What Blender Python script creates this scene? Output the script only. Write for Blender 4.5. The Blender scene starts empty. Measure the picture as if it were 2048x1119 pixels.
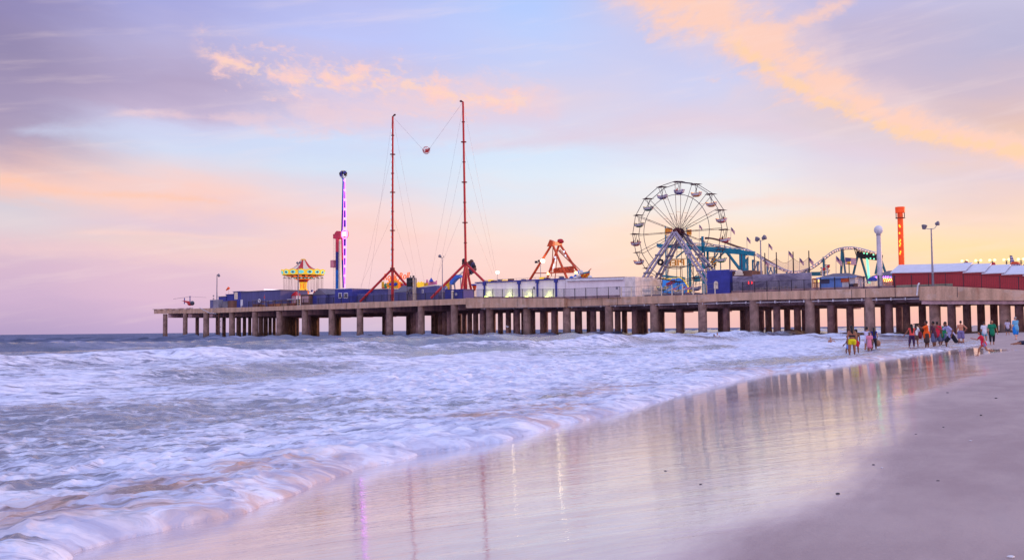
import bpy, bmesh, math, random
import numpy as np
from mathutils import Vector, Matrix
random.seed(7)
scene = bpy.context.scene
C = scene.collection
R = math.radians

# ------------------------------------------------------------------ camera
F, CX, CY = 1991.0, 1024.0, 559.5
CAMZ = 1.6
PITCH, ROLL = math.atan(99.5 / F), -0.0097
CAM_R = Matrix.Rotation(R(90) + PITCH, 3, 'X') @ Matrix.Rotation(ROLL, 3, 'Z')
cam_data = bpy.data.cameras.new('camera')
cam = bpy.data.objects.new('camera', cam_data)
C.objects.link(cam)
cam.matrix_world = Matrix.Translation((0, 0, CAMZ)) @ CAM_R.to_4x4()
cam_data.sensor_width = 36.0
cam_data.lens = 36.0 * F / 2048.0
cam_data.clip_start, cam_data.clip_end = 0.1, 60000.0
scene.camera = cam
scene.view_settings.view_transform = 'Standard'
scene.view_settings.look = 'None'
scene.view_settings.exposure = 0.0
scene.view_settings.gamma = 1.0


def ray(x, y):
    return CAM_R @ Vector(((x - CX) / F, -(y - CY) / F, -1.0))


# ------------------------------------------------------------------ the pier's own frame: a along the front edge, w across (away), z up
FIT = (553.53, 36.105, -0.024595)
Y0 = 275.0
_ux, _uy = (FIT[1] - FIT[2] * CX) / F, FIT[2]
BAY = math.hypot(_ux, _uy) * Y0
U = Vector((_ux, _uy, 0)).normalized()
Wd = Vector((-U.y, U.x, 0))
P0 = Vector(((FIT[0] - CX) / F * Y0, Y0, 0))
ANG = math.atan2(U.y, U.x)
MP = Matrix(((U.x, Wd.x, 0, P0.x), (U.y, Wd.y, 0, P0.y), (0, 0, 1, 0), (0, 0, 0, 1)))


def L(x, y, w=0.0):
    """the point of the plane w metres behind the pier's front edge that lies in direction (x, y); pier coordinates"""
    d = ray(x, y)
    o = Vector((0, 0, CAMZ)) - P0
    k = (w - o.dot(Wd)) / d.dot(Wd)
    p = Vector((0, 0, CAMZ)) + d * k
    q = p - P0
    return Vector((q.dot(U), w, p.z))


def LX(x, w=0.0, z=9.0):
    """a-coordinate of pixel column x at height z on plane w"""
    y = 600.0
    for _ in range(4):
        p = L(x, y, w)
        y -= (z - p.z) * 8.5
    return L(x, y, w).x


DECK = [(306, 619), (400, 616.5), (500, 613.8), (560, 612), (700, 605), (930, 596.4),
        (1130, 597.0), (1300, 591.5), (1400, 588.5), (1490, 584.5), (1640, 579.5), (1838, 573.5), (1885, 571.5), (1960, 575), (2060, 581)]
DK = []
for _x, _y in DECK:
    _p = L(_x, _y)
    DK.append((_p.x, _p.z))


def zd(a):
    if a <= DK[0][0]:
        return DK[0][1]
    for (a0, z0), (a1, z1) in zip(DK, DK[1:]):
        if a <= a1:
            return z0 + (z1 - z0) * (a - a0) / (a1 - a0)
    return DK[-1][1]


# ------------------------------------------------------------------ the shore's own frame: s inland from the water, t along the shore
NX, NY = 0.908, -0.420
TX, TY = 0.420, 0.908
S0_T = [-50, 5.4, 7.3, 8.6, 12.4, 16.3, 23.2, 35.5, 43.1, 57.9, 75, 110, 200, 400]
S0_S = [-5.7, -5.9, -6.2, -6.45, -6.8, -6.8, -6.45, -7.1, -6.0, -5.0, -3.6, -2.5, -2.0, -2.0]


def sand_h(s, t):
    slope = np.interp(t, [0, 12, 45, 90], [0.098, 0.098, 0.086, 0.055])
    b = s + 6.5
    k = np.interp(t, [0, 40], [5.0, 6.0])
    up = slope * k * np.tanh(np.maximum(b, 0) / k) + 0.012 * np.maximum(b - 4, 0)
    dn = np.maximum(-3.0, 0.045 * np.minimum(b, 0))
    return up + dn


def ground(x, y):
    """where the ray of pixel (x, y) meets the sand or the mean water level"""
    d = ray(x, y)
    k = 1.0
    p = Vector((0, 0, CAMZ))
    lo, hi = 0.5, 4000.0
    for _ in range(60):
        k = (lo + hi) / 2
        q = p + d * k
        h = max(0.02, float(sand_h(q.x * NX + q.y * NY, q.x * TX + q.y * TY)))
        if q.z > h:
            lo = k
        else:
            hi = k
    return p + d * k


# ------------------------------------------------------------------ materials
def lin(c):
    return tuple(((v / 255) / 12.92 if v / 255 <= 0.04045 else ((v / 255 + 0.055) / 1.055) ** 2.4) for v in c[:3]) + (1.0,)


class NT:
    def __init__(self, tree):
        self.t = tree
        self.n = tree.nodes
        self.l = tree.links

    def node(self, kind, **kw):
        nd = self.n.new(kind)
        for k, v in kw.items():
            setattr(nd, k, v)
        return nd

    def set(self, sock, v):
        if isinstance(v, bpy.types.NodeSocket):
            self.l.new(v, sock)
        elif v is not None:
            sock.default_value = v

    def math(self, op, a, b=None, c=None, clamp=False):
        nd = self.node('ShaderNodeMath', operation=op, use_clamp=clamp)
        for i, v in enumerate((a, b, c)):
            if v is not None:
                self.set(nd.inputs[i], v)
        return nd.outputs[0]

    def sstep(self, v, a, b, to0=0.0, to1=1.0):
        nd = self.node('ShaderNodeMapRange', interpolation_type='SMOOTHSTEP')
        self.set(nd.inputs['Value'], v)
        self.set(nd.inputs['From Min'], a)
        self.set(nd.inputs['From Max'], b)
        self.set(nd.inputs['To Min'], to0)
        self.set(nd.inputs['To Max'], to1)
        return nd.outputs[0]

    def mix(self, f, a, b, blend='MIX'):
        nd = self.node('ShaderNodeMix', data_type='RGBA', blend_type=blend)
        self.set(nd.inputs[0], f)
        self.set(nd.inputs[6], a)
        self.set(nd.inputs[7], b)
        return nd.outputs[2]

    def noise(self, vec, scale, detail=4, rough=0.55, dist=0.0):
        nd = self.node('ShaderNodeTexNoise')
        if vec is not None:
            self.l.new(vec, nd.inputs['Vector'])
        nd.inputs['Scale'].default_value = scale
        nd.inputs['Detail'].default_value = detail
        nd.inputs['Roughness'].default_value = rough
        nd.inputs['Distortion'].default_value = dist
        return nd

    def mapping(self, vec, scale=(1, 1, 1), rot=(0, 0, 0), loc=(0, 0, 0)):
        nd = self.node('ShaderNodeMapping')
        self.l.new(vec, nd.inputs[0])
        nd.inputs['Location'].default_value = loc
        nd.inputs['Rotation'].default_value = rot
        nd.inputs['Scale'].default_value = scale
        return nd.outputs[0]

    def xyz(self, x, y, z=0.0):
        nd = self.node('ShaderNodeCombineXYZ')
        self.set(nd.inputs[0], x)
        self.set(nd.inputs[1], y)
        self.set(nd.inputs[2], z)
        return nd.outputs[0]

    def sep(self, v):
        nd = self.node('ShaderNodeSeparateXYZ')
        self.l.new(v, nd.inputs[0])
        return nd.outputs

    def curve(self, v, pts):
        """piecewise curve of v: pts sorted [(x, y)], any range"""
        x0, x1 = pts[0][0], pts[-1][0]
        ys = [p[1] for p in pts]
        y0, y1 = min(ys), max(ys) + 1e-6
        nd = self.node('ShaderNodeFloatCurve')
        u = self.math('DIVIDE', self.math('SUBTRACT', v, x0), x1 - x0, clamp=True)
        self.l.new(u, nd.inputs['Value'])
        cv = nd.mapping.curves[0]
        P = [((p[0] - x0) / (x1 - x0), (p[1] - y0) / (y1 - y0)) for p in pts]
        cv.points[0].location = P[0]
        cv.points[1].location = P[-1]
        for q in P[1:-1]:
            cv.points.new(*q)
        nd.mapping.update()
        return self.math('MULTIPLY_ADD', nd.outputs[0], y1 - y0, y0)


MATS = {}


def mat(key, rgb, rough=0.6, metal=0.0, var=0.12, scale=0.8, bump=0.0, emit=None, es=0.0, spec=0.4, streak=False):
    if key in MATS:
        return MATS[key]
    m = bpy.data.materials.new(key)
    m.use_nodes = True
    t = NT(m.node_tree)
    b = t.n['Principled BSDF']
    co = t.node('ShaderNodeTexCoord').outputs['Object']
    v = t.mapping(co, (1, 1, 0.12)) if streak else co
    nz = t.noise(v, scale, 5)
    nf = t.noise(co, scale * 7, 3)
    c = lin(rgb)
    dark = tuple(x * (1 - var * 2.2) for x in c[:3]) + (1,)
    lite = tuple(min(1, x * (1 + var)) for x in c[:3]) + (1,)
    f = t.sstep(t.math('ADD', t.math('MULTIPLY', nz.outputs[0], 0.7), t.math('MULTIPLY', nf.outputs[0], 0.3)), 0.3, 0.68)
    col = t.mix(f, dark, lite)
    t.set(b.inputs['Base Color'], col)
    t.set(b.inputs['Roughness'], t.math('MULTIPLY_ADD', nf.outputs[0], 0.25, rough - 0.12, clamp=True))
    b.inputs['Metallic'].default_value = metal
    b.inputs['Specular IOR Level'].default_value = spec
    if bump:
        bp = t.node('ShaderNodeBump')
        bp.inputs['Strength'].default_value = bump
        bp.inputs['Distance'].default_value = 0.05
        t.l.new(nf.outputs[0], bp.inputs['Height'])
        t.l.new(bp.outputs[0], b.inputs['Normal'])
    if emit:
        b.inputs['Emission Color'].default_value = lin(emit)
        b.inputs['Emission Strength'].default_value = es
    MATS[key] = m
    return m


# ------------------------------------------------------------------ mesh building
class MB:
    def __init__(self):
        self.v, self.f, self.mi, self.m = [], [], [], 0

    def _add(self, vs, fs):
        n = len(self.v)
        self.v += [tuple(p) for p in vs]
        self.f += [tuple(n + i for i in f) for f in fs]
        self.mi += [self.m] * len(fs)
        return self

    def box(self, a0, a1, w0, w1, z0, z1):
        vs = [(a0, w0, z0), (a1, w0, z0), (a1, w1, z0), (a0, w1, z0), (a0, w0, z1), (a1, w0, z1), (a1, w1, z1), (a0, w1, z1)]
        return self._add(vs, [(0, 3, 2, 1), (4, 5, 6, 7), (0, 1, 5, 4), (1, 2, 6, 5), (2, 3, 7, 6), (3, 0, 4, 7)])

    def beam(self, p, q, w, h=None, up=(0, 0, 1)):
        h = h or w
        p, q = Vector(p), Vector(q)
        d = (q - p).normalized()
        upv = Vector(up)
        if abs(d.dot(upv)) > 0.95:
            upv = Vector((0, 1, 0))
        sx = d.cross(upv).normalized() * (w / 2)
        sy = sx.cross(d).normalized() * (h / 2)
        vs = [p - sx - sy, p + sx - sy, p + sx + sy, p - sx + sy, q - sx - sy, q + sx - sy, q + sx + sy, q - sx + sy]
        return self._add(vs, [(0, 3, 2, 1), (4, 5, 6, 7), (0, 1, 5, 4), (1, 2, 6, 5), (2, 3, 7, 6), (3, 0, 4, 7)])

    def tube(self, p, q, r0, r1=None, n=8):
        r1 = r0 if r1 is None else r1
        p, q = Vector(p), Vector(q)
        d = (q - p).normalized()
        x = d.orthogonal().normalized()
        y = d.cross(x)
        vs = []
        for c, r in ((p, r0), (q, r1)):
            for i in range(n):
                an = 2 * math.pi * i / n
                vs.append(c + (x * math.cos(an) + y * math.sin(an)) * r)
        fs = [(i, (i + 1) % n, n + (i + 1) % n, n + i) for i in range(n)]
        fs += [tuple(range(n - 1, -1, -1)), tuple(range(n, 2 * n))]
        return self._add(vs, fs)

    def path(self, pts, r, n=8):
        for p, q in zip(pts, pts[1:]):
            self.tube(p, q, r, r, n)
        return self

    def ell(self, c, rx, ry, rz, seg=12, rings=8):
        vs, fs = [], []
        for j in range(rings + 1):
            th = math.pi * j / rings
            for i in range(seg):
                ph = 2 * math.pi * i / seg
                vs.append((c[0] + rx * math.sin(th) * math.cos(ph), c[1] + ry * math.sin(th) * math.sin(ph), c[2] + rz * math.cos(th)))
        for j in range(rings):
            for i in range(seg):
                k = (i + 1) % seg
                fs.append((j * seg + i, (j + 1) * seg + i, (j + 1) * seg + k, j * seg + k))
        return self._add(vs, fs)

    def lathe(self, c, prof, n=24, mfun=None):
        vs, fs = [], []
        for r, z in prof:
            for i in range(n):
                an = 2 * math.pi * i / n
                vs.append((c[0] + r * math.cos(an), c[1] + r * math.sin(an), c[2] + z))
        base = self.m
        k0 = len(self.f)
        for j in range(len(prof) - 1):
            for i in range(n):
                k = (i + 1) % n
                fs.append((j * n + i, j * n + k, (j + 1) * n + k, (j + 1) * n + i))
        self._add(vs, fs)
        if mfun:
            for j in range(len(prof) - 1):
                for i in range(n):
                    self.mi[k0 + j * n + i] = mfun(i, j)
        self.m = base
        return self

    def prism(self, pts, vec):
        n = len(pts)
        vec = Vector(vec)
        vs = [Vector(p) for p in pts] + [Vector(p) + vec for p in pts]
        fs = [tuple(range(n)), tuple(range(2 * n - 1, n - 1, -1))]
        fs += [(i, n + i, n + (i + 1) % n, (i + 1) % n) for i in range(n)]
        return self._add(vs, fs)

    def ring(self, c, Rr, r, n=48, m=6):
        """torus lying in the a-z plane"""
        vs, fs = [], []
        for i in range(n):
            an = 2 * math.pi * i / n
            for j in range(m):
                b = 2 * math.pi * j / m
                rr = Rr + r * math.cos(b)
                vs.append((c[0] + rr * math.cos(an), c[1] + r * math.sin(b), c[2] + rr * math.sin(an)))
        for i in range(n):
            for j in range(m):
                fs.append((i * m + j, i * m + (j + 1) % m, ((i + 1) % n) * m + (j + 1) % m, ((i + 1) % n) * m + j))
        return self._add(vs, fs)

    def mesh(self, name, mats, off=(0, 0, 0), smooth=False):
        me = bpy.data.meshes.new(name)
        ox, oy, oz = off
        me.from_pydata([(x - ox, y - oy, z - oz) for x, y, z in self.v], [], self.f)
        for m in mats:
            me.materials.append(m)
        if len(mats) > 1:
            me.polygons.foreach_set('material_index', self.mi)
        bm = bmesh.new()
        bm.from_mesh(me)
        bmesh.ops.recalc_face_normals(bm, faces=bm.faces)
        bm.to_mesh(me)
        bm.free()
        if smooth:
            me.polygons.foreach_set('use_smooth', [True] * len(me.polygons))
            me.set_sharp_from_angle(angle=R(40))
        me.update()
        return me


ORG = {}


def setp(o, label=None, cat=None, group=None, kind=None):
    if label: o['label'] = label
    if cat: o['category'] = cat
    if group: o['group'] = group
    if kind: o['kind'] = kind
    return o


def thing(name, label, cat, o, group=None, kind=None):
    e = bpy.data.objects.new(name, None)
    e.empty_display_size = 0.5
    C.objects.link(e)
    o = Vector(o)
    e.matrix_world = Matrix.Translation(MP @ o) @ Matrix.Rotation(ANG, 4, 'Z')
    ORG[e.name] = o
    return setp(e, label, cat, group, kind)


def part(name, mb, mats, root, label=None, smooth=False, kind=None):
    if not isinstance(mats, (list, tuple)):
        mats = [mats]
    off = ORG[root.name]
    ob = bpy.data.objects.new(name, mb.mesh(name, mats, off, smooth))
    C.objects.link(ob)
    ob.parent = root
    ORG[ob.name] = off
    return setp(ob, label, kind=kind)


def single(name, label, cat, mb, mats, o, group=None, smooth=False, kind=None):
    if not isinstance(mats, (list, tuple)):
        mats = [mats]
    o = Vector(o)
    ob = bpy.data.objects.new(name, mb.mesh(name, mats, o, smooth))
    C.objects.link(ob)
    ob.matrix_world = Matrix.Translation(MP @ o) @ Matrix.Rotation(ANG, 4, 'Z')
    ORG[ob.name] = o
    return setp(ob, label, cat, group, kind)


KIDS = {}


def copy_tree(o, parent=None):
    c = o.copy()
    C.objects.link(c)
    if parent is not None:
        c.parent = parent
    for ch in [k for k in bpy.data.objects if k.parent == o]:
        copy_tree(ch, c)
    return c


def text_mb(txt, p, h, vec_a=1.0, depth=0.08, offs=0.0, align='CENTER', shear=0.0):
    """letters standing in the a-z plane at p; vec_a = -1 writes them facing the other way"""
    cu = bpy.data.curves.new('lettering', 'FONT')
    cu.body = txt
    cu.size = h
    cu.extrude = depth / 2
    cu.offset = offs
    cu.align_x = align
    cu.shear = shear
    cu.resolution_u = 3
    ob = bpy.data.objects.new('lettering', cu)
    C.objects.link(ob)
    dg = bpy.context.evaluated_depsgraph_get()
    me = bpy.data.meshes.new_from_object(ob.evaluated_get(dg))
    mb = MB()
    mb._add([(p[0] + v.co.x * vec_a, p[1] - v.co.z, p[2] + v.co.y) for v in me.vertices], [tuple(f.vertices) for f in me.polygons])
    bpy.data.objects.remove(ob)
    bpy.data.meshes.remove(me)
    bpy.data.curves.remove(cu)
    return mb

# ================================================================== SKY AND LIGHT
SKY = {
    0: [(0, 143, 132, 178), (100, 146, 134, 172), (200, 160, 145, 180), (280, 178, 160, 186), (335, 226, 188, 188), (362, 248, 196, 182),
        (400, 214, 204, 216), (430, 222, 208, 216), (480, 226, 198, 208), (540, 214, 182, 206), (600, 206, 176, 208), (665, 182, 160, 200)],
    350: [(0, 168, 168, 222), (80, 184, 176, 216), (150, 182, 166, 200), (210, 196, 178, 208), (250, 205, 205, 236), (300, 210, 218, 242),
          (350, 228, 214, 224), (398, 250, 206, 198), (440, 226, 198, 214), (475, 238, 206, 204), (520, 228, 192, 210), (600, 222, 186, 212), (665, 196, 170, 210)],
    700: [(0, 186, 190, 240), (70, 190, 196, 246), (130, 200, 192, 228), (200, 208, 198, 228), (250, 212, 208, 236), (290, 205, 224, 252),
          (340, 212, 224, 244), (380, 222, 216, 232), (430, 246, 214, 214), (480, 250, 208, 206), (540, 246, 208, 212), (600, 232, 196, 212), (665, 205, 185, 215)],
    1050: [(0, 180, 202, 253), (80, 190, 205, 250), (150, 206, 206, 238), (200, 222, 208, 226), (250, 216, 212, 236), (300, 212, 228, 250),
           (360, 222, 232, 246), (420, 234, 226, 232), (470, 248, 222, 214), (530, 252, 212, 204), (600, 246, 200, 196), (660, 222, 190, 205)],
    1400: [(0, 206, 196, 226), (90, 200, 200, 236), (180, 204, 206, 240), (250, 220, 208, 226), (300, 222, 222, 240), (360, 232, 236, 246),
           (420, 242, 232, 228), (470, 254, 226, 202), (530, 254, 218, 190), (600, 252, 200, 186), (655, 238, 190, 192)],
    1750: [(0, 190, 184, 222), (80, 194, 180, 208), (160, 204, 186, 208), (240, 222, 200, 208), (300, 222, 210, 226), (350, 230, 214, 222),
           (400, 244, 222, 214), (450, 252, 222, 192), (500, 254, 222, 181), (560, 253, 210, 180), (600, 254, 200, 180), (650, 244, 186, 184)],
    2048: [(0, 196, 190, 220), (80, 184, 178, 210), (160, 206, 184, 200), (240, 226, 190, 184), (290, 240, 200, 178), (340, 224, 202, 212),
           (400, 238, 206, 200), (450, 249, 216, 190), (500, 255, 219, 166), (540, 255, 216, 162), (600, 250, 196, 176), (650, 238, 180, 182)],
}


def azel(x, y):
    d = ray(x, y).normalized()
    return math.atan2(d.x, d.y), math.asin(d.z)


world = bpy.data.worlds.new('World')
scene.world = world
world.use_nodes = True
t = NT(world.node_tree)
t.n.clear()
gen = t.node('ShaderNodeTexCoord').outputs['Generated']
sx, sy, sz = t.sep(gen)
AZ = t.math('ARCTAN2', sx, sy)
EL = t.math('ARCSINE', sz)
# slow warp of the whole pattern, stronger across than along the bands
wv = t.xyz(t.math('MULTIPLY', AZ, 2.2), t.math('MULTIPLY_ADD', EL, 9.0, t.math('MULTIPLY', AZ, 1.3)), 0.0)
n1 = t.noise(wv, 1.6, 7, 0.55)
nc = t.sep(n1.outputs['Color'])
n2 = t.noise(t.xyz(t.math('MULTIPLY', AZ, 9.0), t.math('MULTIPLY_ADD', EL, 34.0, t.math('MULTIPLY', AZ, 3.0)), 3.0), 1.0, 8, 0.62)
dE = t.math('ADD', t.math('MULTIPLY', t.math('SUBTRACT', nc[0], 0.5), 0.075), t.math('MULTIPLY', t.math('SUBTRACT', n2.outputs[0], 0.5), 0.022))
elev_keep = t.sstep(EL, 0.0, 0.06)
V = t.math('ADD', EL, t.math('MULTIPLY', dE, elev_keep))
Uw = t.math('ADD', AZ, t.math('MULTIPLY', t.math('SUBTRACT', nc[1], 0.5), 0.12))
TOP = R(50)
prev = None
keys = sorted(SKY)
for kx in keys:
    stops = []
    for (y, *c) in SKY[kx]:
        stops.append((azel(kx, y)[1], c))
    stops = [(max(e, 0.0), c) for e, c in stops]
    stops.sort(key=lambda q: q[0])
    stops.append((R(28), (198, 204, 246)))
    stops.append((TOP, (190, 200, 248)))
    cr = t.node('ShaderNodeValToRGB')
    t.l.new(t.math('DIVIDE', V, TOP, clamp=True), cr.inputs[0])
    cr.color_ramp.interpolation = 'EASE' if False else 'LINEAR'
    el = cr.color_ramp.elements
    el[0].position, el[0].color = stops[0][0] / TOP, lin(stops[0][1])
    el[1].position, el[1].color = 1.0, lin(stops[-1][1])
    for e, c in stops[1:-1]:
        q = el.new(e / TOP)
        q.color = lin(c)
    if prev is None:
        col = cr.outputs[0]
    else:
        f = t.sstep(Uw, azel(prev, 400)[0], azel(kx, 400)[0])
        col = t.mix(f, col, cr.outputs[0])
    prev = kx


def streak(line, amp, nscale, edge, tint, strength, seed, stretch=(1.0, 2.6), tilt=0.0):
    """a band of lit cloud along a line of directions: line = [(px, py, half width px)]"""
    global col
    pc = [(azel(x, y)[0], azel(x, y)[1]) for x, y, h in line]
    pw = [(azel(x, y)[0], h / F) for x, y, h in line]
    vc = t.curve(AZ, pc)
    hw = t.curve(AZ, pw)
    nn = t.noise(t.xyz(t.math('MULTIPLY', AZ, nscale * stretch[0]), t.math('MULTIPLY_ADD', EL, nscale * stretch[1], t.math('MULTIPLY', AZ, tilt * nscale)), seed), 1.0, 9, 0.6, 0.35)
    fine = t.noise(t.xyz(t.math('MULTIPLY', AZ, nscale * 4), t.math('MULTIPLY', EL, nscale * 6), seed + 5), 1.0, 5, 0.6)
    d = t.math('DIVIDE', t.math('ABSOLUTE', t.math('SUBTRACT', EL, vc)), hw)
    m = t.math('SUBTRACT', 1.0, d)
    m = t.math('ADD', m, t.math('MULTIPLY', t.math('SUBTRACT', nn.outputs[0], 0.5), amp))
    m = t.math('ADD', m, t.math('MULTIPLY', t.math('SUBTRACT', fine.outputs[0], 0.5), amp * 0.3))
    k = t.math('MULTIPLY', t.sstep(m, edge[0], edge[1]), strength)
    # fade out past both ends
    k = t.math('MULTIPLY', k, t.sstep(AZ, pc[0][0], pc[0][0] + 0.03))
    k = t.math('MULTIPLY', k, t.sstep(AZ, pc[-1][0], pc[-1][0] - 0.03))
    col = t.mix(k, col, lin(tint))


# soft darker veils first, then the lit peach streaks
streak([(-300, 150, 120), (0, 170, 130), (250, 150, 70), (520, 190, 40), (700, 230, 25)], 1.6, 14, (-0.2, 1.2), (166, 148, 184), 0.22, 11, (0.7, 2.2), 0.5)
streak([(900, 300, 20), (1150, 275, 30), (1400, 240, 40), (1700, 300, 30), (2100, 330, 30)], 1.5, 16, (-0.1, 1.2), (226, 204, 220), 0.6, 15, (0.6, 2.4), -0.5)
streak([(0, 262, 8), (120, 262, 20), (220, 264, 30), (330, 275, 36), (450, 290, 30), (620, 295, 40), (800, 300, 26), (900, 290, 14)], 2.0, 18, (-0.2, 1.3), (206, 214, 242), 0.55, 17, (0.8, 1.8), -0.4)
streak([(560, 190, 50), (700, 215, 80), (860, 225, 80), (1000, 225, 60), (1150, 215, 40)], 2.2, 16, (-0.2, 1.3), (228, 204, 222), 0.6, 19, (0.9, 1.8), 0.2)
streak([(200, 235, 12), (300, 226, 14), (420, 236, 14), (600, 230, 60), (760, 215, 70), (980, 190, 60), (1150, 200, 30)], 3.0, 24, (0.15, 1.2), (242, 206, 210), 0.5, 23, (1, 2.0), 0.3)
streak([(370, 85, 25), (470, 125, 52), (600, 155, 60), (740, 155, 60), (860, 178, 52), (960, 200, 44), (1090, 190, 30)], 4.2, 34, (0.30, 1.5), (252, 206, 200), 0.92, 31, (1.0, 1.7), 0.3)
streak([(380, 95, 18), (480, 128, 30), (600, 150, 34), (740, 160, 36), (860, 178, 36), (960, 200, 30), (1090, 190, 18)], 5.0, 60, (0.6, 1.6), (255, 212, 190), 0.6, 37, (1.0, 1.6), 0.3)
streak([(1180, -60, 70), (1350, -10, 110), (1480, 50, 130), (1600, 100, 120), (1720, 190, 70), (1850, 250, 45), (1960, 280, 34), (2150, 318, 36)], 2.0, 16, (-0.3, 1.2), (238, 206, 208), 0.6, 45, (0.9, 1.8), -0.5)
streak([(1180, -60, 60), (1350, -10, 90), (1480, 60, 95), (1580, 125, 72), (1680, 185, 50), (1780, 235, 36), (1860, 262, 32), (1960, 282, 28), (2150, 318, 34)], 2.8, 26, (-0.1, 0.95), (253, 205, 186), 0.95, 47, (0.9, 1.8), -0.5)
streak([(1430, 65, 40), (1500, 110, 24), (1560, 150, 24), (1640, 195, 24), (1740, 242, 20), (1830, 270, 20), (1960, 290, 20), (2150, 325, 22)], 3.4, 46, (0.1, 1.1), (255, 208, 168), 0.8, 53, (1, 1.4), -0.5)
streak([(1500, 75, 20), (1590, 48, 24), (1680, 10, 22), (1740, -20, 16)], 2.6, 34, (0.0, 1.1), (250, 204, 190), 0.8, 61, (0.8, 1.8), 0.5)
streak([(-500, 345, 22), (0, 358, 24), (120, 384, 20), (300, 400, 22), (480, 422, 26), (700, 446, 26), (860, 474, 20)], 2.2, 20, (-0.2, 1.3), (250, 206, 196), 0.6, 71, (0.7, 2.0), -0.4)
streak([(-500, 340, 12), (0, 356, 16), (70, 374, 16), (160, 386, 14), (300, 392, 12), (480, 410, 10)], 2.4, 30, (0.0, 1.2), (255, 198, 172), 0.6, 73, (0.7, 2.0), -0.4)
streak([(120, 468, 6), (300, 466, 8), (420, 474, 7), (560, 480, 5)], 1.6, 18, (0.0, 1.1), (246, 208, 204), 0.6, 79, (0.5, 2.4), 0.0)
streak([(-100, 500, 20), (200, 500, 26), (500, 520, 26), (900, 510, 20)], 2.2, 20, (-0.1, 1.3), (246, 206, 206), 0.45, 81, (0.5, 2.6), -0.2)
streak([(1200, 470, 16), (1350, 440, 22), (1560, 400, 22), (1800, 430, 18), (2100, 440, 16)], 1.8, 18, (0.0, 1.2), (250, 214, 202), 0.5, 83, (0.5, 2.6), 0.3)
# thin high wisps
nw = t.noise(t.xyz(t.math('MULTIPLY', AZ, 7.0), t.math('MULTIPLY_ADD', EL, 60.0, t.math('MULTIPLY', AZ, -8.0)), 9.0), 1.0, 6, 0.55)
col = t.mix(t.math('MULTIPLY', t.sstep(nw.outputs[0], 0.5, 0.75), 0.22), col, lin((252, 226, 222)))
# behind the viewer the sky strength is raised, added to lift the front lighting
bg1 = t.node('ShaderNodeBackground')
t.l.new(col, bg1.inputs[0])
back = t.sstep(sy, 0.25, -0.6)
t.set(bg1.inputs[1], t.math('MULTIPLY_ADD', back, 0.75, 1.0))
SUN_AZ, SUN_EL = R(66), R(5.5)
skt = t.node('ShaderNodeTexSky', sky_type='NISHITA')
skt.sun_disc = False
skt.sun_elevation = SUN_EL
skt.sun_rotation = SUN_AZ
bg2 = t.node('ShaderNodeBackground')
t.l.new(skt.outputs[0], bg2.inputs[0])
bg2.inputs[1].default_value = 0.012
ads = t.node('ShaderNodeAddShader')
t.l.new(bg1.outputs[0], ads.inputs[0])
t.l.new(bg2.outputs[0], ads.inputs[1])
wo = t.node('ShaderNodeOutputWorld')
t.l.new(ads.outputs[0], wo.inputs[0])
world.cycles.sampling_method = 'MANUAL'
world.cycles.sample_map_resolution = 512

sun_d = bpy.data.lights.new('sun', 'SUN')
sun_d.energy = 1.6
sun_d.angle = R(4)
sun_d.color = (1.0, 0.52, 0.27)
sun = bpy.data.objects.new('sun', sun_d)
C.objects.link(sun)
sdir = Vector((math.sin(SUN_AZ) * math.cos(SUN_EL), math.cos(SUN_AZ) * math.cos(SUN_EL), math.sin(SUN_EL)))
sun.rotation_euler = sdir.to_track_quat('Z', 'Y').to_euler()
sun.location = (60, 60, 60)


# ================================================================== SAND AND SEA
def vnoise(x, y, seed):
    xi, yi = np.floor(x).astype(np.int64), np.floor(y).astype(np.int64)
    fx, fy = x - xi, y - yi
    fx, fy = fx * fx * fx * (fx * (fx * 6 - 15) + 10), fy * fy * fy * (fy * (fy * 6 - 15) + 10)

    def h(a, b):
        k = (a * 374761393 + b * 668265263 + seed * 1442695041) & 0xFFFFFFFF
        k = ((k ^ (k >> 13)) * 1274126177) & 0xFFFFFFFF
        k = k ^ (k >> 16)
        return (k & 0xFFFF) / 65535.0
    return (h(xi, yi) * (1 - fx) + h(xi + 1, yi) * fx) * (1 - fy) + (h(xi, yi + 1) * (1 - fx) + h(xi + 1, yi + 1) * fx) * fy


def fbm(x, y, seed, octs=4, g=0.5):
    r, a, tot = 0, 1.0, 0
    for k in range(octs):
        r = r + a * vnoise(x * 2 ** k + 17.3 * k, y * 2 ** k - 9.1 * k, seed + k)
        tot += a
        a *= g
    return r / tot


def fan(rows, cols):
    Yr = np.array(rows)
    Tn = np.array(cols)
    Y, T = np.meshgrid(Yr, Tn, indexing='ij')
    X = T * (Y + 4.0)
    return X, Y


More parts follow.
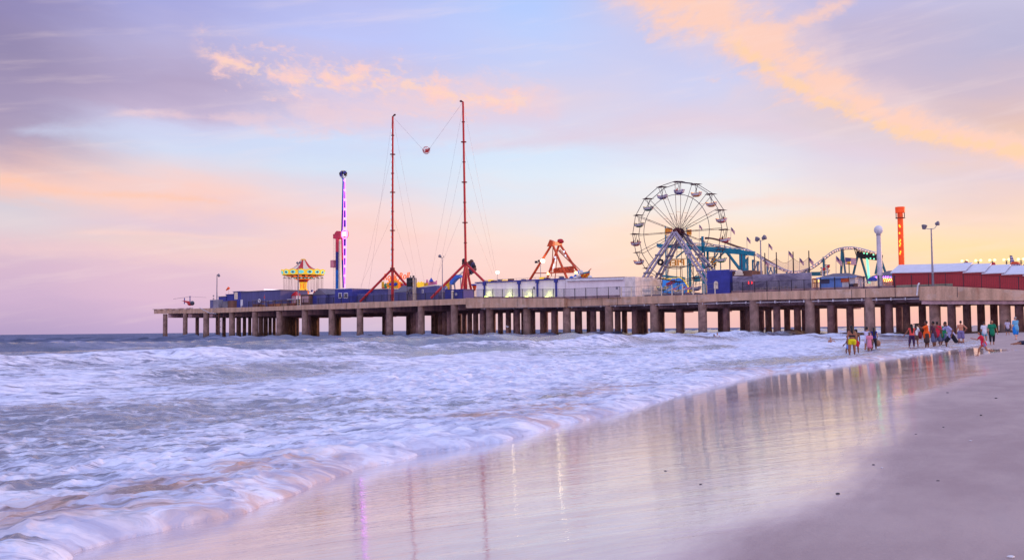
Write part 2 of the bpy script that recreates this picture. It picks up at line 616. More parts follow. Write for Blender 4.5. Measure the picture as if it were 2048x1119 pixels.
def grid_mesh(name, X, Y, Z, attrs, keep=None):
    nr, nc_ = X.shape
    me = bpy.data.meshes.new(name)
    idx = np.arange(nr * nc_).reshape(nr, nc_)
    q = np.stack([idx[:-1, :-1], idx[:-1, 1:], idx[1:, 1:], idx[1:, :-1]], -1).reshape(-1, 4)
    if keep is not None:
        q = q[keep.reshape(-1)[q].any(1)]
    used = np.unique(q)
    remap = np.zeros(nr * nc_, np.int64)
    remap[used] = np.arange(len(used))
    q = remap[q]
    co = np.stack([X, Y, Z], -1).reshape(-1, 3)[used]
    me.vertices.add(len(used))
    me.vertices.foreach_set('co', co.astype(np.float32).ravel())
    me.loops.add(q.size)
    me.loops.foreach_set('vertex_index', q.ravel().astype(np.int32))
    me.polygons.add(len(q))
    me.polygons.foreach_set('loop_start', (np.arange(len(q)) * 4).astype(np.int32))
    me.polygons.foreach_set('loop_total', np.full(len(q), 4, np.int32))
    me.update(calc_edges=True)
    me.polygons.foreach_set('use_smooth', np.ones(len(q), bool))
    for k, v in attrs.items():
        at = me.attributes.new(k, 'FLOAT', 'POINT')
        at.data.foreach_set('value', v.reshape(-1)[used].astype(np.float32))
    me.update()
    return me


def st(X, Y):
    return X * NX + Y * NY, X * TX + Y * TY


FOAMPX = [(60, 1170), (145, 1106), (320, 1056), (475, 1026), (600, 986), (640, 964), (725, 936), (850, 906), (1000, 884), (1149, 844), (1250, 822), (1330, 799), (1404, 773), (1464, 759), (1549, 742), (1624, 736), (1690, 727), (1760, 718), (1830, 709), (1890, 700), (1945, 692), (1985, 684)]
fp = []
for _x, _y in FOAMPX:
    g = ground(_x, _y)
    fp.append((g.x * TX + g.y * TY, g.x * NX + g.y * NY))
fp.sort()
fp = [(-50, fp[0][1] + 0.2)] + fp + [(fp[-1][0] + 12, fp[-1][1] - 1.0), (130, -3.5), (400, -3.5)]
S0_T, S0_S = [q[0] for q in fp], [q[1] for q in fp]

# wet/dry boundary read off the beach: pixels -> (t, s)
DRYPX = [(1330, 1175), (1400, 1105), (1520, 1050), (1650, 1000), (1740, 940), (1770, 880), (1785, 850), (1790, 820), (1830, 795), (1900, 773), (1990, 745), (1960, 728), (1945, 712), (2040, 699)]
dr = []
for _x, _y in DRYPX:
    g = ground(_x, _y)
    dr.append((g.x * TX + g.y * TY, g.x * NX + g.y * NY))
dr.sort()
dr = [q for q in dr if q[0] < 66] + [(72, -2.6), (84, -4.0), (120, -5.0), (400, -5.0)]
DR_T, DR_S = [d[0] for d in dr], [d[1] for d in dr]

rows = [-30, -15, -6, -2, 0, 1, 2, 2.6] + [CAMZ * F / k for k in np.arange(560, 40, -2.4)] + [CAMZ * F / k for k in np.arange(40, 6, -1.0)] + [700, 1200, 2500, 6000, 15000, 40000]
cols = list(np.linspace(-1.6, -0.62, 20)) + list(np.linspace(-0.6, 0.66, 520)) + list(np.linspace(0.68, 1.8, 24))
X, Y = fan(rows, cols)
S, T = st(X, Y)
Z = sand_h(S, T)
Z = Z + 0.010 * (fbm(S * 0.9, T * 0.5, 5, 4) - 0.5) * np.clip((S + 3) / 3, 0, 1) + 0.006 * (fbm(S * 5, T * 3, 8, 3) - 0.5) * np.clip((S - np.interp(T, DR_T, DR_S)) / 1.0, 0, 1)
Z = np.where(Y > 600, np.minimum(Z, -1.0), Z)
dry = S - np.interp(T, DR_T, DR_S)
me = grid_mesh('beach', X, Y, Z, {'dry': np.clip(dry, -20, 20), 'depth': np.clip(S, -60, 60)})
beach = bpy.data.objects.new('beach', me)
C.objects.link(beach)
setp(beach, kind='structure')

m = bpy.data.materials.new('sand')
m.use_nodes = True
t = NT(m.node_tree)
b = t.n['Principled BSDF']
pos = t.node('ShaderNodeTexCoord').outputs['Object']
sp = t.mapping(pos, (1, 1, 1), (0, 0, -math.atan2(TY, TX)))          # x now runs along the shore
dryA = t.node('ShaderNodeAttribute', attribute_name='dry').outputs['Fac']
nA = t.noise(t.mapping(sp, (0.35, 1.3, 1)), 1.0, 6, 0.6)
nB = t.noise(t.mapping(sp, (1.5, 7.0, 1)), 1.0, 5, 0.6)
e = t.math('ADD', dryA, t.math('MULTIPLY', t.math('SUBTRACT', nA.outputs[0], 0.5), 0.7))
e = t.math('ADD', e, t.math('MULTIPLY', t.math('SUBTRACT', nB.outputs[0], 0.5), 0.35))
dryF = t.sstep(e, -0.35, 0.4)
grain = t.noise(pos, 160.0, 3, 0.7)
mott = t.noise(t.mapping(sp, (0.5, 1.1, 1)), 1.0, 7, 0.65)
drycol = t.mix(t.sstep(mott.outputs[0], 0.3, 0.7), lin((170, 146, 144)), lin((190, 167, 162)))
drycol = t.mix(t.math('MULTIPLY', t.sstep(grain.outputs[0], 0.35, 0.7), 0.22), drycol, lin((120, 104, 118)))
wetcol = t.mix(t.sstep(mott.outputs[0], 0.3, 0.7), lin((194, 166, 168)), lin((212, 188, 188)))
t.set(b.inputs['Base Color'], t.mix(dryF, wetcol, drycol))
t.set(b.inputs['Roughness'], t.math('MULTIPLY_ADD', t.sstep(e, -0.6, 0.4), 0.50, t.math('MULTIPLY_ADD', nB.outputs[0], 0.10, 0.12)))
t.set(b.inputs['Specular IOR Level'], t.math('MULTIPLY_ADD', dryF, 0.05, 0.2))
b.inputs['IOR'].default_value = 1.36
trail = t.noise(t.mapping(t.mapping(pos, (1, 1, 1), (0, 0, R(-18))), (0.35, 2.6, 1)), 1.0, 6, 0.68, 0.4)
trailF = t.sstep(trail.outputs[0], 0.42, 0.60, 1.0, 0.62)
t.set(b.inputs['Coat Weight'], t.math('MULTIPLY', t.math('SUBTRACT', 1.0, t.sstep(e, -0.55, 0.35)), trailF))
b.inputs['Coat IOR'].default_value = 1.62
shx = t.sep(sp)[0]
t.set(b.inputs['Coat Roughness'], t.sstep(shx, 8.0, 26.0, 0.034, 0.016))
rv = t.mapping(pos, (1, 1, 1), (0, 0, R(-22)))
rip = t.noise(t.mapping(rv, (1.2, 5.0, 1)), 1.0, 4, 0.55, 0.5)
rip2 = t.noise(t.mapping(rv, (3.5, 24.0, 1)), 1.0, 3, 0.55)
hgt = t.math('ADD', rip.outputs[0], t.math('MULTIPLY', rip2.outputs[0], 0.5))
bp = t.node('ShaderNodeBump')
bp.inputs['Distance'].default_value = 0.02
t.set(bp.inputs['Strength'], t.sstep(shx, 8.0, 26.0, 0.18, 0.075))
t.l.new(hgt, bp.inputs['Height'])
bp2 = t.node('ShaderNodeBump')
bp2.inputs['Distance'].default_value = 0.012
t.set(bp2.inputs['Strength'], t.math('MULTIPLY', dryF, 0.8))
t.l.new(t.noise(pos, 28.0, 6, 0.75).outputs[0], bp2.inputs['Height'])
t.l.new(bp.outputs[0], bp2.inputs['Normal'])
t.l.new(bp2.outputs[0], b.inputs['Normal'])
t.l.new(bp.outputs[0], b.inputs['Coat Normal'])
beach.data.materials.append(m)

# ---- the sea: swell, breakers and the soft foamy swash
rows = [1.5, 2.2, 2.8] + [CAMZ * F / k for k in np.arange(640, 120, -1.15)] + [CAMZ * F / k for k in np.arange(120, 16, -0.62)] + [CAMZ * F / k for k in np.arange(16, 2, -0.5)] + [2000, 3000, 5000, 9000, 16000, 30000, 55000]
cols = list(np.linspace(-1.5, -0.62, 16)) + list(np.linspace(-0.6, 0.58, 1000)) + list(np.linspace(0.6, 1.2, 12))
X, Y = fan(rows, cols)
S, T = st(X, Y)
s0 = np.interp(T, S0_T, S0_S) + 0.20 * (fbm(T * 0.5, T * 0 + 3.1, 21, 3) - 0.5) + 0.30 * (fbm(T * 1.5, T * 0 + 7.7, 22, 4) - 0.5) * np.interp(T, [10, 60], [1, 2.0])
d = s0 - S                                                         # metres seaward of the foam's edge
sand = sand_h(S, T)
dd = np.maximum(d, 0)
# wave trains roll in nearly parallel to the shore
wob = 5.0 * (fbm(T * 0.035, S * 0.03, 31, 3) - 0.5) + 1.2 * (fbm(T * 0.16, S * 0.12, 33, 3) - 0.5)
far = np.clip(1 - dd / 900, 0, 1)
def train(lam, amp, ph, sharp, seed):
    q = (d + wob * 1.3 + ph) / lam
    env = np.clip(fbm(T * 0.05 / (lam / 9), d / lam * 0.45, seed, 3) * 2.4 - 0.65, 0, 1.4)
    c = 0.5 + 0.5 * np.cos(2 * np.pi * q)
    return amp * env * (c ** sharp)
grow = np.interp(dd, [0, 1.5, 5, 14, 30, 60, 200, 900], [0, 0.25, 0.55, 0.9, 1.0, 1.0, 0.8, 0.3])
big = np.interp(dd, [0, 18, 30, 110, 300], [0.8, 1.0, 1.9, 1.7, 1.0])
Z = grow * big * (train(11.0, 0.42, 2.0, 3.0, 41) + train(6.3, 0.20, 0.5, 2.0, 43) + 0.6 * train(17.0, 0.5, 6.0, 2.5, 45))
lump = np.abs(fbm(T * 1.3 + wob * .3, d * 1.9, 51, 4) - 0.5) * 2
lump2 = fbm(T * 3.6, d * 4.6, 53, 3)
chop = fbm(T * 0.5, d * 0.9, 55, 5)
Z = Z + (chop - 0.5) * 0.26 * grow * np.interp(dd, [0, 400], [1, 0.4])
# swash front: a rounded, lumpy lip of foam sliding over the sand
lobe = fbm(T * 0.30, T * 0 + 1.7, 61, 3)
fr_h = np.interp(T, [0, 10, 20, 24, 30, 45, 60, 80], [0.20, 0.19, 0.15, 0.06, 0.15, 0.11, 0.03, 0.02]) * (0.65 + 0.7 * lobe)
lip = 0.55 * fr_h * (1 - np.exp(-dd / 0.22)) * np.exp(-np.maximum(dd - 1.0, 0) / 2.2)
foamy = np.interp(dd, [0, 2, 7, 16], [1, 1, 0.7, 0.25])
lumpS = np.abs(fbm(T * 2.8 + 3, d * 2.2 + wob * .2, 57, 4) - 0.5) * 2
lumps = (0.055 * (1 - lump) ** 1.5 + 0.05 * (1 - lumpS) ** 2 + 0.035 * lump2) * foamy * np.clip(dd / 0.5, 0, 1)
base = np.maximum(sand + 0.012, 0.0 - 0.02)
Z = base + Z * np.clip(dd / 3, 0, 1) + lip + lumps
Z = np.where(d < 0, sand - 0.02 + d * 0.3, Z)
# foam amount
A = np.interp(dd, [0, 0.3, 3, 8, 13, 20, 30, 42, 60, 90, 150, 400], [0.74, 0.70, 0.53, 0.51, 0.50, 0.48, 0.34, 0.17, 0.12, 0.10, 0.06, 0.02])
patch = fbm(T * 0.07 + 4, d * 0.11, 71, 4) - 0.5
A = A + patch * np.interp(dd, [0, 4, 12, 60], [0.2, 0.7, 1.1, 0.8])
crest = grow * train(11.0, 1.0, 1.2, 3.0, 41)
A = A + 0.35 * np.clip(crest, 0, 1) * np.interp(dd, [0, 10, 60, 200, 400], [0.3, 1, 0.6, 0.15, 0])
# the broad breaker running out towards the pier
bx = np.exp(-((dd - 6.5 - 0.13 * (T - 20)) / 3.2) ** 2) * np.interp(T, [16, 24, 60, 90], [0, 1, 0.9, 0.3])
A = A + 0.5 * bx
Z = Z + 0.16 * bx * np.clip(dd / 2, 0, 1) * (0.6 + 0.8 * lump2)
b2 = np.exp(-((dd - 34 - 0.10 * (T - 100)) / 5) ** 2) * np.interp(T, [85, 110, 160, 220], [0, 1, 0.9, 0])
A = A + 0.7 * b2
Z = Z + 0.55 * b2
sandy = np.exp(-((dd - 1.1) / 1.7) ** 2) * np.clip(fbm(T * 0.25 + 3, dd * 0.35, 81, 3) * 5 - 1.8, 0, 1)
clear = np.interp(T, [40, 55, 75], [0, 0.75, 0.9]) * np.interp(dd, [0, 5, 14], [1, 0.8, 0])     # thin clear swash where people paddle
A = A - 0.42 * clear
me = grid_mesh('sea', X, Y, Z, {'foam': np.clip(A, 0, 1.2), 'sandy': np.clip(sandy, 0, 1), 'off': np.clip(d, -5, 900)}, keep=(d > -0.35))
sea = bpy.data.objects.new('sea', me)
C.objects.link(sea)
setp(sea, kind='structure')
m = bpy.data.materials.new('sea_water')
m.use_nodes = True
t = NT(m.node_tree)
b = t.n['Principled BSDF']
pos = t.node('ShaderNodeTexCoord').outputs['Object']
sp = t.mapping(pos, (1, 1, 1), (0, 0, -math.atan2(TY, TX)))
wn = t.noise(t.mapping(sp, (0.5, 0.9, 0)), 1.0, 4, 0.5)
vadd = t.node('ShaderNodeVectorMath', operation='ADD')
vm = t.node('ShaderNodeVectorMath', operation='SCALE')
t.l.new(wn.outputs['Color'], vm.inputs[0])
vm.inputs['Scale'].default_value = 1.6
t.l.new(sp, vadd.inputs[0])
t.l.new(vm.outputs[0], vadd.inputs[1])
wp = vadd.outputs[0]
foamA = t.node('ShaderNodeAttribute', attribute_name='foam').outputs['Fac']
sandyA = t.node('ShaderNodeAttribute', attribute_name='sandy').outputs['Fac']
offA = t.node('ShaderNodeAttribute', attribute_name='off').outputs['Fac']
wq0 = t.mapping(pos, (1, 1, 1), (0, 0, R(-30)))
va2 = t.node('ShaderNodeVectorMath', operation='ADD')
vm2 = t.node('ShaderNodeVectorMath', operation='SCALE')
wn2 = t.noise(t.mapping(wq0, (0.9, 1.6, 0)), 1.0, 3, 0.5)
t.l.new(wn2.outputs['Color'], vm2.inputs[0])
vm2.inputs['Scale'].default_value = 1.1
t.l.new(wq0, va2.inputs[0])
t.l.new(vm2.outputs[0], va2.inputs[1])
wq = va2.outputs[0]
f1 = t.noise(t.mapping(wq, (0.7, 1.5, 0)), 1.0, 6, 0.62)
f2 = t.noise(t.mapping(wq, (1.4, 3.0, 0)), 1.0, 7, 0.62, 0.6)
f3 = t.noise(t.mapping(wq, (0.8, 1.5, 0)), 1.0, 5, 0.6, 1.0)
ridge3 = t.math('SUBTRACT', 1.0, t.math('MULTIPLY', t.math('ABSOLUTE', t.math('SUBTRACT', f3.outputs[0], 0.5)), 6.0))
ridge = t.math('SUBTRACT', 1.0, t.math('MULTIPLY', t.math('ABSOLUTE', t.math('SUBTRACT', f2.outputs[0], 0.5)), 5.0))
far_n = t.noise(t.mapping(wp, (0.10, 0.38, 0)), 1.0, 6, 0.62)
near = t.sstep(offA, 60.0, 14.0)
ridge = t.math('MAXIMUM', ridge, 0.0)
ridge3 = t.math('MAXIMUM', ridge3, 0.0)
pat = t.math('ADD', t.math('MULTIPLY', f1.outputs[0], 0.55), t.math('ADD', t.math('MULTIPLY', ridge, 0.22), t.math('MULTIPLY', ridge3, 0.22)))
pat = t.math('ADD', t.math('MULTIPLY', pat, near), t.math('MULTIPLY', t.math('ADD', t.math('MULTIPLY', far_n.outputs[0], 0.55), t.math('MULTIPLY', f1.outputs[0], 0.35)), t.math('SUBTRACT', 1.0, near)))
f4b = t.noise(t.mapping(wq, (5.0, 9.0, 0)), 1.0, 5, 0.7)
pat = t.math('ADD', pat, t.math('MULTIPLY', t.math('MULTIPLY', t.math('SUBTRACT', f4b.outputs[0], 0.5), near), 0.22))
th = t.math('MULTIPLY_ADD', foamA, -0.66, 0.85)
fm = t.sstep(t.math('SUBTRACT', pat, th), -0.12, 0.15)
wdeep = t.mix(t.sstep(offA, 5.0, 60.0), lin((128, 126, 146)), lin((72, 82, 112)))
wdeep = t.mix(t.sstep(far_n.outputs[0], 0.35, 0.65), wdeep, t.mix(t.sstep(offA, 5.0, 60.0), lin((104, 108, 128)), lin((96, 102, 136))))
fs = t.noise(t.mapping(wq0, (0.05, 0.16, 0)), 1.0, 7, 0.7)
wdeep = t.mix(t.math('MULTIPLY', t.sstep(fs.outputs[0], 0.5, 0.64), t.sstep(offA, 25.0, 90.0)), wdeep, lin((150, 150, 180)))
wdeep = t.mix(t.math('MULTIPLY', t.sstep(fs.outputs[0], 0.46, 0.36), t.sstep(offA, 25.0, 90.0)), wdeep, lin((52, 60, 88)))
farF = t.sstep(offA, 40.0, 130.0)
wdeep = t.mix(t.math('MULTIPLY', sandyA, 0.9), wdeep, lin((150, 122, 112)))
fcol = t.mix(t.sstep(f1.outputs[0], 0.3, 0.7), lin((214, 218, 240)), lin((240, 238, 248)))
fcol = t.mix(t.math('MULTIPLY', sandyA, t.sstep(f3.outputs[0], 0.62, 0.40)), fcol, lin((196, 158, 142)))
fcol = t.mix(t.math('MULTIPLY', t.sstep(f2.outputs[0], 0.58, 0.38), 0.65), fcol, lin((166, 166, 194)))  # greyish violet shading of the foam, painted into its colour
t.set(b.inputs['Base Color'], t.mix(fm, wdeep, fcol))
t.set(b.inputs['Roughness'], t.math('MAXIMUM', t.math('MULTIPLY_ADD', fm, 0.72, 0.16), t.math('MULTIPLY', farF, 0.6)))
t.set(b.inputs['Specular IOR Level'], t.math('MULTIPLY', t.math('MULTIPLY_ADD', fm, -0.42, 0.5), t.math('MULTIPLY_ADD', farF, -0.72, 1.0)))
b.inputs['IOR'].default_value = 1.33
bp = t.node('ShaderNodeBump')
t.set(bp.inputs['Distance'], t.math('MULTIPLY_ADD', t.sstep(offA, 10.0, 120.0), 0.55, 0.06))
bp.inputs['Strength'].default_value = 0.55
rn = t.noise(t.mapping(wq0, (0.16, 0.5, 0)), 1.0, 7, 0.68)
f4 = t.noise(t.mapping(wq, (5.0, 9.0, 0)), 1.0, 5, 0.7)
hh = t.math('ADD', t.math('MULTIPLY', rn.outputs[0], t.sstep(offA, 4.0, 60.0, 0.3, 1.0)), t.math('MULTIPLY', f2.outputs[0], 0.6))
hh = t.math('ADD', hh, t.math('MULTIPLY', t.math('MULTIPLY', f4.outputs[0], near), 0.35))
hh = t.math('ADD', hh, t.math('MULTIPLY', fm, 0.5))
t.l.new(hh, bp.inputs['Height'])
t.l.new(bp.outputs[0], b.inputs['Normal'])
sea.data.materials.append(m)

# ================================================================== MATERIALS
conc = mat('concrete', (210, 170, 142), 0.85, var=0.16, scale=0.9, bump=0.5, spec=0.2, streak=True)
concd = mat('dark_concrete', (196, 160, 162), 0.9, var=0.2, scale=0.7, bump=0.4, spec=0.15, streak=True)
colm_lift = mat('shade_lifted_column_concrete', (206, 168, 170), 0.85, var=0.2, scale=0.8, bump=0.5, spec=0.2)  # inner columns: same concrete, colour lightened to offset the shade under the deck
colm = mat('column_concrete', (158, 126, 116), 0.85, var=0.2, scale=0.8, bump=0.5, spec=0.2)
iron = mat('black_iron', (52, 46, 56), 0.5, metal=0.3)
steel = mat('grey_steel', (150, 146, 160), 0.45, metal=0.35)
pale = mat('pale_steel', (206, 200, 208), 0.45, metal=0.2)
red = mat('red_paint', (196, 34, 42), 0.4)
orange = mat('orange_paint', (226, 84, 30), 0.4)
teal = mat('teal_paint', (16, 132, 158), 0.4)
dteal = mat('dark_teal_paint', (44, 110, 122), 0.45)
navy = mat('navy_paint', (56, 62, 150), 0.55)
navy2 = mat('dull_navy_panels', (86, 86, 138), 0.6, streak=True)
blue = mat('blue_paint', (40, 70, 176), 0.5)
brown = mat('weathered_wood', (120, 84, 72), 0.85, streak=True, var=0.2)
white = mat('white_paint', (222, 218, 222), 0.5)
wallw = mat('white_panel_wall', (242, 232, 236), 0.7, streak=True, var=0.05)
grey = mat('grey_paint', (120, 114, 126), 0.6)
roofg = mat('grey_shingle_roof', (112, 104, 118), 0.85, streak=True)
black = mat('black_paint', (26, 24, 30), 0.5)
glass = mat('dark_glass', (40, 46, 66), 0.12, spec=0.7)
yellow = mat('yellow_paint', (240, 186, 34), 0.45)
green = mat('green_paint', (40, 140, 92), 0.5)
pink = mat('pink_paint', (206, 120, 168), 0.5)
cream = mat('cream_paint', (236, 216, 190), 0.5)
wheelst = mat('dark_wheel_steel', (84, 70, 78), 0.45, metal=0.4)
legst = mat('silver_leg_paint', (168, 160, 178), 0.4, metal=0.25)
wire = mat('guy_wire', (150, 128, 140), 0.4, metal=0.5)
skin_dk = mat('brown_skin', (124, 78, 60), 0.55, var=0.05)
skin_md = mat('tan_skin', (178, 122, 96), 0.55, var=0.05)
skin_lt = mat('fair_skin', (224, 170, 148), 0.55, var=0.05)
hairm = mat('dark_hair', (30, 22, 24), 0.6)
L_white = mat('lamp_glow', (255, 244, 220), emit=(255, 236, 190), es=14)
L_soft = mat('bulb_glow', (255, 230, 170), emit=(255, 214, 130), es=3.0)
L_green = mat('floodlight_glow', (230, 255, 160), emit=(224, 255, 120), es=16)
L_mag = mat('neon_magenta', (255, 150, 250), emit=(226, 110, 255), es=3.6)
L_hub = mat('hub_sign_glow', (255, 240, 240), emit=(255, 226, 230), es=3.5)
L_cyan = mat('cyan_panel_glow', (120, 230, 220), emit=(110, 215, 220), es=0.45)
L_yel = mat('gold_panel_glow', (250, 210, 60), emit=(246, 190, 40), es=0.55)
L_org = mat('orange_panel_glow', (240, 130, 40), emit=(240, 110, 30), es=0.7)
L_mint = mat('mint_glow', (140, 240, 190), emit=(120, 240, 180), es=1.4)
L_redl = mat('red_light_glow', (255, 60, 60), emit=(255, 50, 50), es=2.0)
L_pur = mat('violet_light_glow', (170, 120, 255), emit=(150, 110, 255), es=1.6)

# concrete gets rust runs and tide marks
for mm, kind in ((conc, 'deck'), (colm, 'col'), (colm_lift, 'col')):
    t = NT(mm.node_tree)
    b = t.n['Principled BSDF']
    old = b.inputs['Base Color'].links[0].from_socket
    g = t.node('ShaderNodeNewGeometry').outputs['Position']
    x_, y_, z_ = t.sep(g)
    along = t.math('ADD', t.math('MULTIPLY', x_, U.x), t.math('MULTIPLY', y_, U.y))
    if kind == 'deck':
        nz = t.noise(t.xyz(t.math('MULTIPLY', along, 0.8), t.math('MULTIPLY', z_, 0.16)), 1.0, 6, 0.7)
        c = t.mix(t.math('MULTIPLY', t.sstep(nz.outputs[0], 0.54, 0.72), 0.6), old, lin((170, 112, 84)))
        nz2 = t.noise(t.xyz(t.math('MULTIPLY', along, 0.35), t.math('MULTIPLY', z_, 0.5), 4.0), 1.0, 5, 0.7)
        c = t.mix(t.math('MULTIPLY', t.sstep(nz2.outputs[0], 0.5, 0.68), 0.35), c, lin((226, 208, 196)))
    else:
        nz = t.noise(t.xyz(x_, y_, t.math('MULTIPLY', z_, 0.5)), 1.1, 6, 0.65)
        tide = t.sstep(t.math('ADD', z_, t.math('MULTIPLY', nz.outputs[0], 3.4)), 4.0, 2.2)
        c = t.mix(t.math('MULTIPLY', tide, 0.7), old, lin((92, 80, 76) if mm is colm else (140, 116, 118)))  # tide mark painted paler on inner columns, again to lift their shade
        nz2 = t.noise(g, 0.9, 5, 0.6)
        c = t.mix(t.math('MULTIPLY', t.sstep(nz2.outputs[0], 0.55, 0.7), 0.35), c, lin((196, 166, 152)))
    t.l.new(c, b.inputs['Base Color'])

# ================================================================== THE PIER
AL, AR = DK[0][0], DK[-1][0] + 60
pier = thing('pier', 'long concrete amusement pier on rows of thick round columns standing in the surf', 'pier', (LX(900), 0, 0))


def strip(mb, pts, w0, w1):
    """solid strip: pts = [(a, ztop, zbot)], between w0 and w1"""
    n = len(pts)
    vs = []
    for a, zt, zb in pts:
        vs += [(a, w0, zt), (a, w0, zb), (a, w1, zb), (a, w1, zt)]
    fs = []
    for i in range(n - 1):
        for j in range(4):
            k = (j + 1) % 4
            fs.append((i * 4 + j, i * 4 + k, i * 4 + 4 + k, i * 4 + 4 + j))
    fs += [(0, 1, 2, 3), (n * 4 - 4, n * 4 - 1, n * 4 - 2, n * 4 - 3)]
    mb._add(vs, fs)


def PX(lst, w=0.0):
    out = []
    for x, yt, yb in lst:
        p, q = L(x, yt, w), L(x, yb, w)
        out.append((p.x, p.z, q.z))
    return out


fas1 = PX([(308, 619, 627), (400, 616.5, 625.8), (434, 615.5, 625.2)], 0.6)
fas2 = PX([(434.4, 615.3, 625.4), (500, 613.8, 622.5), (560, 612, 620.2), (700, 605, 617), (931, 596.4, 608)])
fas3 = PX([(931.4, 595.4, 615.6), (1128, 596.0, 613.6)], -1.0)
fas4 = PX([(1128.4, 597.2, 613), (1300, 591.5, 607), (1400, 588.5, 604), (1490, 584.5, 600), (1640, 579.5, 597), (1837.6, 573.5, 591.8)])
fas5 = PX([(1838, 572.5, 600), (1885, 571.5, 600.5), (1960, 575, 600), (2060, 581, 600.5), (2300, 590, 603)], -1.2)
for pts, w0, nm in ((fas1, 0.6, 0), (fas2, 0, 1), (fas3, -1.0, 2), (fas4, 0, 3), (fas5, -1.2, 4)):
    mb = MB()
    strip(mb, pts, w0, 0.95)
    # panel joints: shallow upright ribs
    part('deck_edge_beam', mb, conc, pier)
mb = MB()
strip(mb, [(a, z - 0.02, z - 0.9) for a, z in DK] + [(AR + 30, DK[-1][1] - 0.02, DK[-1][1] - 0.9)], 0.955, 56)
part('deck', mb, concd, pier)
for x in (470, 567, 693, 870, 1040, 1162, 1204, 1235, 1394, 1534, 1620, 1703, 1731, 1790, 1918):
    a = LX(x, 0, 8.6)
    w0 = -1.0 if 931 < x < 1128 else (-1.2 if x > 1838 else 0)
    part('expansion_joint', MB().box(a - 0.045, a + 0.045, w0 - 0.02, w0 + 0.03, zd(a) - 1.75, zd(a) - 0.08), iron, pier)
# lower beam of the shore end and its conduit
mb = MB()
strip(mb, PX([(1843, 600.4, 608), (2060, 601, 607.5), (2300, 604, 609)], -0.9), -0.9, 0.9)
part('lower_beam', mb, concd, pier)
mb = MB()
strip(mb, [(LX(x), L(x, yt, 0.3).z, L(x, yt, 0.3).z - 0.12) for x, yt in ((960, 617), (1300, 609), (1640, 601), (1838, 596))], 0.3, 0.42)
for x in np.arange(970, 1836, 29):
    p = L(x, 617 - (x - 960) * 0.0239, 0.2)
    mb.box(p.x - 0.1, p.x + 0.1, 0.1, 0.5, p.z - 0.25, p.z + 0.18)
part('conduit', mb, pale, pier)
# cross beams (one over each line of columns) and lengthwise girders
zb = {}
for i in range(-5, 20):
    a = i * BAY
    mb = MB()
    zt = zd(a) - 0.92
    mb.box(a - 0.85, a + 0.85, 1.2, 56, zt - 1.65, zt)
    zb[i] = zt
    part('cross_beam', mb, concd, pier)
ROWW = [0.95 + 0.93 * BAY * k for k in range(6)]
for k in range(1, 6):
    mb = MB()
    strip(mb, [(a, z - 0.93, z - 2.35) for a, z in DK] + [(AR + 30, DK[-1][1] - 0.93, DK[-1][1] - 2.35)], ROWW[k] - 0.5, ROWW[k] + 0.5)
    part('girder', mb, concd, pier)
ROWW[0] = 0.85
cols_ = []
for i in range(-5, 20):
    for k in range(6):
        if k > 1 and i > 18:
            continue
        a = i * BAY - (1.9 if (i <= -3 and k == 0) else 0.0)
        w = ROWW[k]
        cols_.append((a, w, k, i))
# nearest and largest first
cols_.sort(key=lambda c: (MP @ Vector((c[0], c[1], 0))).y)
vis = [c for c in cols_ if -0.5 < ((MP @ Vector((c[0], c[1], 0))).x) / ((MP @ Vector((c[0], c[1], 0))).y) < 0.54]
rest = [c for c in cols_ if c not in vis]
extra = MB()
for n_, (a, w, k, i) in enumerate(vis + rest):
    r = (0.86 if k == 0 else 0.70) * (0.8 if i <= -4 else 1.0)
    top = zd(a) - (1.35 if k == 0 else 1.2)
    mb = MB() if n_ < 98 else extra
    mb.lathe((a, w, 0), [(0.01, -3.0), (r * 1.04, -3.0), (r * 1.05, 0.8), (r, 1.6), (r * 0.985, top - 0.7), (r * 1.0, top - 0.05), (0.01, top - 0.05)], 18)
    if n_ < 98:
        part('column', mb, colm if k == 0 else colm_lift, pier, smooth=True)
part('column', extra, colm, pier, kind='stuff', smooth=True)
# ladder and old timber piles at the seaward end
mb = MB()
a = LX(445, 1.0, 5)
for dx in (-0.35, 0.35):
    mb.tube((a + dx, 0.7, 0.2), (a + dx, 0.7, zd(a) + 0.4), 0.05)
for z in np.arange(0.5, zd(a), 0.34):
    mb.tube((a - 0.35, 0.7, z), (a + 0.35, 0.7, z), 0.03, n=5)
part('ladder', mb, iron, pier)
mb = MB()
a = LX(438, 1.5, 5)
mb.tube((a, 1.5, -1), (a, 1.5, zd(a) - 0.9), 0.28, n=12)
for z in (1.6, 3.2, 4.9, 6.5):
    mb.box(a - 0.4, a + 1.2, 1.15, 1.3, z, z + 0.12)
part('fender_pile', mb, brown, pier)
# loose handrail hanging over the edge
mb = MB()
p, q, r_ = L(399, 615, -0.3), L(418, 625, -0.3), L(432, 627, -0.3)
mb.path([p, q, r_], 0.09)
p, q = L(421, 628, -0.35), L(431, 615, -0.35)
mb.path([p, q], 0.06)
part('bent_handrail', mb, pale, pier)
# frayed deck edge boards at the landing pad
mb = MB()
for x in (306, 318, 330, 342, 356, 372):
    p = L(x, 618.6 - (x - 306) * 0.03, 0.4)
    mb.box(p.x, p.x + 2.0, 0.2, 1.4, p.z - 0.02, p.z + random.uniform(0.06, 0.2))
part('edge_board', mb, brown, pier)
# white downpipe on the shore end
mb = MB()
p, q = L(1836, 570, -1.4), L(1834, 590, -1.4)
mb.path([L(1838.5, 566, -1.2), (p.x, -1.45, p.z), (q.x, -1.45, q.z)], 0.13)
part('downpipe', mb, white, pier, smooth=True)
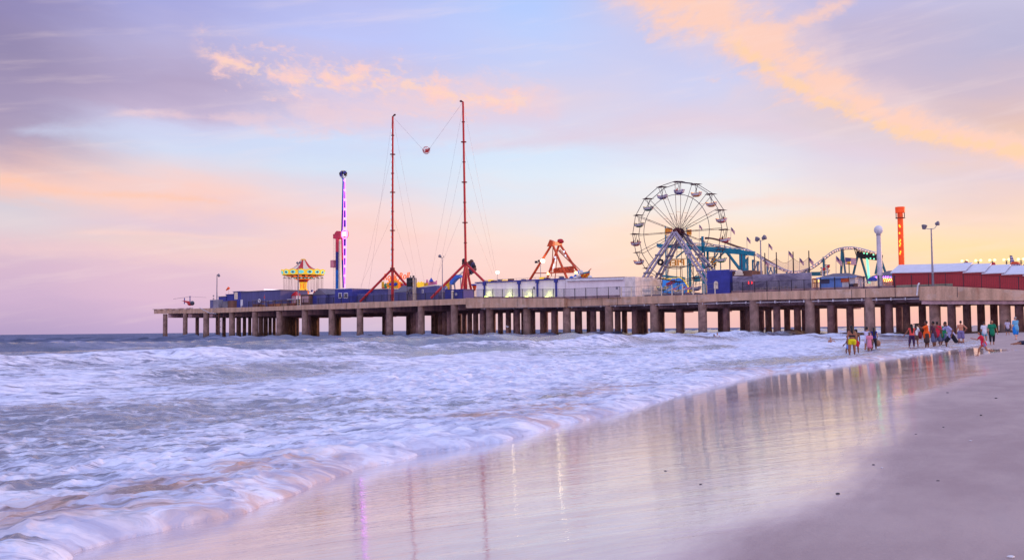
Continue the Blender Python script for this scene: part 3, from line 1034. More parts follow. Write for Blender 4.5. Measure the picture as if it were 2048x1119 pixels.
# bird stump
mb = MB()
p = L(1015, 655, -3)
mb.tube((p.x, -3, -1.5), (p.x, -3, p.z), 0.36, 0.30, 12)
single('timber_pile', 'short dark timber pile in the sea before the pier columns, a gull on top', 'pile', mb, brown, (p.x, -3, 0))
mb = MB()
gz = p.z
mb.ell((p.x, -3, gz + 0.2), 0.34, 0.15, 0.16, 10, 7)
mb.ell((p.x - 0.27, -3, gz + 0.40), 0.10, 0.09, 0.10, 8, 6)
mb.tube((p.x - 0.2, -3, gz + 0.25), (p.x - 0.27, -3, gz + 0.38), 0.09, 0.07)
mb.tube((p.x - 0.35, -3, gz + 0.39), (p.x - 0.47, -3, gz + 0.36), 0.03, 0.005, 5)
mb.tube((p.x + 0.25, -3, gz + 0.22), (p.x + 0.5, -3, gz + 0.26), 0.09, 0.02, 6)
mb.tube((p.x - 0.03, -3.05, gz), (p.x - 0.03, -3.05, gz + 0.12), 0.02, 0.02, 5)
mb.tube((p.x + 0.05, -2.95, gz), (p.x + 0.05, -2.95, gz + 0.12), 0.02, 0.02, 5)
single('gull', 'white gull perched on the timber pile before the pier', 'bird', mb, white, (p.x, -3, gz), smooth=True)


# ---- railings along the pier's edge
def fence(name, label, x0, x1, w, h, post_gap, picket, mt, mt2=None, thick=0.05, mid=False, top2=False, base=None):
    a0, a1 = LX(x0, w, 9.5), LX(x1, w, 9.5)
    r = thing(name, label, 'fence', (a0, w, zd(a0)))
    n = max(1, round((a1 - a0) / post_gap))
    gap = (a1 - a0) / n
    for i in range(n + 1):
        a = a0 + i * gap
        z = zd(a)
        mb = MB().box(a - thick, a + thick, w - thick, w + thick, z - 0.3, z + h + 0.05)
        part('post', mb, mt2 or mt, r)
    brk = [a0] + [a for a, z in DK if a0 < a < a1] + [a1]
    for hh_ in ([0.14, h - 0.03] + ([h * 0.5] if mid else [])):
        mb = MB()
        strip(mb, [(a, zd(a) + hh_ + 0.03, zd(a) + hh_ - 0.03) for a in brk], w - 0.025, w + 0.025)
        part('rail', mb, mt, r)
    if picket:
        mb = MB()
        a = a0 + picket
        while a < a1 - picket / 2:
            z = zd(a)
            mb.box(a - 0.011, a + 0.011, w - 0.011, w + 0.011, z + 0.14, z + h - 0.06)
            a += picket
        part('picket', mb, mt, r)
    return r


fence('picket_fence', 'black picket fence along the seaward pier edge before the swing ride and blue sheds', 497, 926, 0.35, 1.65, 3.0, 0.16, iron)
fence('picket_fence', 'black picket fence on the pier edge before the long white building', 948, 1240, -0.6, 2.1, 2.9, 0.15, iron)
fence('pipe_railing', 'pale metal railing with upright posts on the pier edge before the big wheel', 1243, 1430, 0.3, 2.05, 2.35, 0.4, grey, cream, 0.08, mid=True)
fence('picket_fence', 'black picket fence on the pier edge before the netted grey wall', 1462, 1634, 0.3, 2.0, 2.4, 0.15, iron)
fence('picket_fence', 'black picket fence on the pier edge before the pale blue hut and the roller coaster', 1641, 1788, 0.3, 2.15, 2.4, 0.15, iron, thick=0.07)
fence('wire_fence', 'thin wire fence on the pier edge before the long red building', 1790, 2075, 0.3, 2.1, 2.6, 0.26, iron, thick=0.045)
# dark kerb board under the fences
for x0, x1, w, lb in ((948, 1240, -0.3, 'dark kerb board under the fence before the white building'), (1462, 1788, 0.7, 'dark kerb board under the fence between the netted wall and the red building')):
    mb = MB()
    pts = [(LX(x, w), zd(LX(x, w)) + 0.42, zd(LX(x, w))) for x in np.linspace(x0, x1, 8)]
    strip(mb, pts, w, w + 0.12)
    single('kerb_board', lb, 'kerb board', mb, concd, (pts[0][0], w, pts[0][2]))


# ================================================================== HELPERS FOR BUILDINGS
def bx(x0, x1, w0, w1, ytop, ybot=None, xr=None):
    """axis-aligned box whose front face spans pixel columns x0..x1 on plane w0, top at ytop"""
    p = L(x0, ytop, w0)
    a0, a1 = LX(x0, w0, p.z), LX(x1, w0, p.z)
    z0 = zd((a0 + a1) / 2) + 0.0 if ybot is None else L(x0, ybot, w0).z
    return a0, a1, w0, w1, z0, p.z


def house(name, label, x0, x1, w0, w1, ytop, wallm, roofm=None, over=0.2, wins=(), doors=(), rooft=0.15, winm=None, gable=None, cat='building', group=None, ridge=None):
    a0, a1, w0, w1, z0, z1 = bx(x0, x1, w0, w1, ytop)
    r = thing(name, label, cat, ((a0 + a1) / 2, w0, z0), group)
    part('wall', MB().box(a0, a1, w0, w1, z0, z1), wallm, r)
    mb = MB()
    if gable == 'a':       # ridge along a
        zr = z1 + (ridge or 1.6)
        wm = (w0 + w1) / 2
        mb.prism([(a0 - over, w0 - over, z1), (a0 - over, wm, zr), (a0 - over, w1 + over, z1)], (a1 - a0 + 2 * over, 0, 0))
    elif gable == 'w':
        zr = z1 + (ridge or 1.6)
        am = (a0 + a1) / 2
        mb.prism([(a0 - over, w0 - over, z1), (am, w0 - over, zr), (a1 + over, w0 - over, z1)], (0, w1 - w0 + 2 * over, 0))
    else:
        mb.box(a0 - over, a1 + over, w0 - over, w1 + over, z1, z1 + rooft)
    part('roof', mb, roofm or wallm, r)
    for (wx0, wx1, wy0, wy1) in wins:
        p, q = L(wx0, wy0, w0), L(wx1, wy1, w0)
        f = part('window', MB().box(p.x, q.x, w0 - 0.07, w0 + 0.02, q.z, p.z), winm or white, r)
        fr = 0.18
        part('pane', MB().box(p.x + fr, q.x - fr, w0 - 0.09, w0 - 0.05, q.z + fr, p.z - fr), glass, f)
    for (wx0, wx1, wy0, wy1, dm) in doors:
        p, q = L(wx0, wy0, w0), L(wx1, wy1, w0)
        part('door', MB().box(p.x, q.x, w0 - 0.06, w0 + 0.02, max(q.z, z0), p.z), dm, r)
    return r


def lampost(label, x, yb, yt, w, heads, lit=False, mt=None, scale=1.0, r0=0.13):
    """tall floodlight mast; heads = list of (dx px, dy px, size m, tilt)"""
    p = L(x, yt, w)
    a = p.x
    z0 = zd(a)
    r = thing('floodlight_mast' if not lit else 'street_lamp', label, 'street lamp', (a, w, z0))
    part('pole', MB().tube((a, w, z0), (a, w, p.z), r0, r0 * 0.55, 10), mt or steel, r, smooth=True)
    part('base_plate', MB().box(a - 0.3, a + 0.3, w - 0.3, w + 0.3, z0 - 0.02, z0 + 0.12), mt or steel, r)
    for dx, dy, sz, tl in heads:
        h = L(x + dx, yt + dy, w)
        mb = MB()
        mid = Vector(((a + h.x) / 2, w, p.z - 0.05 + min(0, (h.z - p.z)) * 0.2))
        mb.path([(a, w, p.z - 0.1), mid, (h.x, w, h.z)], 0.05, 6)
        arm = part('arm', mb, mt or steel, r)
        if lit:
            part('lamp', MB().ell((h.x, w, h.z + sz * 0.5), sz, sz, sz, 12, 8), L_white, arm, smooth=True)
        else:
            hb = MB()
            s_ = 1 if dx > 0 else -1
            hb.lathe((0, 0, 0), [(0.01, -0.5), (0.28, -0.48), (0.5, 0.12), (0.52, 0.3), (0.3, 0.42), (0.01, 0.44)], 14)
            mt_ = Matrix.Rotation(R(tl) * s_, 3, 'Y')
            hb.v = [tuple(mt_ @ Vector(v) * sz + Vector((h.x, w, h.z + 0.2 * sz))) for v in hb.v]
            part('lamp_head', hb, grey, arm, smooth=True)
    return r


def flag(label, x, yb, yt, w, lean=0.0, fs=1.5, droop=0.4, drop=0.0):
    """pole with a striped flag near its top; drop = how far the foot reaches below yb"""
    p = L(x, yt, w)
    q = L(x + lean, yb, w)
    z0 = q.z - drop
    r = thing('flag', label, 'flag', (q.x, w, z0), 'flags above the coaster')
    part('flagpole', MB().tube((q.x, w, z0), (p.x, w, p.z), 0.06, 0.04, 6), steel, r)
    mb = MB()
    n = 8
    for i in range(n):
        for j in range(7):
            u0, u1 = i / n, (i + 1) / n
            v0, v1 = j / 7, (j + 1) / 7
            def P(u, v):
                return (p.x + 0.05 + u * fs * math.cos(droop), w + 0.12 * math.sin(u * 6), p.z - 0.05 - v * fs * 0.62 - u * fs * math.sin(droop) * 0.9)
            mb.m = 2 if (u0 < 0.4 and v1 < 0.6) else (0 if j % 2 == 0 else 1)
            mb._add([P(u0, v0), P(u1, v0), P(u1, v1), P(u0, v1)], [(0, 1, 2, 3)])
    part('cloth', mb, [mat('faded_flag_red', (206, 96, 104), 0.8), white, mat('faded_flag_blue', (92, 80, 128), 0.8)], r)
    return r

# ================================================================== SEAWARD END
# helicopter on the landing pad
W = 6.0
p = L(377, 613.2, W)
HA, HZ = p.x, zd(p.x)
k = 13.3 / 100.0
r = thing('helicopter', 'small red and blue helicopter parked on the seaward landing pad', 'helicopter', (HA, W, HZ))


def hp(x, y, w=W):
    q = L(x, y, w)
    return Vector((q.x, w, q.z + 0.25))


mb = MB()
c = hp(380.5, 608.5)
mb.m = 0
mb.ell(c, 1.25, 0.7, 0.62, 16, 10)
c1 = hp(384.5, 607.5)
mb.m = 1
mb.ell(c1, 0.75, 0.66, 0.72, 14, 10)
part('cabin', mb, [red, glass], r, smooth=True)
mb = MB()
mb.tube(hp(377, 606), hp(367, 603), 0.42, 0.13, 10)
tb = part('tail_boom', mb, red, r, smooth=True)
mb = MB()
t0, t1, t2, t3 = hp(368, 597), hp(369.6, 597), hp(369.3, 609), hp(367.8, 609)
mb.prism([t0, t1, t2, t3], (0, 0.08, 0))
part('tail_fin', mb, navy, r)
mb = MB()
tc = hp(366.5, 603)
mb.box(tc.x - 0.7, tc.x + 0.7, tc.y - 0.12, tc.y - 0.06, tc.z - 0.04, tc.z + 0.04)
part('tail_rotor', mb, iron, r)
mb = MB()
mb.tube(hp(380, 606), hp(380, 595), 0.16, 0.13, 8)
mb.box(hp(380, 595).x - 0.3, hp(380, 595).x + 0.3, W - 0.1, W + 0.1, hp(380, 595).z, hp(380, 595).z + 0.25)
mast = part('rotor_mast', mb, navy, r)
mb = MB()
q0, q1 = hp(347, 599), hp(380, 594.4)
mb.beam(q0, q1, 0.26, 0.05)
q2 = hp(412, 596)
mb.beam(q1, q2, 0.26, 0.05)
part('rotor_blade', mb, grey, mast)
for dw in (-0.75, 0.75):
    mb = MB()
    f = hp(380, 614)
    mb.tube((f.x - 1.4, W + dw, HZ + 0.06), (f.x + 1.5, W + dw, HZ + 0.06), 0.05, n=6)
    for da in (-0.6, 0.7):
        mb.tube((f.x + da, W + dw, HZ + 0.06), (f.x + da, W + dw * 0.6, HZ + 0.6), 0.04, n=6)
    part('skid', mb, grey, r)

# utility cabinet and mast at the edge
a0, a1, w0, w1, z0, z1 = bx(420, 437, 2.0, 3.6, 599.5)
r = thing('utility_cabinet', 'pale utility cabinet with upright dark stripes at the end of the blue sheds', 'cabinet', (a0, w0, z0))
part('cabinet_body', MB().box(a0, a1, w0, w1, z0, z1), steel, r)
mb = MB()
for i in range(4):
    mb.box(a0 + 0.15 + i * 0.42, a0 + 0.3 + i * 0.42, w0 - 0.04, w0 - 0.005, z0 + 0.1, z1 - 0.1)
part('vent_slat', mb, navy, r)
mb = MB()
p = L(427, 595, 2.4)
mb.tube((p.x, 2.4, z1), (p.x, 2.4, L(427, 589, 2.4).z), 0.04, n=6)
for y in (591, 597):
    q = L(427, y, 2.4)
    for d_ in (-0.25, 0.0, 0.25):
        mb.ell((q.x + d_, 2.4, q.z), 0.12, 0.12, 0.14, 8, 6)
part('signal_lamp', mb, grey, r)
lampost('slim grey mast with paired floodlights at the seaward end by the stepped sheds', 434, 606, 549, 4.0, [(3, 1.5, 0.7, 60), (4, 3.5, 0.6, 60)], r0=0.2)

# windsock
p, q = L(457.5, 575.5, 10), L(453, 580, 10)
r = thing('windsock', 'small orange windsock on a thin pole above the blue shed roof', 'windsock', (p.x, 10, zd(p.x)))
part('pole', MB().tube((p.x, 10, zd(p.x)), (p.x, 10, p.z), 0.045, n=6), steel, r)
part('sock', MB().tube((p.x, 10, p.z), (L(452.5, 579.5, 10).x, 10, L(452.5, 580, 10).z), 0.42, 0.16, 10), mat('windsock_orange', (244, 92, 40), 0.7), r, smooth=True)

# stepped blue shed, container, long dull building
house('shed', 'low bright blue shed at the seaward end of the stepped row', 437, 452, 8, 14, 593, navy, cream)
house('shed', 'taller bright blue shed in the middle of the stepped row', 452, 466.5, 8.2, 14, 589, navy, navy)
r = house('shed', 'narrow blue shed with a tall cream loading door beside the long dull building', 467, 482, 8, 16, 583.5, navy, navy, doors=[(469, 475.5, 584, 598, cream)])
r = house('building', 'long windowless dull navy building with a slightly sloping flat roof by the picket fence', 482, 561, 8, 18, 583.8, navy2, grey)
for i, (x0, x1, y, mt_) in enumerate([(445, 455, 602, grey), (456, 465, 601, brown)]):
    a0, a1, w0, w1, z0, z1 = bx(x0, x1, 2.5, 4.0, y)
    single('crate', ['grey slatted storage crate against the low blue shed', 'brown slatted storage crate against the taller blue shed'][i], 'crate', MB().box(a0, a1, w0, w1, z0, z1 - 0.2).box(a0 - 0.05, a1 + 0.05, w0 - 0.05, w1 + 0.05, z1 - 0.2, z1), mt_, (a0, w0, z0))
# white sign with red flag on the fence, boards leaning on it
a0, a1, w0, w1, z0, z1 = bx(481, 484.5, 1.2, 1.4, 599)
single('notice_board', 'small white upright notice board behind the fence near the cream loading door', 'sign', MB().box(a0, a1, w0, w1, z0 + 0.5, z1).box(a0 + 0.1, a0 + 0.2, w0, w1, z0, z0 + 0.5), white, (a0, w0, z0))
p = L(526, 601, 1.5)
single('life_ring', 'white life ring hung on the pier fence before the long dull building', 'life ring', MB().ring((p.x, 0.2, p.z), 0.42, 0.12, 20, 8), white, (p.x, 0.2, p.z), smooth=True)
p = L(529, 594, 1.5)
mb = MB().tube((p.x, 1.5, zd(p.x)), (p.x, 1.5, p.z + 0.9), 0.035, n=6)
mb.m = 1
mb.prism([(p.x, 1.5, p.z + 0.9), (p.x + 0.3, 1.5, p.z - 0.4), (p.x - 0.35, 1.5, p.z - 0.3)], (0, 0.03, 0))
single('pennant', 'small red pennant on a short pole by the life ring', 'flag', mb, [steel, red], (p.x, 1.5, zd(p.x)))
for i, (x0, x1, y, c_) in enumerate([(505, 516, 600, (120, 74, 62)), (519, 523, 603, (150, 100, 60)), (535, 546, 601, (156, 92, 64)), (548, 560, 600, (190, 120, 70)), (562, 574, 600, (170, 130, 100)), (576, 586, 598, (140, 80, 60))]):
    a0, a1, w0, w1, z0, z1 = bx(x0, x1, 3.0, 4.4, y)
    lb = ['rust brown stall counter near the tall cream door', 'narrow ochre stall box beside the life ring', 'reddish wooden stall right of the red pennant', 'orange wooden stall under the white canopy edge',
          'tan stall with a pale top left of the swing ride', 'dark red stall closest to the swing ride'][i]
    r = thing('stall', lb, 'stall', (a0, w0, z0), 'small wooden stalls along the fence')
    mm = mat('stall_wood_%d' % i, c_, 0.8, streak=True, var=0.2)
    part('counter', MB().box(a0, a1, w0, w1, z0, z0 + (z1 - z0) * 0.45), mm, r)
    part('post', MB().box(a0, a0 + 0.12, w0, w0 + 0.12, z0 + (z1 - z0) * 0.45, z1 - 0.15).box(a1 - 0.12, a1, w0, w0 + 0.12, z0 + (z1 - z0) * 0.45, z1 - 0.15), brown, r)
    part('canopy', MB().box(a0 - 0.2, a1 + 0.2, w0 - 0.2, w1 + 0.2, z1 - 0.15, z1), [grey, brown, white][i % 3], r)
# lit strip light over the building
p, q = L(528, 578.6, 16), L(566, 579.4, 16)
mb = MB().beam(p, q, 0.14, 0.16)
mb2 = MB().tube((p.x + 1.5, 16, p.z), (p.x + 1.5, 16, p.z - 1.6), 0.05, n=6)
mb2.tube((q.x - 1.5, 16, q.z), (q.x - 1.5, 16, q.z - 1.6), 0.05, n=6)
r = thing('strip_light', 'glowing white strip light on two short stems above the long dull roof', 'lamp', (p.x, 16, p.z - 1.6))
part('tube', mb, mat('strip_glow', (255, 250, 250), emit=(255, 240, 245), es=1.6), r)
part('stem', mb2, steel, r)

# ================================================================== SWING CAROUSEL
W = 24.0
ctr = L(606.5, 600, W)
ca = ctr.x
zz = lambda y: L(606.5, y, W).z
m_px = (L(607.5, 600, W) - L(605.5, 600, W)).x / 2        # metres along a per pixel
mz = zz(560) - zz(561)
r = thing('swing_ride', 'yellow swing carousel with a red and white striped tent top and gold rounding boards', 'ride', (ca, W, zd(ca)))
RR = 44 * mz
zt = zz(518)
prof = [(0.6, zz(520)), (2.0, zz(522.5)), (3.6, zz(530)), (5.6 * 0.6 + 1.6, zz(534)), (RR * 0.80, zz(541.5))]
prof = [(5 * mz, zz(519.8)), (8.5 * mz, zz(524)), (13.5 * mz, zz(530.5)), (20 * mz, zz(535.5)), (32 * mz, zz(541))]
mb = MB().lathe((ca, W, 0), prof, 36, lambda i, j: ((i + 1) // 3) % 2)
part('tent_top', mb, [red, cream], r)
mb = MB().lathe((ca, W, 0), [(0.01, zz(517.2)), (3 * mz, zz(517.6)), (5.4 * mz, zz(518.6)), (5.2 * mz, zz(520)), (0.01, zz(520))], 20)
part('finial', mb, yellow, r)
NB = 16
for i in range(NB):
    a0 = 2 * math.pi * (i - 0.5) / NB
    a1 = 2 * math.pi * (i + 0.5) / NB
    am = (a0 + a1) / 2
    def pt(an, rr, z): return (ca + rr * math.cos(an), W + rr * math.sin(an), z)
    mb = MB()
    zo0, zo1, zo2 = zz(550.5), zz(541), zz(539)
    mb._add([pt(a0, RR * 0.93, zo0), pt(a1, RR * 0.93, zo0), pt(a1, RR * 0.99, zo1), pt(am, RR * 1.0, zo2), pt(a0, RR * 0.99, zo1)], [(0, 1, 2, 3, 4)])
    mb._add([pt(a0, RR * 0.90, zo0), pt(a1, RR * 0.90, zo0), pt(a1, RR * 0.96, zo1), pt(am, RR * 0.97, zo2), pt(a0, RR * 0.96, zo1)], [(4, 3, 2, 1, 0)])
    bd = part('rounding_board', mb, L_yel, r)
    mb = MB()
    n = 14
    cz = (zo0 + zo1) / 2 + 0.05
    pts = []
    for k in range(n):
        an = 2 * math.pi * k / n
        z = cz + 3.4 * mz * math.sin(an)
        f_ = (z - zo0) / (zo1 - zo0)
        pts.append(pt(am + 0.13 * math.cos(an), RR * (0.93 + 0.06 * f_) + 0.06, z))
    mb._add(pts, [tuple(range(n))])
    mb.m = 1
    pts2 = [tuple(Vector(q) * 0.55 + Vector(pt(am, RR * 0.96 + 0.09, cz)) * 0.45) for q in pts]
    pts2 = [tuple(Vector(pt(am, RR * 0.96 + 0.10, cz)) + (Vector(q) - Vector(pt(am, RR * 0.96 + 0.06, cz))) * 0.5) for q in pts]
    mb._add(pts2, [tuple(range(n))])
    part('oval_panel', mb, [L_cyan, [brown, grey, L_cyan][i % 3]], bd)
mb = MB().lathe((ca, W, 0), [(RR * 0.93, zz(550.5)), (RR * 0.80, zz(551.5)), (24 * mz, zz(553.5)), (20 * mz, zz(555)), (18 * mz, zz(557.5)), (12 * mz, zz(559.5)), (10.5 * mz, zz(560))], 32, lambda i, j: [0, 1, 1, 2, 1, 0][j] if i % 2 else [0, 0, 1, 3, 1, 0][j])
part('soffit', mb, [brown, L_org, L_cyan, green], r)
mb = MB().lathe((ca, W, 0), [(10.5 * mz, zz(560)), (8 * mz, zz(564)), (7.2 * mz, zz(567)), (7.0 * mz, zz(577)), (9.5 * mz, zz(580)), (11 * mz, zz(586)), (11 * mz, zz(600))], 24, lambda i, j: [2, 0, 0 if i % 3 else 1, 0, 1, 1][j])
part('centre_column', mb, [L_yel, L_org, red], r)
mb = MB().lathe((ca, W, 0), [(0.01, zd(ca)), (36 * mz, zd(ca)), (36 * mz, zd(ca) + 0.8), (0.01, zd(ca) + 0.8)], 28)
part('platform', mb, red, r)
for rad, cnt, ph in ((0.86, 18, 0.1), (0.66, 14, 0.3)):
    for i in range(cnt):
        an = 2 * math.pi * i / cnt + ph
        x_, y_ = ca + RR * rad * math.cos(an), W + RR * rad * math.sin(an)
        mb = MB()
        ztop = zz(552.5)
        zbar = zz(555.5)
        zseat = zz(584.5)
        mb.tube((x_, y_, ztop), (x_, y_, zbar), 0.05, n=5)
        mb.tube((x_ - 0.5, y_, zbar), (x_ + 0.5, y_, zbar), 0.05, n=5)
        for sx_ in (-0.34, 0.34):
            mb.tube((x_ + sx_, y_, zbar), (x_ + sx_ * 0.7, y_, zseat + 0.5), 0.022, n=4)
        ch = part('chain', mb, wheelst, r)
        sb = MB().box(x_ - 0.26, x_ + 0.26, y_ - 0.22, y_ + 0.22, zseat, zseat + 0.1).box(x_ - 0.26, x_ + 0.26, y_ + 0.16, y_ + 0.24, zseat + 0.1, zseat + 0.6)
        part('seat', sb, [red, black, blue][i % 3], ch)
p = L(566, 588, W - 6)
house('booth', 'white ticket booth with an orange round mark left of the swing ride', 562, 572, 19, 21.5, 586, white, white)
a0, a1, w0, w1, z0, z1 = bx(580, 593, 12, 14, 585)
r = thing('striped_tent', 'small red and white striped tent by the foot of the swing ride', 'tent', ((a0 + a1) / 2, 12, z0))
mb = MB()
nseg = 10
for i in range(nseg):
    mb.m = i % 2
    mb.box(a0 + (a1 - a0) * i / nseg, a0 + (a1 - a0) * (i + 1) / nseg, 12, 14, z0, z1 - 0.9)
part('wall', mb, [red, white], r)
am = (a0 + a1) / 2
mb = MB()
mb._add([(a0 - 0.2, 11.8, z1 - 0.9), (a1 + 0.2, 11.8, z1 - 0.9), (a1 + 0.2, 14.2, z1 - 0.9), (a0 - 0.2, 14.2, z1 - 0.9), (am, 13, z1 + 0.4)], [(0, 1, 4), (1, 2, 4), (2, 3, 4), (3, 0, 4), (3, 2, 1, 0)])
part('roof', mb, red, r)
lampost('slim mast with two floodlights rising in front of the swing ride canopy', 596.5, 606, 526.5, 4.0, [(-1.5, 0, 0.62, 60), (3.5, -1, 0.62, 50)], r0=0.15)
for x in (593.5, 598.5):
    a = LX(x, 2.2, 10)
    mb = MB()
    for i in range(6):
        mb.m = i % 2
        mb.box(a - 0.12, a + 0.12, 2.1, 2.3, zd(a) + i * 0.3, zd(a) + i * 0.3 + 0.3)
    single('bollard', 'black and yellow striped post by the mast, %s one' % ('left' if x < 595 else 'right'), 'bollard', mb, [yellow, black], (a, 2.2, zd(a)))
house('kiosk', 'brown shuttered kiosk with a pale flat roof below the swing ride', 601.5, 620, 4, 7, 589.5, brown, grey, doors=[(604, 617, 592, 604, concd)], cat='kiosk')
r = house('shed', 'grey blue gabled shed with a dark door right of the swing ride', 625, 652, 5, 12, 589.5, navy2, roofg, gable='w', ridge=1.7, doors=[(625.5, 633, 592, 606, navy)])
house('shed', 'low grey blue shed wing with a plain grey roof beside the gabled shed', 652.5, 670, 6, 14, 588.5, navy2, roofg, gable='a', ridge=1.3)
house('building', 'bright navy building with two small white framed windows and a white roof edge', 670, 704.5, 3, 13, 578.5, navy, white, over=0.12, wins=[(677, 684, 585.5, 596), (688, 696, 585.5, 596)])
house('building', 'dull navy building with a pale roof between the windowed building and left red mast', 705, 776, 10, 20, 580.5, navy2, cream, gable=None)
a0, a1, w0, w1, z0, z1 = bx(715, 773, 4, 5, 587)
mb = MB()
for i in range(9):
    mb.box(a0 + i * (a1 - a0) / 9 + 0.03, a0 + (i + 1) * (a1 - a0) / 9 - 0.03, 4, 4.2, z0, z1)
single('board_fence', 'dull navy panel fence running behind the foot of the left red tower', 'fence', mb, navy2, (a0, 4, z0))

# ================================================================== SPINNING ARM RIDE (tall neon arm)
W = 15.0
def q3(x, y, w=None):
    w = W if w is None else w
    p = L(x, y, w)
    return Vector((p.x, w, p.z))
base = q3(681, 600)
r = thing('pendulum_ride', 'red and blue pylon ride with an upright neon purple arm and caged gondola on top', 'ride', (base.x, W, zd(base.x)))
# fixed pylon
mb = MB()
for (y0, y1, mi) in ((476, 503.5, 0), (503.5, 539.5, 1), (539.5, 577, 2)):
    mb.m = mi
    p_, q_ = q3(675, y0), q3(675, y1)
    mb.tube(q_, p_, 0.54, 0.54, 12)
mb.m = 2
p_ = q3(675, 577)
mb.tube((p_.x, W, zd(p_.x)), p_, 0.54, 0.54, 12)
mb.m = 3
p_, q_ = q3(679.5, 481), q3(678.6, 577)
mb.tube((q_.x, W, zd(q_.x)), q_, 0.28, 0.28, 10)
mb.tube(q_, p_, 0.28, 0.28, 10)
part('pylon', mb, [mat('coral_paint', (222, 54, 84), 0.4), mat('indigo_paint', (44, 44, 128), 0.45), mat('azure_paint', (0, 104, 190), 0.45), cream], r, smooth=True)
mb = MB()
q_ = q3(676, 470)
mb.prism([q3(669, 477.5), q3(669, 466), q3(673, 461.5), q3(680, 462), q3(680.5, 477.5)], (0, 2.0, 0))
mb.box(q3(666, 470).x, q3(669, 470).x, W, W + 1.2, q3(666, 477).z, q3(666, 468).z)
part('drive_housing', mb, MATS['coral_paint'], r)
# ladder with cage
mb = MB()
for x in (668, 671.2):
    p_ = q3(x, 478)
    mb.tube((p_.x, W - 0.2, zd(p_.x)), (p_.x, W - 0.2, p_.z), 0.03, n=5)
zt_, zl = q3(668, 478).z, zd(q3(668, 478).x)
for z in np.arange(zl, zt_, 0.45):
    mb.box(q3(668, 500).x, q3(671.2, 500).x, W - 0.22, W - 0.18, z, z + 0.04)
lad = part('ladder', mb, steel, r)
mb = MB()
mb.box(q3(665.5, 530).x, q3(671.6, 530).x, W - 0.9, W + 0.4, q3(665, 535).z, q3(665, 520.5).z)
part('ladder_cage', mb, mat('pink_mesh', (226, 140, 150), 0.7), lad)
# arm: blue back chord, purple lattice front, magenta neon edges
arm_pts = [(687.0, 357), (685.6, 420), (684.2, 470), (685.2, 520), (687.2, 575)]
cols3 = [2, 1, 0, 1]
mb = MB()
for (x0, y0), (x1, y1), ci in zip(arm_pts, arm_pts[1:], cols3):
    mb.m = ci
    mb.tube(q3(x0, y0, W - 3), q3(x1, y1, W - 3), 0.29, 0.29, 10)
arm = part('arm', mb, [MATS['coral_paint'], MATS['indigo_paint'], MATS['azure_paint']], r, smooth=True)
mb = MB()
front = [(688.2, 358), (688.8, 420), (689.3, 468), (689.3, 520), (688.4, 575)]
for i in range(11):
    y0 = 364 + i * 19.0
    y1 = y0 + 13.5
    x_ = 689.5
    if 455 < (y0 + y1) / 2 < 484:
        continue
    wd = 0.16 + 0.26 * (1 - abs((y0 + y1) / 2 - 468) / 110)
    p_, q_ = q3(x_, y0, W - 3.2), q3(x_, y1, W - 3.2)
    part('lattice_panel', MB().box(p_.x - wd, p_.x + wd, W - 3.3, W - 3.1, q_.z, p_.z), mat('violet_lit_paint', (84, 40, 150), 0.45, emit=(84, 40, 170), es=0.25), arm)
mb = MB()
for sgn in (-1, 1):
    pts = []
    for y in np.linspace(357, 576, 12):
        wd = 0.7 + 2.7 * (1 - abs(y - 468) / 112)
        pts.append(q3(689.5 + sgn * wd, y, W - 3.35))
    mb.path(pts, 0.05, 6)
for i in range(11):
    y0 = 360.5 + i * 19.0
    if 455 < y0 < 484: continue
    p_ = q3(688.8, y0, W - 3.35)
    mb.box(p_.x - 0.3, p_.x + 0.3, W - 3.4, W - 3.3, p_.z - 0.12, p_.z + 0.12)
part('neon_tube', mb, L_mag, arm)
# hub sign
hb = q3(689.2, 468, W - 3.9)
mb = MB().tube((hb.x, W - 3.9, hb.z), (hb.x, W - 3.4, hb.z), 1.18, 1.18, 28)
sg = part('hub_sign', mb, mat('hub_red', (226, 80, 76), 0.4, emit=(240, 90, 90), es=0.7), arm)
mb = MB().ring((hb.x, W - 3.92, hb.z), 1.15, 0.13, 32, 8)
part('neon_ring', mb, L_mag, sg, smooth=True)
part('lit_panel', MB().box(hb.x - 0.62, hb.x + 0.62, W - 4.0, W - 3.93, hb.z - 0.55, hb.z + 0.55), L_hub, sg)
# gondola on the tip
mb = MB().path([q3(687.5, 358, W - 3), q3(684.6, 356.5, W - 3), q3(683.8, 352, W - 3)], 0.17)
gd = part('gondola', mb, blue, r)
mb = MB()
g_ = q3(684, 348, W - 3)
mb.ring((g_.x, W - 3, g_.z), 0.95, 0.09, 20, 6)
mb.ring((g_.x, W - 2.2, g_.z), 0.95, 0.09, 20, 6)
part('cage', mb, cream, gd)
mb = MB()
for i, (x, y) in enumerate([(682, 347), (684.5, 345), (687, 345.5), (690, 346), (691.5, 349), (683, 350)]):
    c_ = q3(x, y, W - 3)
    mb.m = i % 2
    mb.box(c_.x - 0.3, c_.x + 0.3, W - 3.4, W - 2.9, c_.z - 0.35, c_.z + 0.3)
    mb.box(c_.x - 0.3, c_.x + 0.3, W - 2.9, W - 2.75, c_.z - 0.35, c_.z + 0.6)
part('seat', mb, [black, navy], gd)
part('bar', MB().path([q3(688, 346, W - 3), q3(692, 347.5, W - 3), q3(694, 351, W - 3)], 0.09), cream, gd)

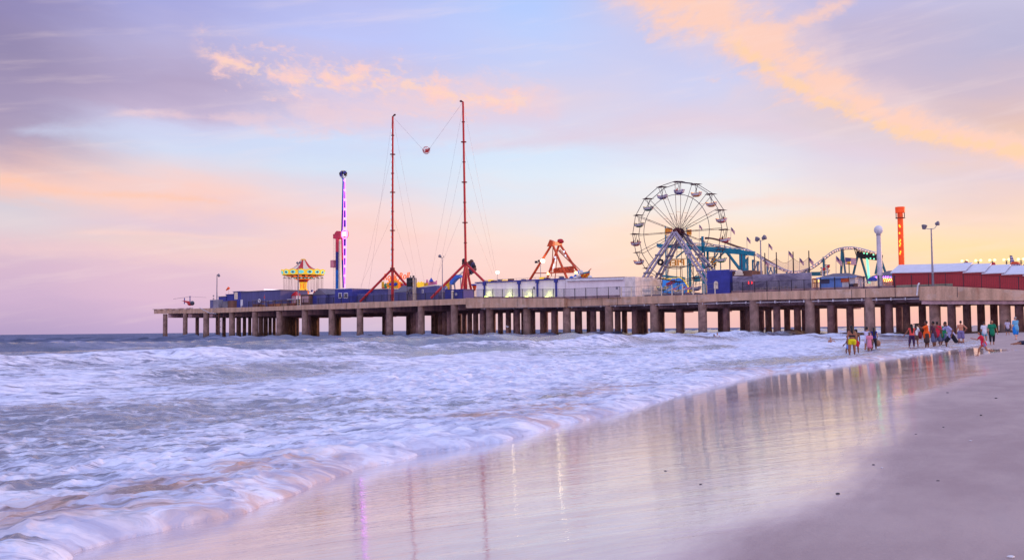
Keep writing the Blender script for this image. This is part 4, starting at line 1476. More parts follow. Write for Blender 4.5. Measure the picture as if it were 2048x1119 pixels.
# ================================================================== SLINGSHOT
def sling(x, yt, yj, yb, w, legs, label, xoff=0.0, lights=False, stays=()):
    top, j = q3(x, yt, w), q3(x + xoff, yj, w)
    r = thing('slingshot_tower', label, 'ride tower', (j.x, w, zd(j.x)), 'pair of slingshot towers')
    mb = MB().tube(j, top, 0.30, 0.24, 10)
    tw = part('mast', mb, red, r, smooth=True)
    mb = MB()
    mb.tube((j.x, w, zd(j.x)), j, 0.36, 0.36, 10)
    part('leg', mb, red, r, smooth=True)
    for (lx, ly, lw) in legs:
        f_ = q3(lx, ly, lw)
        if f_.z < zd(f_.x): f_.z = zd(f_.x)
        part('leg', MB().tube(f_, j, 0.30, 0.30, 10), red, r, smooth=True)
    dr_ = mat('dark_red_paint', (130, 28, 34), 0.5)
    for k_ in range(1, 8):
        z = j.z + (top.z - j.z) * k_ / 8
        f_ = (z - j.z) / (top.z - j.z)
        a = j.x + (top.x - j.x) * f_
        s_ = 0.42 if k_ % 2 else 0.7
        part('collar', MB().tube((a, w, z - 0.09), (a, w, z + 0.09), s_, s_, 10), dr_, tw)
    part('collar', MB().tube(j - Vector((0, 0, 0.4)), j + Vector((0, 0, 0.25)), 0.62, 0.62, 12), dr_, tw)

    sg_ = -1 if 'right' in label else 1
    mb = MB().tube((top.x, w, top.z), (top.x + sg_ * 0.7, w, top.z + 0.25), 0.18, 0.18, 8)
    mb.ell((top.x + sg_ * 0.7, w, top.z + 0.32), 0.4, 0.25, 0.26, 10, 7)
    part('pulley_head', mb, mat('dark_maroon_paint', (84, 26, 34), 0.5), r, smooth=True)
    for (sx0, sy0, sx1, sy1, sw) in stays:
        part('stay_wire', MB().tube(q3(sx0, sy0, w), q3(sx1, sy1, sw), 0.015, 0.015, 4), wire, r)
    if lights:
        mb = MB()
        for z in np.arange(j.z + 1, top.z - 4, 1.5):
            f_ = (z - j.z) / (top.z - j.z)
            a = j.x + (top.x - j.x) * f_
            mb.box(a - 0.48, a - 0.36, w - 0.1, w + 0.02, z, z + 0.9)
        part('light_strip', mb, mat('cool_strip_glow', (190, 235, 255), emit=(190, 235, 255), es=0.9), tw)
    return r, top


W1 = 7.0
t1r, T1 = sling(785.5, 233, 537, 598, W1, [(720, 603, 3), (830, 590, 12)], 'left one of two very tall slim red slingshot masts, standing on a red tripod', -0.6, True,
                [(785, 235, 737, 580, 20), (785, 300, 719, 590, 6), (785, 300, 836, 575, 20), (786, 236, 850, 570, 30), (785, 430, 720, 575, 8), (785, 430, 829, 560, 24)])
W2 = 10.0
t2r, T2 = sling(926, 204, 526, 598, W2, [(862, 596, 3), (972, 566, 8), (920, 597, 6), (928, 597, 15), (946, 596, 15)], 'right one of two very tall slim red slingshot masts, on a many legged red base', 5.5, False,
                [(927, 208, 861, 560, 24), (928, 300, 872, 570, 10), (929, 300, 988, 540, 20), (927, 208, 993, 545, 28), (930, 410, 877, 545, 8), (930, 410, 985, 548, 24)])
# rungs on the right tower's base
mb = MB()
for y in np.arange(532, 590, 3.0):
    p_ = q3(935.5 + (y - 530) * 0.06, y, W2 - 0.6)
    mb.box(p_.x - 0.35, p_.x + 0.35, W2 - 0.7, W2 - 0.6, p_.z, p_.z + 0.09)
part('rung', mb, mat('pink_red_paint', (230, 110, 110), 0.5), t2r)
# ball capsule and its cords
cap = q3(852.5, 300.5, 8.5)
r = thing('ball_capsule', 'round open white and red ball capsule flung up between the two red masts', 'capsule', cap)
mb = MB()
mb.ring(cap, 0.95, 0.07, 24, 6)
for an in (R(60), R(120)):
    sub = MB().ring((0, 0, 0), 0.95, 0.05, 24, 6)
    mm_ = Matrix.Rotation(an, 3, 'Z')
    sub.v = [tuple(mm_ @ Vector(v) + cap) for v in sub.v]
    mb._add(sub.v, sub.f)
sub = MB().ring((0, 0, 0), 0.95, 0.05, 24, 6)
mm_ = Matrix.Rotation(R(90), 3, 'X')
mb._add([tuple(mm_ @ Vector(v) + cap) for v in sub.v], sub.f)
part('cage', mb, mat('coral_white_paint', (226, 150, 150), 0.4), r, smooth=True)
mb = MB()
for d_ in (-0.36, 0.36):
    mb.box(cap.x + d_ - 0.28, cap.x + d_ + 0.28, cap.y - 0.2, cap.y + 0.3, cap.z - 0.55, cap.z - 0.35)
    mb.box(cap.x + d_ - 0.28, cap.x + d_ + 0.28, cap.y + 0.2, cap.y + 0.34, cap.z - 0.45, cap.z + 0.4)
part('seat', mb, red, r)
for sg_ in (-1, 1):
    mb = MB()
    o_ = cap + Vector((sg_ * 0.95, 0, 0.1))
    mb.tube(o_ - Vector((sg_ * 0.15, 0, 0.3)), o_ + Vector((sg_ * 0.35, 0, 0.35)), 0.14, 0.1, 8)
    part('side_arm', mb, MATS['dark_red_paint'], r)
    T_ = T1 if sg_ < 0 else T2
    part('elastic_cord', MB().tube(o_ + Vector((sg_ * 0.35, 0, 0.35)), T_, 0.022, 0.022, 5), wire, r)

# ================================================================== FUN RIDES BEHIND, x 765-975
W = 30.0
r = thing('music_ride', 'colourful thrill ride front with orange script letters, a sun burst and blue dark glasses', 'ride', (q3(800, 590).x, W, zd(q3(800, 590).x)))
tp = q3(792, 558.5, W)
lt = text_mb('Rock Roll', tp, 2.7, 1.0, 0.15, 0.03, shear=0.25)
part('lettering', lt, mat('orange_letter_glow', (240, 100, 40), emit=(246, 110, 40), es=0.6), r)
# sun burst
c_ = q3(787, 570)
mb = MB()
pts = []
for i in range(32):
    rr = 3.2 if i % 2 == 0 else 2.4
    an = 2 * math.pi * i / 32
    pts.append((c_.x + rr * math.cos(an), W, c_.z + rr * 0.72 * math.sin(an)))
mb.prism(pts, (0, 0.2, 0))
sb = part('sun_burst', mb, L_org, r)
mb = MB()
mb.prism([(c_.x + 2.1 * math.cos(2 * math.pi * i / 20), W - 0.08, c_.z + 1.5 * math.sin(2 * math.pi * i / 20)) for i in range(20)], (0, 0.06, 0))
part('face', mb, yellow, sb)
for d_ in (-0.95, 0.95):
    mb = MB().prism([(c_.x + d_ + 0.8 * math.cos(2 * math.pi * i / 12), W - 0.14, c_.z + 0.3 + 0.42 * math.sin(2 * math.pi * i / 12)) for i in range(12)], (0, 0.05, 0))
    part('lens', mb, blue, sb)
for i, (x0, x1, y0, y1, mt_) in enumerate([(763, 768, 561, 576, yellow), (768, 775, 565, 578, green), (797, 804, 563, 575, yellow), (803, 812, 565, 575, pink), (812, 832, 564, 575, L_yel), (832, 845, 562, 574, L_yel), (845, 853, 564, 573, yellow),
                                           (764, 836, 575.5, 578.5, L_cyan), (773, 783, 577, 588, L_org), (797, 803, 570, 577, blue), (818, 826, 559, 564, blue)]):
    p_, s_ = q3(x0, y0), q3(x1, y1)
    mb = MB()
    n = 10
    pts = [(p_.x, W + 0.1 * i, s_.z), (s_.x, W + 0.1 * i, s_.z)]
    for k_ in range(n + 1):
        u_ = 1 - k_ / n
        pts.append((p_.x + (s_.x - p_.x) * u_, W + 0.1 * i, p_.z - (p_.z - s_.z) * 0.22 * abs(math.sin(u_ * 7 + i))))
    mb.prism(pts, (0, 0.08, 0))
    part('painted_panel', mb, mt_, r)
mb = MB()
for i in range(16):
    x = 766 + i * 4.6
    c_ = q3(x, 576 + math.sin(i * 2.1) * 8, W - 0.4)
    c_.y = W - 0.3
    mb.m = i % 4
    mb.ell(c_, 0.55, 0.12, 0.42, 8, 6)
part('painted_figure', mb, [red, blue, yellow, green], r)
# black stack with tower
a0, a1, w0, w1, z0, z1 = bx(813, 822, 4.0, 6.0, 556)
r = thing('equipment_tower', 'tall dark equipment cabinet on a steel frame with pale ducts before the colourful ride', 'tower', (a0, 4, z0))
zl = q3(813, 573, 4).z
part('cabinet', MB().box(a0, a1, w0, w1, zl, z1), black, r)
mb = MB()
for a in (a0 + 0.08, a1 + 1.3):
    mb.box(a - 0.07, a + 0.07, 4, 4.14, z0, z1)
mb.beam((a0, 4.05, z0 + 0.3), (a1 + 0.6, 4.05, zl), 0.1)
mb.beam((a0, 4.05, zl), (a1 + 0.6, 4.05, z0 + 0.3), 0.1)
mb.box(a0, a1 + 1.4, 4, 4.1, z1, z1 + 0.14)
mb.box(a0, a1 + 1.4, 4, 4.1, z1 - 0.9, z1 - 0.8)
part('frame', mb, grey, r)
mb = MB()
for d_ in (0.15, 0.55, 0.95):
    mb.tube((a1 + d_, 4.6, z0), (a1 + d_, 4.6, z1 - random.uniform(0, .8)), 0.14, n=8)
part('duct', mb, cream, r)
mb = MB()
for d_ in (-0.7, 0.1, 0.45):
    mb.tube((a1 + d_, 4.6, z1), (a1 + d_, 4.6, z1 + 0.6), 0.1, 0.14, 8)
part('roof_vent', mb, iron, r)
# pink castle
W = 34
r = thing('castle_ride', 'pink fairground castle front with a blue spire behind the dark sheds', 'ride', (q3(863, 580).x, W, zd(q3(863, 580).x)))
p_, s_ = q3(852, 565), q3(872, 580)
pts = [(p_.x, W, s_.z), (s_.x, W, s_.z)]
for k_, (u_, yy) in enumerate([(1, 561), (0.9, 566), (0.82, 563), (0.75, 567), (0.62, 561), (0.5, 563), (0.38, 562), (0.25, 567), (0.12, 563), (0.05, 558), (0, 563)]):
    pts.append((p_.x + (s_.x - p_.x) * u_, W, q3(860, yy).z))
part('wall', MB().prism(pts, (0, 0.5, 0)), pink, r)
c_ = q3(863, 563)
part('spire', MB().tube((c_.x, W - 0.1, c_.z), (c_.x, W - 0.1, q3(863, 555).z), 0.75, 0.05, 10), blue, r)
part('door', MB().box(c_.x - 0.5, c_.x + 0.5, W - 0.12, W - 0.02, s_.z, s_.z + 1.4), mat('violet_paint', (84, 40, 150)), r)
# dark boat shaped shed & blue dark sheds
a0, a1, w0, w1, z0, z1 = bx(833, 875, 6, 10, 575)
zz1 = q3(875, 570.5, 6).z
mb = MB()
mb.prism([(a0, 6, z0), (a1, 6, z0), (a1, 6, zz1 - 1.2), (a1 - 0.6, 6, zz1), (a0 + (a1 - a0) * .5, 6, z1 + (zz1 - z1) * 0.35), (a0, 6, z1)], (0, 4, 0))
r = thing('shed', 'dark navy shed with a curved rising roofline right of the equipment tower', 'building', (a0, 6, z0))
part('wall', mb, navy2, r)
p_ = q3(846, 580, 6)
f_ = part('window', MB().box(p_.x - 0.35, p_.x + 0.25, 5.93, 6.02, p_.z - 0.7, p_.z + 0.2), white, r)
part('pane', MB().box(p_.x - 0.25, p_.x + 0.15, 5.9, 5.94, p_.z - 0.6, p_.z + 0.1), steel, f_)
mb = MB()
zr0, zr1 = z1 + (zz1 - z1) * 0.0, zz1
mb.prism([(a0, 6.2, z1 + 0.01), (a0 + (a1 - a0) * 0.5, 6.2, z1 + (zz1 - z1) * 0.35 + 0.01), (a1 - 0.6, 6.2, zz1 + 0.01), (a1 - 1.5, 6.2, zz1 + 0.3), (a0 + 2, 6.2, z1 + 0.25)], (0, 3.6, 0))
part('roof', mb, cream, r)
house('shed', 'low navy shed with a sloping roof between the left mast and the equipment tower', 789, 812, 5, 11, 584.5, navy2, roofg, gable='a', ridge=1.8)
house('shed', 'small dark navy fenced block behind the light pole left of the right mast', 890, 926, 5, 9, 579.5, navy, navy, rooft=0.05)
p_ = q3(912, 588, 4.8)
single('round_sign', 'round white sign on the dark navy block by the right red mast', 'sign', MB().tube((p_.x, 4.78, p_.z), (p_.x, 4.9, p_.z), 0.33, n=16), white, (p_.x, 4.8, p_.z))
p_ = q3(905, 586, 4)
single('propane_tank', 'upright cream cylinder standing before the dark navy block', 'tank', MB().tube((p_.x, 4, zd(p_.x)), (p_.x, 4, p_.z + 0.5), 0.33, n=14).ell((p_.x, 4, p_.z + 0.5), 0.33, 0.33, 0.2), cream, (p_.x, 4, zd(p_.x)), smooth=True)
lampost('tall slim mast with one floodlight and one bare arm between the two red masts', 884.5, 594, 515, 3.0, [(-4.5, -1.5, 0.75, 60), (3, -2.5, 0.2, 40)], r0=0.14)
# blue swinging arm ride with a ring of dark seats
W = 16
r = thing('spinning_ride', 'blue armed spinning thrill ride with a cluster of dark seats by the right red mast', 'ride', (q3(905, 590, W).x, W, zd(q3(905, 590, W).x)))
mb = MB()
mb.path([q3(902, 586, W), q3(901, 566, W), q3(908, 553, W)], 0.32)
mb.path([q3(911, 586, W), q3(908, 560, W)], 0.2)
mb.path([q3(922, 580, W), q3(921, 556, W)], 0.12)
part('support_leg', mb, steel, r)
mb = MB()
mb.prism([q3(899, 565, W - 1), q3(901, 558, W - 1), q3(909, 549.5, W - 1), q3(918, 549, W - 1), q3(919, 554, W - 1), q3(912, 557, W - 1), q3(906, 563, W - 1), q3(902, 569, W - 1)], (0, 1.2, 0))
bm_ = part('boom', mb, mat('bright_blue_paint', (60, 120, 220), 0.4), r)
part('arm', MB().path([q3(917, 551, W - .5), q3(929, 541, W - .5), q3(938, 532, W - .5)], 0.16), cream, bm_)
mb = MB()
for i, (x, y) in enumerate([(939, 526), (943, 523), (946, 528), (948, 533), (949, 538), (946, 542), (942, 544), (938, 541), (943, 533), (930, 524), (928, 527), (945, 536), (928, 521)]):
    c_ = q3(x, y, W)
    mb.m = i % 3
    mb.ell(c_, 0.62, 0.5, 0.6, 8, 6)
    mb.box(c_.x - 0.16, c_.x + 0.16, W - 0.6, W - 0.45, c_.z - 0.9, c_.z - 0.2)
part('seat_ring', mb, [black, brown, mat('slate_paint', (70, 66, 96), 0.5)], r)
mb = MB()
for x, y, rr in ((896, 567, 1.0), (893, 572, 1.2), (898, 574, 0.9)):
    mb.ell(q3(x, y, W), rr, 0.4, rr, 10, 7)
part('painted_scenery', mb, yellow, r)
mb = MB()
for i in range(9):
    x = 880 + i * 2.1
    p_, s_ = q3(x, 588, 9), q3(x + 9, 570, 9)
    mb.tube((p_.x, 9, zd(p_.x)), (p_.x, 9, p_.z + random.uniform(0.2, 1.2)), 0.07, n=5)
mb.beam(q3(879, 592, 9), q3(894, 574, 9), 0.25)
part('ramp_frame', mb, white, r)
p_ = q3(949, 573, 12)
r = thing('lantern_sign', 'little blue, red and yellow lantern sign at the corner of the white building', 'sign', (p_.x, 12, p_.z - 0.8))
part('lantern', MB().tube((p_.x, 12, p_.z - 1), (p_.x, 12, p_.z + 0.3), 0.2, 0.6, 8), orange, r)
part('cap', MB().tube((p_.x, 12, p_.z + 0.32), (p_.x, 12, p_.z + 0.65), 0.85, 0.8, 8), blue, r)

# ================================================================== WHITE BUILDING WITH NAVY COLUMNS
W = 3.5
a0, a1 = LX(953, W, 11), LX(1131, W, 11)
z0_, z1_ = zd(a0), L(1040, 561.5, W).z
zT0, zT1 = L(953, 566, W).z, L(1131, 558, W).z
r = thing('building', 'long low white walled building with navy columns and yellow green wall lights', 'building', ((a0 + a1) / 2, W, z0_))
mb = MB()
mb.prism([(a0, W, zd(a0)), (a1, W, zd(a1)), (a1, W, zT1), (a0, W, zT0)], (0, 12, 0))
part('wall', mb, wallw, r)
mb = MB()
mb.prism([(a0 - 0.3, W - 0.3, zT0), (a1, W - 0.3, zT1), (a1, W - 0.3, zT1 + 0.25), (a0 - 0.3, W - 0.3, zT0 + 0.25)], (0, 12.5, 0))
part('roof', mb, navy, r)
for x in (970, 1039, 1075.5, 1113):
    a = LX(x, W, 11)
    zt_ = zT0 + (zT1 - zT0) * (a - a0) / (a1 - a0)
    mb = MB().box(a - 0.17, a + 0.17, W - 0.3, W - 0.02, zd(a), zt_ - 0.6)
    mb.box(a - 0.42, a + 0.42, W - 0.4, W - 0.02, zt_ - 0.6, zt_)
    part('column', mb, navy, r)
for x, mt_ in ((978, L_green), (1020, L_green), (1059, L_green), (1099.5, L_green)):
    a = LX(x, W, 9)
    fl = part('floodlight', MB().box(a - 0.36, a + 0.36, W - 1.3, W - 1.0, zd(a) + 0.12, zd(a) + 0.5), mt_, r)
    ld = bpy.data.lights.new('wall_uplight', 'SPOT')
    ld.energy = 75
    ld.color = (0.86, 1.0, 0.30)
    ld.spot_size = R(74)
    ld.spot_blend = 1.0
    ld.shadow_soft_size = 0.25
    lo = bpy.data.objects.new('wall_uplight', ld)
    C.objects.link(lo)
    pw = MP @ Vector((a, W - 0.85, zd(a) + 0.5))
    lo.location = pw
    dirw = (MP @ Vector((a, W + 0.3, zd(a) + 1.5))) - pw
    lo.rotation_euler = (-dirw).to_track_quat('Z', 'Y').to_euler()
for x, y in ((1068, 575.5), (1233.5, 575.5)):
    p_ = L(x, y, 3.0 if x < 1100 else -0.5)
    w_ = 3.42 if x < 1100 else -0.75
    p_ = L(x, y, w_)
    single('notice_plate', 'small dark square notice plate %s' % ('on the white wall between two navy columns' if x < 1100 else 'fixed to the fence before the plain white block'), 'sign',
           MB().box(p_.x - 0.25, p_.x + 0.25, w_, w_ + 0.05, p_.z - 0.28, p_.z + 0.28), grey, (p_.x, w_, p_.z))
# roof clutter
mb = MB()
for i, x in enumerate([975, 985, 992, 1003, 1013, 1026, 1050, 1088, 1098, 1126]):
    p_ = L(x, 560.5 - (x - 975) * 0.03, W + 3)
    zt_ = zT0 + (zT1 - zT0) * (p_.x - a0) / (a1 - a0) + 0.27
    part('roof_unit', MB().box(p_.x - 0.35 - 0.2 * (i % 3), p_.x + 0.35, W + 2, W + 3, zt_, zt_ + 0.35 + 0.2 * (i % 2)), [grey, L_yel, brown][i % 3], r)
mb = MB()
y0 = W + 5
pa, pb = L(960, 560, y0), L(1125, 551.5, y0)
n = 22
strip(mb, [(pa.x, pa.z, pa.z - 0.07), (pb.x, pb.z, pb.z - 0.07)], y0, y0 + 0.06)
for i in range(n + 1):
    a = pa.x + (pb.x - pa.x) * i / n
    z = pa.z + (pb.z - pa.z) * i / n
    mb.box(a - 0.03, a + 0.03, y0, y0 + 0.06, z - 1.2, z - 0.07)
part('roof_railing', mb, cream, r)
# plain white block
a0, a1 = LX(1132, 3.0, 11), LX(1250, 3.0, 11)
zT0, zT1 = L(1132, 557.5, 3.0).z, L(1250, 554.5, 3.0).z
r = thing('building', 'plain white block with a rolled awning box along its top and a bare cream end', 'building', ((a0 + a1) / 2, 3.0, zd(a0)))
part('wall', MB().prism([(a0, 3.0, zd(a0)), (a1, 3.0, zd(a1)), (a1, 3.0, zT1), (a0, 3.0, zT0)], (0, 11, 0)), wallw, r)
a2 = LX(1271, 3.0, 11)
zT2 = L(1271, 553.5, 3.0).z
part('end_wall', MB().prism([(a1 + 0.01, 2.9, zd(a1)), (a2, 2.9, zd(a2)), (a2, 2.9, zT2 + 0.05), (a1 + 0.01, 2.9, zT1 + 0.1)], (0, 11, 0)), mat('cream_wall', (236, 224, 216), 0.7), r)
p_, s_ = L(1134, 561, 2.8), L(1247, 558, 2.8)
part('awning', MB().tube((p_.x, 2.75, p_.z), (s_.x, 2.75, s_.z), 0.2, 0.2, 10), white, r, smooth=True)
part('roof', MB().prism([(a0, 2.9, zT0 + 0.01), (a1, 2.9, zT1 + 0.01), (a1, 2.9, zT1 + 0.16), (a0, 2.9, zT0 + 0.16)], (0, 11.2, 0)), steel, r)

lampost('short grey pole with a glowing round bulb on the white building roof', 994.5, 560, 549, 8.0, [(0.5, -3.0, 0.36, 0)], lit=True, r0=0.08)
lampost('slim mast with a glowing bulb beside the orange ship ride frame', 1081.0, 560, 526, 7.0, [(4.5, -2.5, 0.44, 0)], lit=True, r0=0.10)
p_ = L(1075, 523, 7)
mb = MB().box(p_.x - 0.8, p_.x - 0.2, 7, 7.3, p_.z - 0.3, p_.z + 0.2).box(p_.x + 0.1, p_.x + 0.5, 7, 7.3, p_.z - 0.1, p_.z + 0.4)
mb.beam((p_.x + 0.6, 7.1, p_.z - 0.5), (p_.x - 0.5, 7.1, p_.z), 0.08)
mm_ = bpy.data.objects.get('street_lamp.001')
part('unlit_floodlight', mb, iron, mm_)

# ================================================================== SHIP RIDE
W = 9.0
bs = q3(1112, 585, 10)
r = thing('ship_ride', 'orange steel framed swinging ship ride with its ship raised at the right', 'ride', (bs.x, 10, zd(bs.x)))
WF, WR = 8.0, 11.4
AF, AB = q3(1104.5, 487, WF), q3(1119, 487, WR)
AF.y, AB.y = WF, WR
for (x, y, w_, ap) in ((1055, 567, WF, AF), (1134, 556, WF, AF), (1093, 560, WR, AB), (1160, 550, WR, AB)):
    f_ = q3(x, y, w_)
    d_ = (f_ - ap).normalized()
    k_ = (zd(f_.x) - ap.z) / d_.z
    f2_ = ap + d_ * k_
    part('leg', MB().tube(f2_, ap, 0.29, 0.26, 10), orange, r, smooth=True)
mb = MB()
mb.beam(AF - Vector((0.0, 0.6, 0)), AB + Vector((0, 0.6, 0)), 0.7, 0.8)
mb.prism([AF + Vector((-1.1, -0.6, -0.6)), AF + Vector((-0.3, -0.6, 0.9)), AF + Vector((0.6, -0.6, 0.5)), AF + Vector((0.5, -0.6, -0.6))], (0, 0.8, 0))
part('axle_beam', mb, orange, r)
mb = MB()
mb.ell(q3(1121, 483, WR), 0.9, 0.6, 0.45, 12, 8)
mb.tube(q3(1121, 483, WR), q3(1121, 479, WR), 0.3, 0.2, 8)
mb.ell(q3(1120.5, 480, WR), 0.75, 0.5, 0.3, 10, 6)
part('mushroom_cap', mb, MATS['coral_paint'] if False else red, r, smooth=True)
mb = MB().beam(q3(1071, 546, WF), q3(1148, 544.5, WF), 0.2)
part('tie_beam', mb, orange, r)
mb = MB().beam(q3(1100, 546, WR), q3(1150, 541.5, WR), 0.2)
part('tie_beam', mb, orange, r)
mb = MB()
p_, s_ = q3(1106.5, 535, 10.5), q3(1147.5, 543, 10.5)
n = 20
pts = [(p_.x, 10.5, p_.z - 0.1), (s_.x, 10.5, p_.z + 0.15), (s_.x, 10.5, s_.z)]
for k_ in range(n):
    u_ = 1 - (k_ + .5) / n
    pts.append((p_.x + (s_.x - p_.x) * u_, 10.5, s_.z - 0.15 * (k_ % 2)))
pts.append((p_.x, 10.5, s_.z))
part('banner', MB().prism(pts, (0, 0.12, 0)), mat('tan_orange_board', (220, 90, 50), 0.7, var=0.3, scale=2.5), r)
mb = MB()
for (x0, y0, x1, y1, w_) in ((1106, 493, 1103, 552, 9.5), (1115, 500, 1110, 560, 9.9), (1116, 500, 1150, 534, 9.5), (1120, 499, 1165, 545, 10.4), (1118, 500, 1146, 530, 10.0)):
    mb.tube(q3(x0, y0, w_), q3(x1, y1, w_), 0.10, 0.10, 6)
part('hanging_arm', mb, mat('dark_orange_paint', (180, 70, 40), 0.5), r)
mb = MB()
for (x, y) in ((1110, 514), (1111, 520), (1108, 530), (1107, 535), (1131, 511), (1128, 503)):
    c_ = q3(x, y, WF - 0.1)
    mb.ell(c_, 0.18, 0.1, 0.25, 6, 5)
part('bulb', mb, mat('bluewhite_glow', (210, 225, 255), emit=(200, 220, 255), es=1.6), r)
# the ship
W = 10.0
hull = MB()
st_, bw = q3(1161, 549, 10), q3(1177, 541, 10)
kx = [(0.0, 1.0), (0.5, 1.3), (1, 1)]
def hullpt(u, v, side):
    top = q3(1162 + 18 * u, 549.0 - 7.2 * u, 10)
    bot = q3(1163 + 14.5 * u, 557.5 - 2.0 * u, 10)
    p = top.lerp(bot, v)
    half = 1.15 * math.sin(math.pi * min(1, 0.18 + u * 0.82)) * (1 - 0.45 * v * v) + 0.08
    p.y = 10 + side * half
    return p
hull = MB()
NU, NV = 8, 4
for side in (-1, 1):
    hull.m = 0
    vs = [hullpt(i / NU, j / NV, side) for i in range(NU + 1) for j in range(NV + 1)]
    fs, mi = [], []
    for i in range(NU):
        for j in range(NV):
            fs.append((i * (NV + 1) + j, (i + 1) * (NV + 1) + j, (i + 1) * (NV + 1) + j + 1, i * (NV + 1) + j + 1))
    k0 = len(hull.mi)
    hull._add(vs, fs)
    for i in range(NU):
        for j in range(NV):
            hull.mi[k0 + i * NV + j] = 1 if j == 0 else (2 if (i + j) % 3 == 0 else 0)
hl = part('ship_hull', hull, [orange, teal, yellow], r)
p_, s_ = q3(1177, 542.5, 10), q3(1182.5, 536.5, 10)
part('bowsprit', MB().tube(p_, s_, 0.14, 0.07, 8), orange, hl)
mb = MB()
for i, (x, y) in enumerate([(1155, 547), (1157, 551), (1152, 553), (1150, 557), (1160, 553), (1154, 557), (1158, 545), (1162, 544), (1143, 556), (1180, 555), (1161, 557)]):
    c_ = q3(x, y, 8.8 if i % 2 else 9.3)
    mb.m = i % 2
    mb.ell(c_, 0.62, 0.4, 0.5, 9, 6)
part('painted_wave', mb, [mat('bright_blue_paint', (60, 120, 220), 0.4), white], r)
part('bulb', MB().ell(q3(1152, 545, 8), 0.35, 0.35, 0.35, 8, 6).ell(q3(1096.5, 547, 8), 0.34, 0.34, 0.34, 8, 6), L_soft, r)

# ================================================================== BIG WHEEL
W = 11.0
hub = q3(1357.5, 463.5, W)
RW = abs(q3(1357.5, 363.5, W).z - hub.z)
r = thing('big_wheel', 'large dark steel Ferris wheel with sixteen small boat shaped gondolas on silver legs', 'ride', (hub.x, W, zd(hub.x)))
SP = 1.25
for sd in (-1, 1):
    mb = MB()
    w_ = W + sd * SP
    vt = []
    for i in range(16):
        an = 2 * math.pi * i / 16
        vt.append(Vector((hub.x + RW * math.cos(an), w_, hub.z + RW * math.sin(an))))
    for i in range(16):
        mb.tube(vt[i], vt[(i + 1) % 16], 0.07, 0.07, 6)
    if sd < 0: mb.ring((hub.x, w_, hub.z), RW * 0.735, 0.07, 64, 6)
    part('rim', mb, wheelst, r)
for i in range(16):
    an = 2 * math.pi * i / 16
    c_, s_ = math.cos(an), math.sin(an)
    mb = MB()
    for sd in (-1, 1):
        w_ = W + sd * SP
        mb.tube((hub.x + 0.5 * c_, W + sd * 0.75, hub.z + 0.5 * s_), (hub.x + RW * c_, w_, hub.z + RW * s_), 0.055, 0.055, 5)
        # v-brace near the hub
        q1_ = Vector((hub.x + RW * 0.38 * c_, W + sd * (0.75 + 0.5 * 0.38), hub.z + RW * 0.38 * s_))
        mb.tube((hub.x + 0.6 * c_, W - sd * 0.6, hub.z + 0.6 * s_), q1_, 0.03, 0.03, 4)
    for f_ in (0.40, 0.735):
        mb.tube((hub.x + RW * f_ * c_, W - (0.75 + 0.5 * f_), hub.z + RW * f_ * s_), (hub.x + RW * f_ * c_, W + (0.75 + 0.5 * f_), hub.z + RW * f_ * s_), 0.04, 0.04, 4)
    part('spoke', mb, wheelst, r)
mb = MB()
mb.tube((hub.x, W - 1.9, hub.z), (hub.x, W + 1.9, hub.z), 0.45, 0.45, 14)
for sd in (-1, 1):
    mb.tube((hub.x, W + sd * 0.8 - 0.12, hub.z), (hub.x, W + sd * 0.8 + 0.12, hub.z), 0.85, 0.85, 18)
part('hub', mb, MATS['dark_maroon_paint'], r, smooth=True)
GC = {90: ('blue', (60, 64, 150)), 67.5: ('orange', (226, 150, 84)), 45: ('orange', (226, 150, 84)), 22.5: ('red', (176, 44, 60)), 0: ('red', (176, 44, 60)), -22.5: ('green', (70, 150, 100)),
      112.5: ('blue', (60, 64, 150)), 135: ('green', (40, 110, 84)), 157.5: ('green', (40, 110, 84)), 180: ('red', (176, 44, 60)), 202.5: ('red', (176, 44, 60)), 225: ('orange', (214, 160, 110)), 247.5: ('green', (70, 150, 100)),
      270: ('cream', (220, 200, 180)), 292.5: ('blue', (60, 64, 150)), 315: ('blue', (60, 64, 150))}
GPOS = {}
